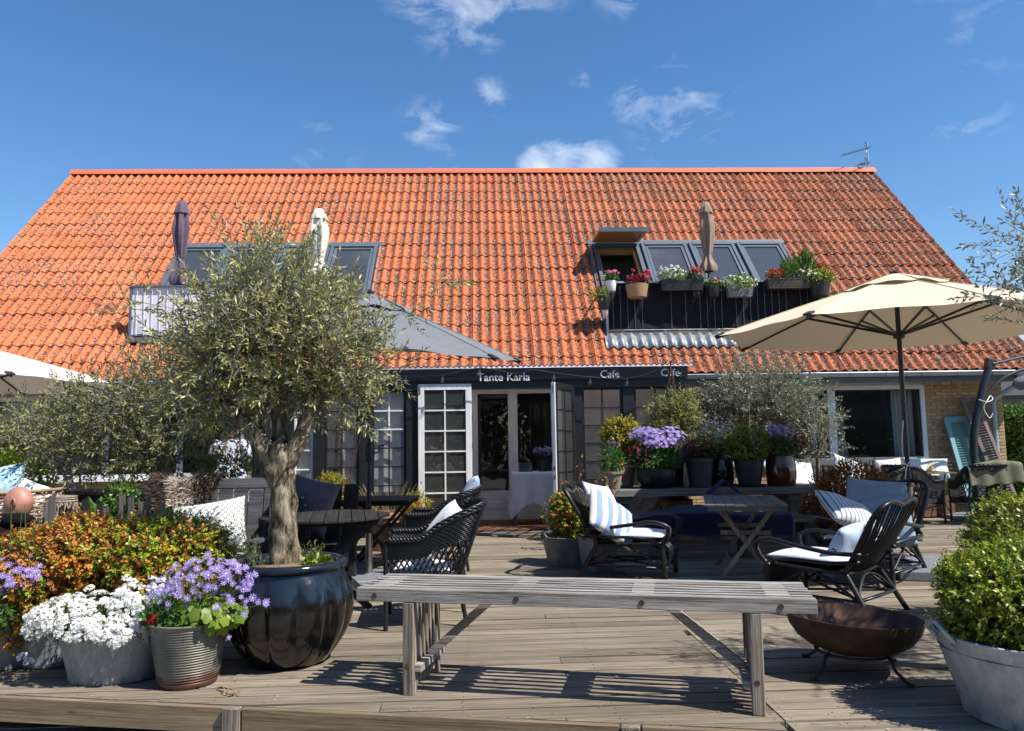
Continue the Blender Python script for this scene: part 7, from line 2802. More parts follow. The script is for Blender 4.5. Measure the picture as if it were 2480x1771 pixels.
for sx in (-1, 1):
    ear = MB().tube(bez([(sx * .074, .010, -.020), (sx * .088, .018, .0), (sx * .092, .022, .024), (sx * .086, .010, .036), (sx * .078, -.002, .026), (sx * .076, .0, .0), (sx * .074, .010, -.020)], 24), .0065, 6)
    ear.box((sx * .079, .012, .008), (.006, .02, .04))
    ear.build('ear', SKIN, head, True)
    MB().lathe([(0, -.009), (.006, -.007), (.009, 0), (.006, .007), (0, .009)], 12, (sx * .031, -.081, .008)).build('eye', WHITEPAINT, head, True)
bd_ = MB()
bd_.grid(lambda u, v: ((.072 - .018 * v) * math.sin((u - .5) * 3.5), -.006 - (.096 + .012 * math.sin(v * 3.1)) * math.cos((u - .5) * 3.5) * (1 - .10 * v), -.048 - .072 * v), 24, 8)
bd_.build('beard', BEARD, head, smooth=True, solid=.012)
hood = MB().tube([(.088 * math.cos(i * math.pi / 12), .055 + .082 * math.sin(i * math.pi / 12) * .9, .755 + .028 * math.sin(i * math.pi / 12)) for i in range(24)], [.030 + .022 * max(0, math.sin(i * math.pi / 12)) for i in range(24)], 10, closed=True)
hood.build('hood', HOODIE, man, True)
mc = thing('low_chair', 'low chair under the seated man', 'chair', (-3.60, 6.15, 0), R(-150))
MB().bbox(-.26, .26, -.22, .26, .20, .255).build('seat', CANE, mc)
for sx in (-.22, .22):
    for sy in (-.18, .22):
        MB().bbox(sx - .02, sx + .02, sy - .02, sy + .02, 0, .20).build('leg', CANE, mc)

# ================================================================== PLANTS


def trunk(parent, path, radii, name='trunk', twist=0.25, n=16, mat=None, seed=0):
    """gnarled tapering stem"""
    r_ = random.Random(seed)
    pts = bez(path, 10 * (len(path) - 1))
    m = len(pts)
    mb = MB()
    rs = np.interp(np.linspace(0, len(radii) - 1, m), range(len(radii)), radii)
    mb.tube(pts, list(rs), n)
    ph = r_.uniform(0, 6)
    vs = []
    for i in range(m):
        for k in range(n):
            p = Vector(mb.v[i * n + k])
            c = pts[i]
            a = 2 * math.pi * k / n
            f = 1 + .10 * math.sin(3 * a + i * twist + ph) + .06 * math.sin(5 * a - i * twist * 1.7 + ph * 2) + .05 * math.sin(i * .9 + 2 * a)
            vs.append(tuple(c + (p - c) * f))
    mb.v = vs
    return mb.build(name, mat or BARK, parent, True)


# ---- the big olive tree in the glazed pot
ol = thing('olive_tree', 'big olive tree with thick gnarled trunk growing in the glazed pot', 'tree', (-1.22, 4.86, .55))
o0 = np.array((-1.22, 4.86, .55))
trunk(ol, [(0, 0, -.02), (-.005, 0, .08), (-.02, .0, .28), (-.035, .01, .48), (-.055, 0, .64), (-.06, 0, .76)], [.125, .092, .080, .076, .085, .075], n=20, seed=3)
trunk(ol, [(-.075, 0, .60), (-.15, .0, .75), (-.25, .01, .87), (-.36, .02, .98), (-.50, .04, 1.10)], [.062, .056, .046, .036, .02], 'limb', seed=4)
trunk(ol, [(-.03, .01, .62), (.05, .01, .76), (.115, .0, .90), (.15, -.02, 1.06), (.20, -.04, 1.25)], [.064, .056, .044, .034, .02], 'limb', seed=5)
trunk(ol, [(-.05, .03, .68), (-.08, .08, .90), (-.12, .10, 1.15), (-.15, .10, 1.5)], [.055, .045, .034, .02], 'limb', seed=6)
lobes = [((-.15, 0.16, 1.44), (.58, .48, .42)), ((-.48, 0.19, 1.25), (.44, .40, .30)), ((.22, 0.14, 1.32), (.42, .40, .33)), ((-.14, 0.12, 1.86), (.30, .30, .27)), ((.16, 0.17, 1.06), (.40, .36, .18)), ((-.52, 0.22, 1.02), (.34, .34, .18)), ((-.42, 0.14, 1.62), (.28, .28, .22)), ((.18, 0.14, 1.60), (.30, .28, .22))]
olive_crown(ol, [(-.50, .04, 1.10), (.20, -.04, 1.25), (-.15, .10, 1.5), (-.15, 0, .87)], lobes, 1250, OLIVELEAF, TWIG, (.066, .0126), (.14, .30), 8, 60, .55)
# the long shoot reaching out to the right, and a few at the top left
olive_crown(ol, [(.20, -.04, 1.25)], [((.92, .0, 1.80), (.10, .06, .09)), ((.70, 0, 1.62), (.10, .05, .08)), ((-.98, .05, 1.66), (.12, .06, .10)), ((.60, 0, 1.28), (.16, .1, .12))], 40, OLIVELEAF, TWIG, (.056, .0125), (.12, .22), 7, 12, .6, lr=.3)
# weeds in the pot
pw = thing('pot_weeds', 'wispy weeds and rosemary growing round the olive trunk in the glazed pot', 'plant', (-1.22, 4.86, .58))
A = np.concatenate([ell_points(16, (-.17, -.05, 0), (.08, .06, .005))[0], ell_points(20, (.16, -.02, 0), (.05, .05, .005))[0]])
B_ = A + np.concatenate([np.stack([rng.uniform(-.16, .02, 16), rng.uniform(-.05, .05, 16), rng.uniform(.12, .30, 16)], 1), np.stack([rng.uniform(-.04, .06, 20), rng.uniform(-.05, .05, 20), rng.uniform(.06, .14, 20)], 1)])
V, F = thin_stems(A, B_, .0022)
arr_obj('stem', V, F, GREENSTEM, pw, kind='stuff')
t_ = rng.random((240, 1))
i_ = rng.integers(0, 36, 240)
P = A[i_] + (B_[i_] - A[i_]) * t_
V, F = kites(P, unit(rand_dirs(240) + np.array([0, 0, .8])), .026, .006)
arr_obj('leaves', V, F, WILLOW, pw, kind='stuff')
leafball(pw, (.20, -.08, .02), (.07, .05, .02), 60, LIMELEAF, .05, .03)

# ---- second olive behind, leaning left
ol2 = thing('olive_tree', 'second olive tree behind the plank sofa, its dark crown spreading to the left', 'tree', (-2.18, 7.62, 0))
trunk(ol2, [(0, 0, 0), (0, 0, .5), (.0, 0, 1.0), (-.03, 0, 1.45), (-.10, -.02, 1.7)], [.10, .078, .07, .066, .06], seed=8)
trunk(ol2, [(-.03, 0, 1.40), (-.25, -.05, 1.55), (-.60, -.1, 1.62), (-1.1, -.15, 1.60)], [.05, .045, .035, .02], 'limb', seed=9)
trunk(ol2, [(-.06, 0, 1.5), (-.15, -.1, 1.8), (-.3, -.15, 2.05)], [.05, .04, .02], 'limb', seed=10)
lobes = [((-.80, -.15, 1.75), (.70, .55, .50)), ((-1.40, -.2, 1.52), (.72, .5, .42)), ((-.90, -.15, 1.22), (.50, .42, .30)), ((-1.95, -.2, 1.36), (.36, .34, .22)), ((-.30, -.1, 2.05), (.5, .45, .36)), ((-1.25, -.25, 1.20), (.50, .36, .22)), ((.05, -.05, 1.85), (.3, .35, .2))]
olive_crown(ol2, [(-.6, -.1, 1.62), (-1.1, -.15, 1.60), (-.3, -.15, 2.05)], lobes, 1050, OLIVELEAF2, TWIG, (.070, .0155), (.18, .38), 8, 60, .55)
ol3 = thing('olive_sapling', 'slender olive sapling on a thin pale stem at the left edge', 'tree', (-4.92, 8.45, 0))
trunk(ol3, [(0, 0, 0), (.01, 0, .6), (.0, 0, 1.2), (-.02, 0, 1.5)], [.028, .024, .02, .012], n=8, mat=TWIG, seed=12)
olive_crown(ol3, [(0, 0, 1.25)], [((.05, 0, 1.50), (.48, .4, .32)), ((-.2, 0, 1.30), (.34, .3, .22))], 260, OLIVELEAF2, TWIG, (.070, .016), (.16, .32), 7, 20, .6)

# ---- olive off to the right, only its sprays reach into the picture
ol4 = thing('olive_tree', 'olive tree standing beyond the right edge, its leafy sprays reaching into the picture', 'tree', (3.62, 3.75, 0))
trunk(ol4, [(0, 0, 0), (-.03, 0, .6), (-.08, .02, 1.3), (-.14, .04, 1.9)], [.09, .07, .06, .045], seed=14)
trunk(ol4, [(-.10, .03, 1.5), (-.45, .08, 1.95), (-.78, .12, 2.12)], [.04, .025, .010], 'limb', seed=15)
olive_crown(ol4, [(-.14, .04, 1.9), (-.5, .1, 2.0)], [((-.15, .1, 2.2), (.62, .6, .40)), ((.4, .1, 2.2), (.6, .6, .4)), ((-.72, .10, 2.30), (.26, .2, .17)), ((-.82, .12, 2.02), (.24, .18, .13)), ((-.3, .2, 1.9), (.45, .4, .18))], 520, OLIVELEAF3, TWIG, (.050, .0125), (.14, .28), 7, 30, .6)

tub('round_zinc_tub', 'dark zinc tub holding the olive tree beyond the right edge', 'plant tub', (3.62, 3.75, 0), 0, .26, .32, .36, ZINC, handles=2)

# ---- olive behind the pot table and the little sapling
ol5 = thing('olive_tree', 'silvery olive tree behind the pot table, under the cream parasol', 'tree', (4.02, 10.75, 0))
trunk(ol5, [(0, 0, 0), (0, 0, .8), (-.02, 0, 1.3)], [.07, .055, .05], seed=16)
for k, (dx, dz) in enumerate(((-.35, .45), (.05, .6), (.38, .42))):
    trunk(ol5, [(-.02, 0, 1.28), (dx * .5, .0, 1.28 + dz * .45), (dx, .02, 1.28 + dz)], [.035, .025, .012], 'limb', seed=20 + k)
olive_crown(ol5, [(-.2, 0, 1.6), (.05, 0, 1.75), (.25, 0, 1.6)], [((-.05, 0, 2.0), (.72, .55, .44)), ((-.45, 0, 1.72), (.38, .35, .25)), ((.40, 0, 1.65), (.46, .4, .28)), ((.0, 0, 1.55), (.5, .4, .18))], 800, OLIVELEAF3, TWIG, (.066, .016), (.20, .42), 8, 60, .5)
ol6 = thing('olive_sapling', 'small sparse olive sapling beside the red-brown jar', 'tree', (4.56, 10.45, 0))
trunk(ol6, [(0, 0, 0), (0, 0, .6), (.01, 0, 1.05), (.0, 0, 1.2)], [.035, .03, .026, .015], n=8, mat=TWIG, seed=24)
olive_crown(ol6, [(0, 0, 1.0)], [((.02, 0, 1.22), (.33, .28, .26)), ((.22, 0, 1.42), (.25, .2, .2)), ((-.12, 0, 1.05), (.22, .2, .14))], 110, OLIVELEAF3, TWIG, (.055, .014), (.14, .28), 7, 20, .6)


# ---- box bushes
def box(name, label, loc, blobs, n, mat, leaf, shoot, mat2=None, split=None, per=7, group=None, inner=.55, rough=.14):
    t = thing(name, label, 'shrub', loc, 0, group)
    bush(t, blobs, n, mat, leaf, shoot, per, BOXSTEM, inner, 'foliage', .25, None, rough, mat2, split)
    mb = MB()
    for c, r in blobs:
        for k in range(12):
            d = Vector(rand_dirs(1)[0])
            d.z = abs(d.z) * .8 - .15
            mb.tube([(c[0] * .5, c[1] * .5, c[2] - r[2] * .9), Vector(c) + Vector((d.x * r[0] * .4, d.y * r[1] * .4, d.z * r[2] * .2)), Vector(c) + Vector((d.x * r[0] * .85, d.y * r[1] * .85, d.z * r[2] * .85))], [.009, .006, .003], 5)
    mb.build('branch', BOXSTEM, t)
    return t


GR = 'clipped box bushes'
box('box_bush', 'round yellow-green box bush in the large whitened zinc tub', (2.56, 3.60, .33), [((0, 0, .20), (.38, .36, .24)), ((.06, .0, .25), (.29, .3, .18)), ((-.18, 0, .18), (.24, .26, .20))], 3300, BOXGREEN, (.024, .015), .055, BOXMIX, lambda P: (P[:, 0] < -.02) & (P[:, 2] > .27 + rng.normal(size=len(P)) * .05), group=GR, inner=.6)
box('box_bush', 'round green box bush farther back at the right edge', (3.78, 5.20, .36), [((0, 0, .22), (.42, .40, .28))], 2300, BOXGREEN, (.026, .016), .055, group=GR)
box('box_bush', 'bright bronze-orange box bush behind the white flowers', (-2.66, 4.99, .22), [((0, 0, .30), (.36, .34, .31)), ((.16, .05, .44), (.26, .26, .20)), ((-.12, -.05, .16), (.24, .26, .24))], 2900, BOXORANGE, (.027, .016), .065, BOXMIX, lambda P: rng.random(len(P)) < .22, group=GR)
box('box_bush', 'green and bronze box bush to the right of the brighter bronze one', (-2.06, 5.05, .24), [((0, 0, .32), (.42, .36, .29)), ((.16, 0, .30), (.28, .3, .24)), ((-.2, 0, .28), (.28, .3, .28))], 3000, BOXMIX, (.027, .016), .065, BOXORANGE, lambda P: rng.random(len(P)) < .38, group=GR)
for x, y in ((-2.66, 5.02), (-2.06, 5.10)):
    tub('round_zinc_tub', 'zinc tub hidden under the bronze-orange box bush' if x < -2.3 else 'zinc tub hidden under the green and bronze box bush', 'plant tub', (x, y, 0), 0, .20, .25, .28, ZINC)
box('box_bush', 'small bronze box bush in the dark zinc tub by the open black door', (0.90, 8.30, .28), [((0, 0, .20), (.21, .2, .27)), ((.04, 0, .36), (.15, .15, .14))], 1200, BOXMIX, (.028, .018), .05, BOXORANGE, lambda P: rng.random(len(P)) < .35, group=GR)
box('box_bush', 'round yellow bush in the clay pot on the pot table', (1.76, 9.86, zt_ + .22), [((0, 0, .40), (.24, .22, .24))], 1200, BOXYELLOW, (.028, .018), .05, group=GR)
box('box_bush', 'loose brown bronze bush beyond the timber bench', (4.10, 8.62, .10), [((.04, 0, .62), (.38, .32, .27)), ((-.24, -.05, .34), (.29, .28, .26)), ((.0, 0, .25), (.30, .3, .26))], 3400, BOXBROWN, (.028, .017), .06, group=GR)
box('box_bush', 'small dark box bush in the second tall grey pot', (3.30, 9.55, zt_ + .30), [((0, 0, .20), (.23, .22, .24))], 900, BOXGREEN, (.026, .016), .05, group=GR)
box('box_bush', 'bright yellow-green thread-leaved bush in the trough under the window', (-1.93, 9.85, .50), [((0, 0, .20), (.22, .2, .21))], 1200, BOXYELLOW, (.022, .009), .05, group=GR)
box('box_bush', 'little yellow-green bush on the floor behind the square black table', (-0.78, 9.0, .0), [((0, 0, .38), (.20, .2, .34))], 700, BOXYELLOW, (.024, .012), .05, group=GR)
tr = thing('planter_trough', 'long dark trough of violet flowers under the small-paned window', 'planter', (-2.15, 9.85, 0))
tb_ = MB().bbox(-.48, .48, -.16, .16, .0, .50)
tb_.build('trough', SOFAWOOD, tr, bevel=.005)
MB().bbox(-.46, .46, -.14, .14, .501, .505).build('soil', SOIL, tr)
vf = thing('violet_flowers', 'violet-blue flowers beside the yellow-green bush in the trough', 'flowers', (-2.28, 9.82, .50))
leafball(vf, (0, 0, .10), (.28, .15, .14), 900, HEDGELEAF, .045, .014)
P, d = ell_points(520, (0, 0, .17), (.28, .14, .14), .5)
star_flowers(vf, P, d + np.array([0, -.4, .4]), .016, VIOLET, None, 5, .7)
rp_ = box('willow_bush', 'tall loose willow-like bush with wire obelisk behind the lilac flowers', (2.52, 10.20, .95), [((0, 0, .45), (.34, .30, .46)), ((.1, 0, .75), (.22, .2, .25))], 1000, WILLOW, (.06, .011), .12, None, None, 8, None, .35, .2)
pot('tall_pot', 'tall dark pot on the floor under the willow-like bush', (2.52, 10.30, 0), .18, .22, .95, GREYPOT, .012, 'pots on the floor by the porch')
rd = thing('hanging_reeds', 'thin dry reeds rising from the pots before the dark window', 'plant', (3.05, 10.0, 1.0))
A = np.array([(x, 0, 0) for x in (-.28, -.12, -.05, .1, .42, .46)], float)
B_ = A + np.array([(-.25, .05, .95), (-.12, 0, .6), (.05, 0, .7), (-.02, 0, .55), (.03, 0, .75), (-.02, 0, .9)])
V, F = thin_stems(A, B_, .004)
arr_obj('stem', V, F, DRYSTEM, rd, kind='stuff')
P = np.concatenate([B_ + rng.normal(size=B_.shape) * .01 for _ in range(10)])
V, F = kites(P, unit(rand_dirs(len(P)) + np.array([0, 0, 1.5])), .05, .008)
arr_obj('seed_head', V, F, HAIR_D, rd, kind='stuff')

# ---- white candytuft spilling over the oval tub
wf = thing('white_flowers', 'dense cushion of small white flowers spilling over the oval zinc tub', 'flowers', (-2.12, 4.63, .28))
lobes = [((-.12, -.03, .07), (.36, .25, .12), 150), ((.16, .0, .13), (.20, .22, .13), 80), ((-.05, -.20, .02), (.30, .08, .09), 60), ((.13, -.22, -.01), (.12, .07, .10), 26), ((-.40, -.03, -.02), (.11, .1, .05), 16)]
Pc, Dc = [], []
for c, r, k in lobes:
    p, d = ell_points(int(k * 1.7), c, r, .92)
    ok = d[:, 2] > -.25
    Pc.append(p[ok])
    Dc.append(d[ok])
Pc, Dc = np.concatenate(Pc), np.concatenate(Dc)
extra = np.array([(-.475, -.1, -.13), (-.40, -.17, -.14), (-.50, -.02, .0), (.04, .0, .27), (.09, -.03, .25), (-.16, -.02, .22)])
Pc = np.concatenate([Pc, extra])
Dc = np.concatenate([Dc, np.tile([[0, -.5, .8]], (len(extra), 1))])
k = 26
n = len(Pc)
N = unit(Dc + np.array([0, -.35, .55]) + rng.normal(size=(n, 3)) * .2)
u1 = unit(np.cross(N, rand_dirs(n)))
u2 = np.cross(N, u1)
Q, NQ = [], []
for j in range(k):
    a, rr_ = rng.random(n) * 6.283, np.sqrt(rng.random(n)) * .027
    off = u1 * (np.cos(a) * rr_)[:, None] + u2 * (np.sin(a) * rr_)[:, None]
    Q.append(Pc + off + N * (.012 * (1 - (rr_ / .027) ** 2) + rng.normal(size=n) * .002)[:, None])
    NQ.append(unit(N + off * 18 + rng.normal(size=(n, 3)) * .35))
star_flowers(wf, np.concatenate(Q), np.concatenate(NQ), .0095, WHITEPETAL, None, 4, .95, 'blossom', .12)
q = rng.choice(n, 170)
leafball(wf, (-.03, -.02, .02), (.40, .24, .12), 2600, HEDGELEAF, .030, .006, inner=.5)
V, F = thin_stems(Pc * np.array([.55, .55, .2]) + np.array([0, 0, -.02]), Pc, .0016)
arr_obj('stem', V, F, GREENSTEM, wf, kind='stuff')

# ---- lilac daisies in the ribbed bucket
pf = thing('lilac_daisies', 'lilac star flowers over lime leaves in the ribbed bucket', 'flowers', (-1.655, 4.47, .32))
lob = [((.10, -.02, .24), (.27, .2, .12), 165), ((-.06, -.06, .17), (.15, .14, .11), 46), ((.33, -.03, .13), (.13, .12, .10), 26), ((.20, -.1, .10), (.2, .1, .09), 16)]
Pc, Dc = [], []
for c, r, k in lob:
    p, d = ell_points(k, c, r, .75)
    ok = d[:, 2] > -.35
    Pc.append(p[ok])
    Dc.append(d[ok])
Pc = np.concatenate(Pc + [np.array([(.26, -.12, -.05), (.10, -.02, .38), (.02, .0, .35), (.34, -.05, .26)])])
Dc = np.concatenate(Dc + [np.tile([[.1, -.5, .7]], (4, 1))])
star_flowers(pf, Pc, unit(Dc + np.array([0, -.75, .45])), rng.uniform(.022, .031, len(Pc)), LILAC, WHITEPETAL, 9, .34, 'blossom', .22)
stems_obj(pf, Pc, (0.02, 0, 0), .0019, GREENSTEM)
# broad lobed leaves
Pl, dl_ = ell_points(150, (.13, -.06, .06), (.21, .15, .09), .6)
LV, LF, off = [], [], 0
Nn = unit(dl_ + np.array([.1, -.5, .5]) + rng.normal(size=dl_.shape) * .3)
U1 = unit(np.cross(Nn, rand_dirs(len(Pl))))
U2 = np.cross(Nn, U1)
rad_ = rng.uniform(.022, .044, len(Pl))
m_ = 11
ring = []
for k in range(m_):
    a = 2 * math.pi * k / m_
    f = (1.0 if k % 2 == 0 else .74)
    ring.append(Pl + U1 * (math.cos(a) * f * rad_)[:, None] + U2 * (math.sin(a) * f * rad_)[:, None] - Nn * (rad_ * .15)[:, None])
V = np.stack([Pl] + ring, 1).reshape(-1, 3)
i = np.arange(len(Pl)) * (m_ + 1)
F = np.concatenate([np.stack([i, i + 1 + k, i + 1 + (k + 1) % m_], 1) for k in range(m_)])
arr_obj('leaf', V, F, LIMELEAF, pf, kind='stuff')
leafball(pf, (-.10, -.06, .06), (.13, .12, .10), 420, GREENLEAF, .045, .018)
leafball(pf, (0.05, -.10, .03), (.16, .09, .05), 320, GREENLEAF, .04, .010)
Pr, dr_ = ell_points(40, (-.155, -.13, .055), (.025, .02, .03), .8)
star_flowers(pf, Pr, unit(dr_ + np.array([0, -.6, .2])), .016, REDPETAL, None, 5, .8)
# stringy roots lying beside the bucket
ro_ = MB()
for k in range(5):
    a = random.uniform(-.6, .6)
    ro_.tube(bez([(-1.45, 4.33, .012), (-1.40 + .03 * k, 4.28 - .02 * k, .03), (-1.36 + random.uniform(-.04, .05), 4.23 - .03 * random.random(), .008), (-1.40 + random.uniform(-.05, .06), 4.20, .005)], 14), .0028, 4)
tag(ro_.build('dry_roots', DRYSTEM, None), 'tangle of pale dry roots on the boards beside the ribbed bucket', 'roots')

# lilac flowers at the left edge
lf_ = thing('lilac_daisies', 'lilac flowers on tall stems in the round tub at the left edge', 'flowers', (-2.88, 4.80, .28))
leafball(lf_, (0, 0, .10), (.30, .28, .16), 1200, GREENLEAF, .05, .018)
P, d = ell_points(150, (.08, -.05, .28), (.24, .22, .12), .6)
star_flowers(lf_, P, unit(d + np.array([0, -.6, .5])), .028, LILAC, WHITEPETAL, 9, .34)
stems_obj(lf_, P, (0, 0, 0), .002, GREENSTEM)
P, d = ell_points(24, (.20, .1, .42), (.05, .04, .04), .4)
star_flowers(lf_, P, unit(d + np.array([0, -.6, .5])), .022, PINKPETAL, None, 6, .4)
A = np.stack([rng.uniform(-.1, .25, 9), rng.uniform(-.1, .2, 9), np.zeros(9)], 1)
V, F = thin_stems(A, A + np.stack([rng.normal(size=9) * .04, rng.normal(size=9) * .03, rng.uniform(.5, .72, 9)], 1), .004)
arr_obj('flower_stalk', V, F, GREENSTEM, lf_, kind='stuff')
sp_ = thing('tall_stalks', 'thin green flower stalks standing up before the mixed box bush', 'plant', (-1.92, 4.86, .30))
A = np.stack([rng.uniform(-.08, .06, 9), rng.uniform(-.05, .05, 9), np.zeros(9)], 1)
V, F = thin_stems(A, A + np.stack([rng.normal(size=9) * .02 - .01, rng.normal(size=9) * .02, rng.uniform(.42, .55, 9)], 1), .0035)
arr_obj('stalk', V, F, GREENSTEM, sp_, kind='stuff')
gp = thing('leafy_plant', 'bright green leafy plant behind the pickets', 'plant', (-3.08, 6.45, .50))
leafball(gp, (0, 0, .20), (.24, .2, .18), 600, GREENLEAF, .07, .024)
leafball(gp, (.12, 0, .40), (.15, .13, .13), 420, HEDGELEAF, .035, .018)
MB().tube([(0, 0, -.55), (0, 0, .2)], .02, 6).build('stem', GREENSTEM, gp)
iv = thing('climbing_plant', 'yellowish climbing plant on the dark console', 'plant', (-4.50, 7.62, .88))
leafball(iv, (0, 0, .18), (.34, .2, .24), 700, BOXMIX, .06, .035)
leafball(iv, (.38, -.12, -.1), (.10, .08, .30), 160, BOXYELLOW, .045, .03)
lg = thing('leafy_plant', 'lime green foliage showing over the back of the plank sofa', 'plant', (-2.62, 7.9, .8))
leafball(lg, (0, 0, .30), (.34, .2, .18), 800, LIMELEAF, .05, .02)
MB().tube([(0, 0, -.8), (0, 0, .25)], .02, 6).build('stem', GREENSTEM, lg)
dg = thing('dry_grass', 'tuft of dry straw-coloured stems before the white-barred window', 'plant', (-1.25, 9.75, .45))
A = np.stack([rng.uniform(-.18, .18, 40), rng.uniform(-.05, .05, 40), np.zeros(40)], 1)
V, F = thin_stems(A, A + np.stack([A[:, 0] * 1.2 + rng.normal(size=40) * .05, rng.normal(size=40) * .03, rng.uniform(.18, .40, 40)], 1), .004)
arr_obj('stem', V, F, DRYSTEM, dg, kind='stuff')
pot('clay_pot', 'clay pot of dry grass before the white-barred window', (-1.25, 9.75, 0), .18, .24, .46, TERRA, .016, 'clay pots by the porch')
obx = thing('orange_lantern', 'square amber glass lantern by the black porch post', 'lantern', (-0.90, 9.70, 0))
MB().bbox(-.10, .10, -.10, .10, .33, .62).build('amber_glass', ORANGEBOX, obx, bevel=.01)
MB().bbox(-.11, .11, -.11, .11, .0, .33).bbox(-.11, .11, -.11, .11, .62, .64).build('stand', BLACKWOOD, obx)

# ---- plants on the pot table
s1 = thing('green_shoots', 'fresh green shoots in the small limed clay pot', 'plant', (1.58, 9.52, zt_ + .20))
leafball(s1, (0, 0, .14), (.17, .14, .16), 900, GREENLEAF, .06, .012)
P, d = ell_points(40, (-.02, 0, .34), (.2, .1, .08), .3)
star_flowers(s1, P, d + np.array([0, -.4, .6]), .016, VIOLET, None, 5, .6)
stems_obj(s1, P, (0, 0, 0), .0025, GREENSTEM)
s2 = thing('lilac_daisies', 'lilac and dark red flowers over fresh leaves in the wide black bowl pot', 'flowers', (2.13, 9.58, zt_ + .20))
leafball(s2, (.02, 0, .14), (.36, .24, .17), 2000, GREENLEAF, .065, .014)
P = np.concatenate([ell_points(120, c_, r_, .35)[0] for c_, r_ in (((-.12, -.02, .46), (.20, .18, .10)), ((.20, .02, .44), (.22, .18, .12)), ((.05, -.10, .36), (.30, .14, .09)))])
d = unit(P - np.array([.04, .05, .2]))
star_flowers(s2, P, unit(d + np.array([0, -.6, .5])), .034, LILAC, WHITEPETAL, 9, .36)
stems_obj(s2, P, (0, 0, 0), .003, GREENSTEM)
P, d = ell_points(110, (-.22, -.08, .22), (.16, .14, .14), .5)
star_flowers(s2, P, unit(d + np.array([0, -.6, .3])), .022, WINEPETAL, None, 5, .8)
P, d = ell_points(70, (.36, -.02, .20), (.10, .1, .12), .5)
star_flowers(s2, P, unit(d + np.array([0, -.6, .3])), .022, VIOLET, None, 5, .7)
s3 = thing('wine_flowers', 'wine-red flowers in the first tall grey pot', 'flowers', (2.68, 9.55, zt_ + .34))
leafball(s3, (0, 0, .06), (.22, .18, .12), 800, DARKLEAF, .05, .016)
P, d = ell_points(230, (0, 0, .16), (.25, .2, .16), .5)
star_flowers(s3, P, unit(d + np.array([0, -.6, .4])), .024, WINEPETAL, None, 5, .8)
s4 = thing('violet_flowers', 'violet-blue spires above the glossy black pot', 'flowers', (2.98, 9.82, zt_ + .32))
leafball(s4, (0, 0, .22), (.26, .2, .24), 900, HEDGELEAF, .06, .012)
P, d = ell_points(240, (0, 0, .36), (.32, .22, .20), .3)
star_flowers(s4, P, unit(d + np.array([0, -.5, .5])), .017, VIOLET, None, 5, .7)
stems_obj(s4, P, (0, 0, 0), .003, GREENSTEM)
s5 = thing('lilac_daisies', 'lilac and wine-red flowers in the red-brown glazed jar', 'flowers', (3.70, 9.55, zt_ + .36))
leafball(s5, (0, 0, .12), (.28, .22, .16), 1500, GREENLEAF, .06, .013)
P, d = ell_points(95, (-.02, 0, .30), (.28, .2, .13), .3)
star_flowers(s5, P, unit(d + np.array([0, -.6, .5])), .034, LILAC, WHITEPETAL, 9, .36)
stems_obj(s5, P, (0, 0, 0), .003, GREENSTEM)
P, d = ell_points(90, (.24, -.05, .18), (.10, .1, .14), .5)
star_flowers(s5, P, unit(d + np.array([0, -.6, .3])), .024, WINEPETAL, None, 5, .8)
P, d = ell_points(60, (-.28, -.06, .18), (.07, .08, .16), .5)
star_flowers(s5, P, unit(d + np.array([0, -.6, .3])), .026, LILAC, None, 6, .6)
s6 = thing('green_shoots', 'green leaves growing in the square zinc planter', 'plant', (1.14, 7.90, .28))
leafball(s6, (-.03, 0, .10), (.16, .14, .14), 700, GREENLEAF, .05, .016)
s7 = thing('rose_bush', 'thin reddish rose stems before the open black door', 'plant', (1.20, 9.20, 0))
mb = MB()
Pt = []
for k in range(14):
    e = Vector((random.uniform(-.30, .55), random.uniform(-.1, .1), random.uniform(.65, 1.10)))
    m_ = Vector((e.x * .5 + random.uniform(-.05, .05), e.y * .5, e.z * .6))
    mb.tube([(0, 0, 0), m_, e], [.007, .005, .0025], 5)
    for j in range(9):
        Pt.append(m_.lerp(e, random.uniform(.3, 1.05)))
mb.build('stem', BOXSTEM, s7)
Pt = np.array([tuple(p) for p in Pt]) + rng.normal(size=(len(Pt), 3)) * .02
V, F = kites(Pt, rand_dirs(len(Pt)), rng.uniform(.035, .06, len(Pt)), .026, .15, .5)
arr_obj('leaves', V, F, BOXBROWN, s7, kind='stuff')
V, F = kites(Pt[::2] + .02, rand_dirs(len(Pt[::2])), .045, .026, .15, .5)
arr_obj('leaves', V, F, LIMELEAF, s7, kind='stuff')
s8 = thing('lilac_daisies', 'pale lilac flowers in the grey pot on the white tablecloth', 'flowers', (.93, 11.90, 1.0))
leafball(s8, (0, 0, .06), (.17, .14, .08), 500, DARKLEAF, .05, .02)
P, d = ell_points(110, (0, 0, .14), (.19, .14, .08), .5)
star_flowers(s8, P, unit(d + np.array([0, -.6, .4])), .026, LILAC, None, 7, .5)
s9 = thing('small_sprig', 'tiny sprig in the pale pot by the open door', 'plant', (.98, 11.12, .31))
leafball(s9, (-.08, -.05, .02), (.10, .06, .10), 120, LIMELEAF, .035, .018)


# ---- balcony flowers
def fl(key, label, parts):
    b = FB[key]
    t = thing('balcony_flowers', label, 'flowers', (b.location.x, b.location.y, b.location.z), 0, 'flowers in the balcony boxes')
    for kind_, c, r, n_, mt, size in parts:
        if kind_ == 'L':
            leafball(t, c, r, n_, mt, size, size * .4)
        elif kind_ == 'G':
            leafball(t, c, r, n_, mt, size, size * .14, flat=1.2)
        else:
            p, d = ell_points(n_, c, r, .5)
            star_flowers(t, p, unit(d + np.array([0, -.8, .3])), size * .8, mt, YELLOWPETAL if kind_ == 'D' else None, 8 if kind_ == 'D' else 5, .42 if kind_ == 'D' else .85)
    return t


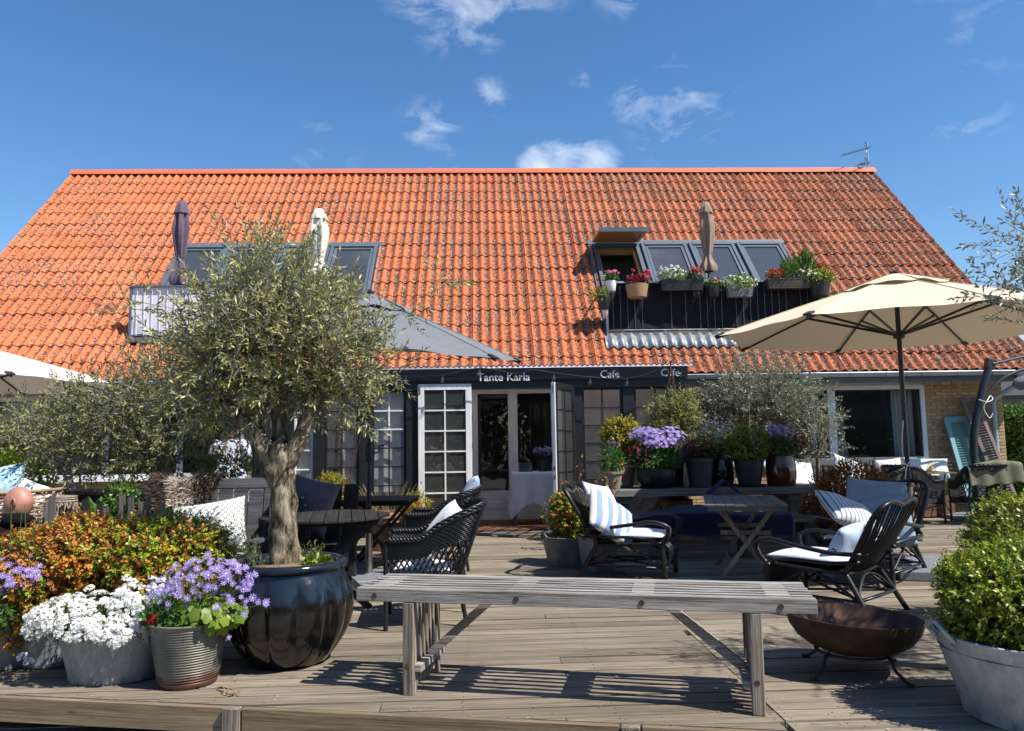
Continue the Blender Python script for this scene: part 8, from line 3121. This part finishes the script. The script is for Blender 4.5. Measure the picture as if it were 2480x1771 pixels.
fl('pink', 'pink flowers in the small white rail pot', [('L', (0, 0, .24), (.12, .1, .08), 220, GREENLEAF, .06), ('F', (.02, 0, .32), (.13, .1, .06), 70, PINKPETAL, .03)])
fl('low', 'yellow-green leaves in the dark hanging pot below', [('L', (-.06, 0, .26), (.16, .14, .12), 260, LIMELEAF, .06)])
fl('red', 'red flowers and dark leaves in the tan basket', [('L', (0, 0, .30), (.20, .14, .10), 420, WINEPETAL, .06), ('F', (.06, 0, .36), (.20, .12, .07), 60, REDPETAL, .035), ('F', (.18, -.02, .44), (.05, .05, .05), 30, REDPETAL, .035), ('F', (-.06, -.02, .48), (.04, .04, .03), 18, REDPETAL, .03)])
fl('wr', 'white flowers at left and red flowers at right in the long black box', [('L', (-.15, 0, .26), (.26, .14, .14), 700, LIMELEAF, .05), ('D', (-.18, -.03, .31), (.26, .14, .16), 95, WHITEPETAL, .030), ('L', (.26, 0, .24), (.16, .12, .12), 420, GREENLEAF, .06), ('F', (.24, -.03, .36), (.12, .08, .05), 46, REDPETAL, .032), ('F', (.30, -.05, .26), (.12, .08, .08), 60, PINKPETAL, .020)])
fl('small', 'orange flowers in the small black rail pot', [('L', (0, 0, .24), (.15, .12, .09), 360, GREENLEAF, .05), ('F', (0, -.03, .26), (.16, .12, .08), 26, pm('orange_petal', (.6, .18, .02), bmp=0), .025)])
fl('white', 'white daisies crowding the grey rail box', [('L', (0, -.02, .24), (.30, .16, .16), 900, LIMELEAF, .05), ('D', (0, -.05, .26), (.33, .16, .17), 110, WHITEPETAL, .027)])
fl('mix', 'red, dark green and white plants in the long brown box', [('F', (-.22, -.02, .30), (.10, .08, .06), 44, REDPETAL, .034), ('L', (-.2, 0, .24), (.18, .12, .10), 420, BOXBROWN, .06), ('G', (.02, 0, .32), (.12, .1, .18), 420, HEDGELEAF, .12), ('D', (.27, -.04, .26), (.17, .1, .11), 55, WHITEPETAL, .026), ('L', (.27, 0, .24), (.15, .1, .08), 240, GREENLEAF, .05)])
fl('yellow', 'yellow, white and orange flowers in the right-hand basket', [('L', (0, -.02, .34), (.26, .16, .15), 620, LIMELEAF, .075), ('D', (-.10, -.08, .38), (.14, .08, .08), 26, WHITEPETAL, .03), ('F', (.14, -.08, .42), (.06, .05, .05), 16, BOXYELLOW, .05), ('F', (.06, 0, .58), (.06, .05, .04), 30, REDPETAL, .04), ('G', (-.18, .1, .56), (.16, .1, .22), 240, HEDGELEAF, .20)])
fl('end', 'trailing greenery at the end of the balcony', [('L', (.05, 0, .14), (.24, .18, .16), 460, HEDGELEAF, .07), ('L', (-.15, .1, .68), (.2, .14, .1), 220, BOXBROWN, .06)])

# ---- hedge, neighbour and what the windows mirror
hg = thing('clipped_hedge', 'dense bright green hedge beyond the right end of the house', 'hedge', (10.6, 13.9, gz))
n = 15000
P = np.stack([rng.uniform(-1.35, 1.6, n), rng.uniform(-.9, 1.5, n), rng.uniform(0, 1.92, n)], 1)
face = rng.integers(0, 3, n)
P[face == 0, 0] = -1.35 + rng.normal(size=(face == 0).sum()) * .05
P[face == 1, 1] = -.9 + rng.normal(size=(face == 1).sum()) * .05
P[face == 2, 2] = 1.90 + rng.normal(size=(face == 2).sum()) * .05
D = unit(rng.normal(size=(n, 3)) * .7 + np.stack([(face == 0) * -1.0, (face == 1) * -1.0, (face == 2) * 1.0 + .3], 1))
V, F = kites(P, D, rng.uniform(.05, .09, n), rng.uniform(.03, .05, n), .2, .5)
arr_obj('foliage', V, F, HEDGELEAF, hg)
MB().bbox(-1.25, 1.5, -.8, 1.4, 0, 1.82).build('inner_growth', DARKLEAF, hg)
nb = thing('neighbour_house', 'grey clad neighbouring house behind the hedge at the right', 'building', (15.5, 21, gz))
MB().bbox(-5, 6, 0, 5, 0, 2.5).build('wall', CLADDING, nb)
cb = MB().box((0, 0, 0), (.16, .022, 2.05)).mesh('cladding_board', CLADDING)
for k in range(40):
    inst('cladding_board', cb, nb, (-4.85 + k * .18, -.013, 1.03))
MB().bbox(-5.05, 6, -.06, 0, 2.06, 2.50).build('fascia_board', GREYBOX, nb)
rf = MB()
rf.add([(-5.4, -.5, 2.5), (6.4, -.5, 2.5), (6.4, 2.5, 3.5), (-5.4, 2.5, 3.5), (-5.4, 5.5, 2.5), (6.4, 5.5, 2.5)], [(0, 1, 2, 3), (3, 2, 5, 4)])
rf.build('roof', SHEDROOF, nb, solid=.1)

sh_ = thing('gabled_shed', 'grey board-clad gabled shed with dark roof, seen mirrored in the right-hand window', 'building', (18.2, -9.5, gz))
MB().add([], [])
g = MB()
g.add([(-3.6, 0, 0), (3.6, 0, 0), (3.6, 0, 3.0), (0, 0, 4.9), (-3.6, 0, 3.0), (-3.6, -6, 0), (3.6, -6, 0), (3.6, -6, 3.0), (0, -6, 4.9), (-3.6, -6, 3.0)],
      [(4, 3, 2, 1, 0), (5, 6, 7, 8, 9), (0, 5, 9, 4), (1, 2, 7, 6)])
g.build('wall', CLADDING, sh_)
for k in range(30):
    x = -3.48 + k * .24
    MB().bbox(x - .02, x + .02, 0.0, .03, 0, 4.82 - abs(x) * 1.9 / 3.6).build('cladding_board', CLADDING, sh_)
r2 = MB()
r2.add([(-4.0, .35, 2.85), (0, .35, 5.0), (4.0, .35, 2.85), (-4.0, -6.3, 2.85), (0, -6.3, 5.0), (4.0, -6.3, 2.85)], [(0, 1, 4, 3), (1, 2, 5, 4)])
r2.build('roof', SHEDROOF, sh_, solid=.14)
text_mesh('lettering', "Dr EMIL'S", .62, BLACKPAINT, sh_, (0, .045, 3.05), (R(90), 0, R(180)), .01, .012, 'CENTER')


def back_tree(x, y, h, r, seed, label):
    t = thing('leafy_tree', label, 'tree', (x, y, gz), 0, 'trees across the yard behind the viewer')
    trunk(t, [(0, 0, 0), (.05, 0, h * .25), (0, .05, h * .5), (.1, 0, h * .75)], [.16, .13, .10, .04], seed=seed)
    P, D = [], []
    for k in range(9):
        c = np.array([rng.normal() * r * .45, rng.normal() * r * .4, h * (.32 + .55 * rng.random())])
        p, d = ell_points(700, c, (r * .62, r * .6, h * .2), .35)
        P.append(p)
        D.append(unit(d + rng.normal(size=d.shape) * .6))
    P, D = np.concatenate(P), np.concatenate(D)
    P[:, 2] = np.maximum(P[:, 2], .1)
    V, F = kites(P, D, rng.uniform(.22, .38, len(P)), rng.uniform(.14, .24, len(P)), .2, .5)
    arr_obj('crown', V, F, DARKLEAF, t)


for k, (x, y, h, r) in enumerate(((-13, -9, 5.5, 2.2), (-8.5, -10, 6.0, 2.4), (-4, -9, 5.2, 2.2), (0.5, -10.5, 6.2, 2.5), (4.8, -9.5, 5.4, 2.3), (9, -11, 5.8, 2.4), (12.3, -9.2, 4.6, 2.0))):
    back_tree(x, y, h, r, 40 + k, 'dark leafy tree across the yard, mirrored in the house windows')
hb_ = thing('clipped_hedge', 'dark hedge across the yard mirrored low in the windows', 'hedge', (3, -7.2, gz))
n = 9000
P = np.stack([rng.uniform(-16, 18, n), rng.normal(size=n) * .35, rng.uniform(0, 2.0, n)], 1)
V, F = kites(P, unit(rng.normal(size=(n, 3)) + np.array([0, .5, .5])), rng.uniform(.2, .34, n), rng.uniform(.12, .2, n), .2, .5)
arr_obj('foliage', V, F, DARKLEAF, hb_)

# ---- fallen petals and leaves on the boards
n = 240
P = np.stack([np.concatenate([rng.normal(-1.9, .45, 110), rng.uniform(-2.8, 2.6, 80), rng.normal(2.0, .4, 50)]), np.zeros(n), np.full(n, .004)], 1)
P[:, 1] = np.array([edge_y(x) for x in P[:, 0]]) + rng.uniform(.04, 1.0, n) ** 1.5
D = unit(np.stack([rng.normal(size=n), rng.normal(size=n), rng.normal(size=n) * .08], 1))
V, F = kites(P, D, rng.uniform(.008, .022, n), rng.uniform(.005, .011, n), .1, .5, np.tile([0., 0., 3.], (n, 1)))
tag(arr_obj('fallen_petals', V, F, leafmat('fallen_leaf', [(0, (.10, .05, .02)), (.5, (.26, .17, .07)), (.8, (.5, .45, .35)), (1, (.75, .73, .70))], None, .1, .7, .2, 30)), 'scattered fallen petals and dry leaves on the deck boards', None, None, 'stuff')
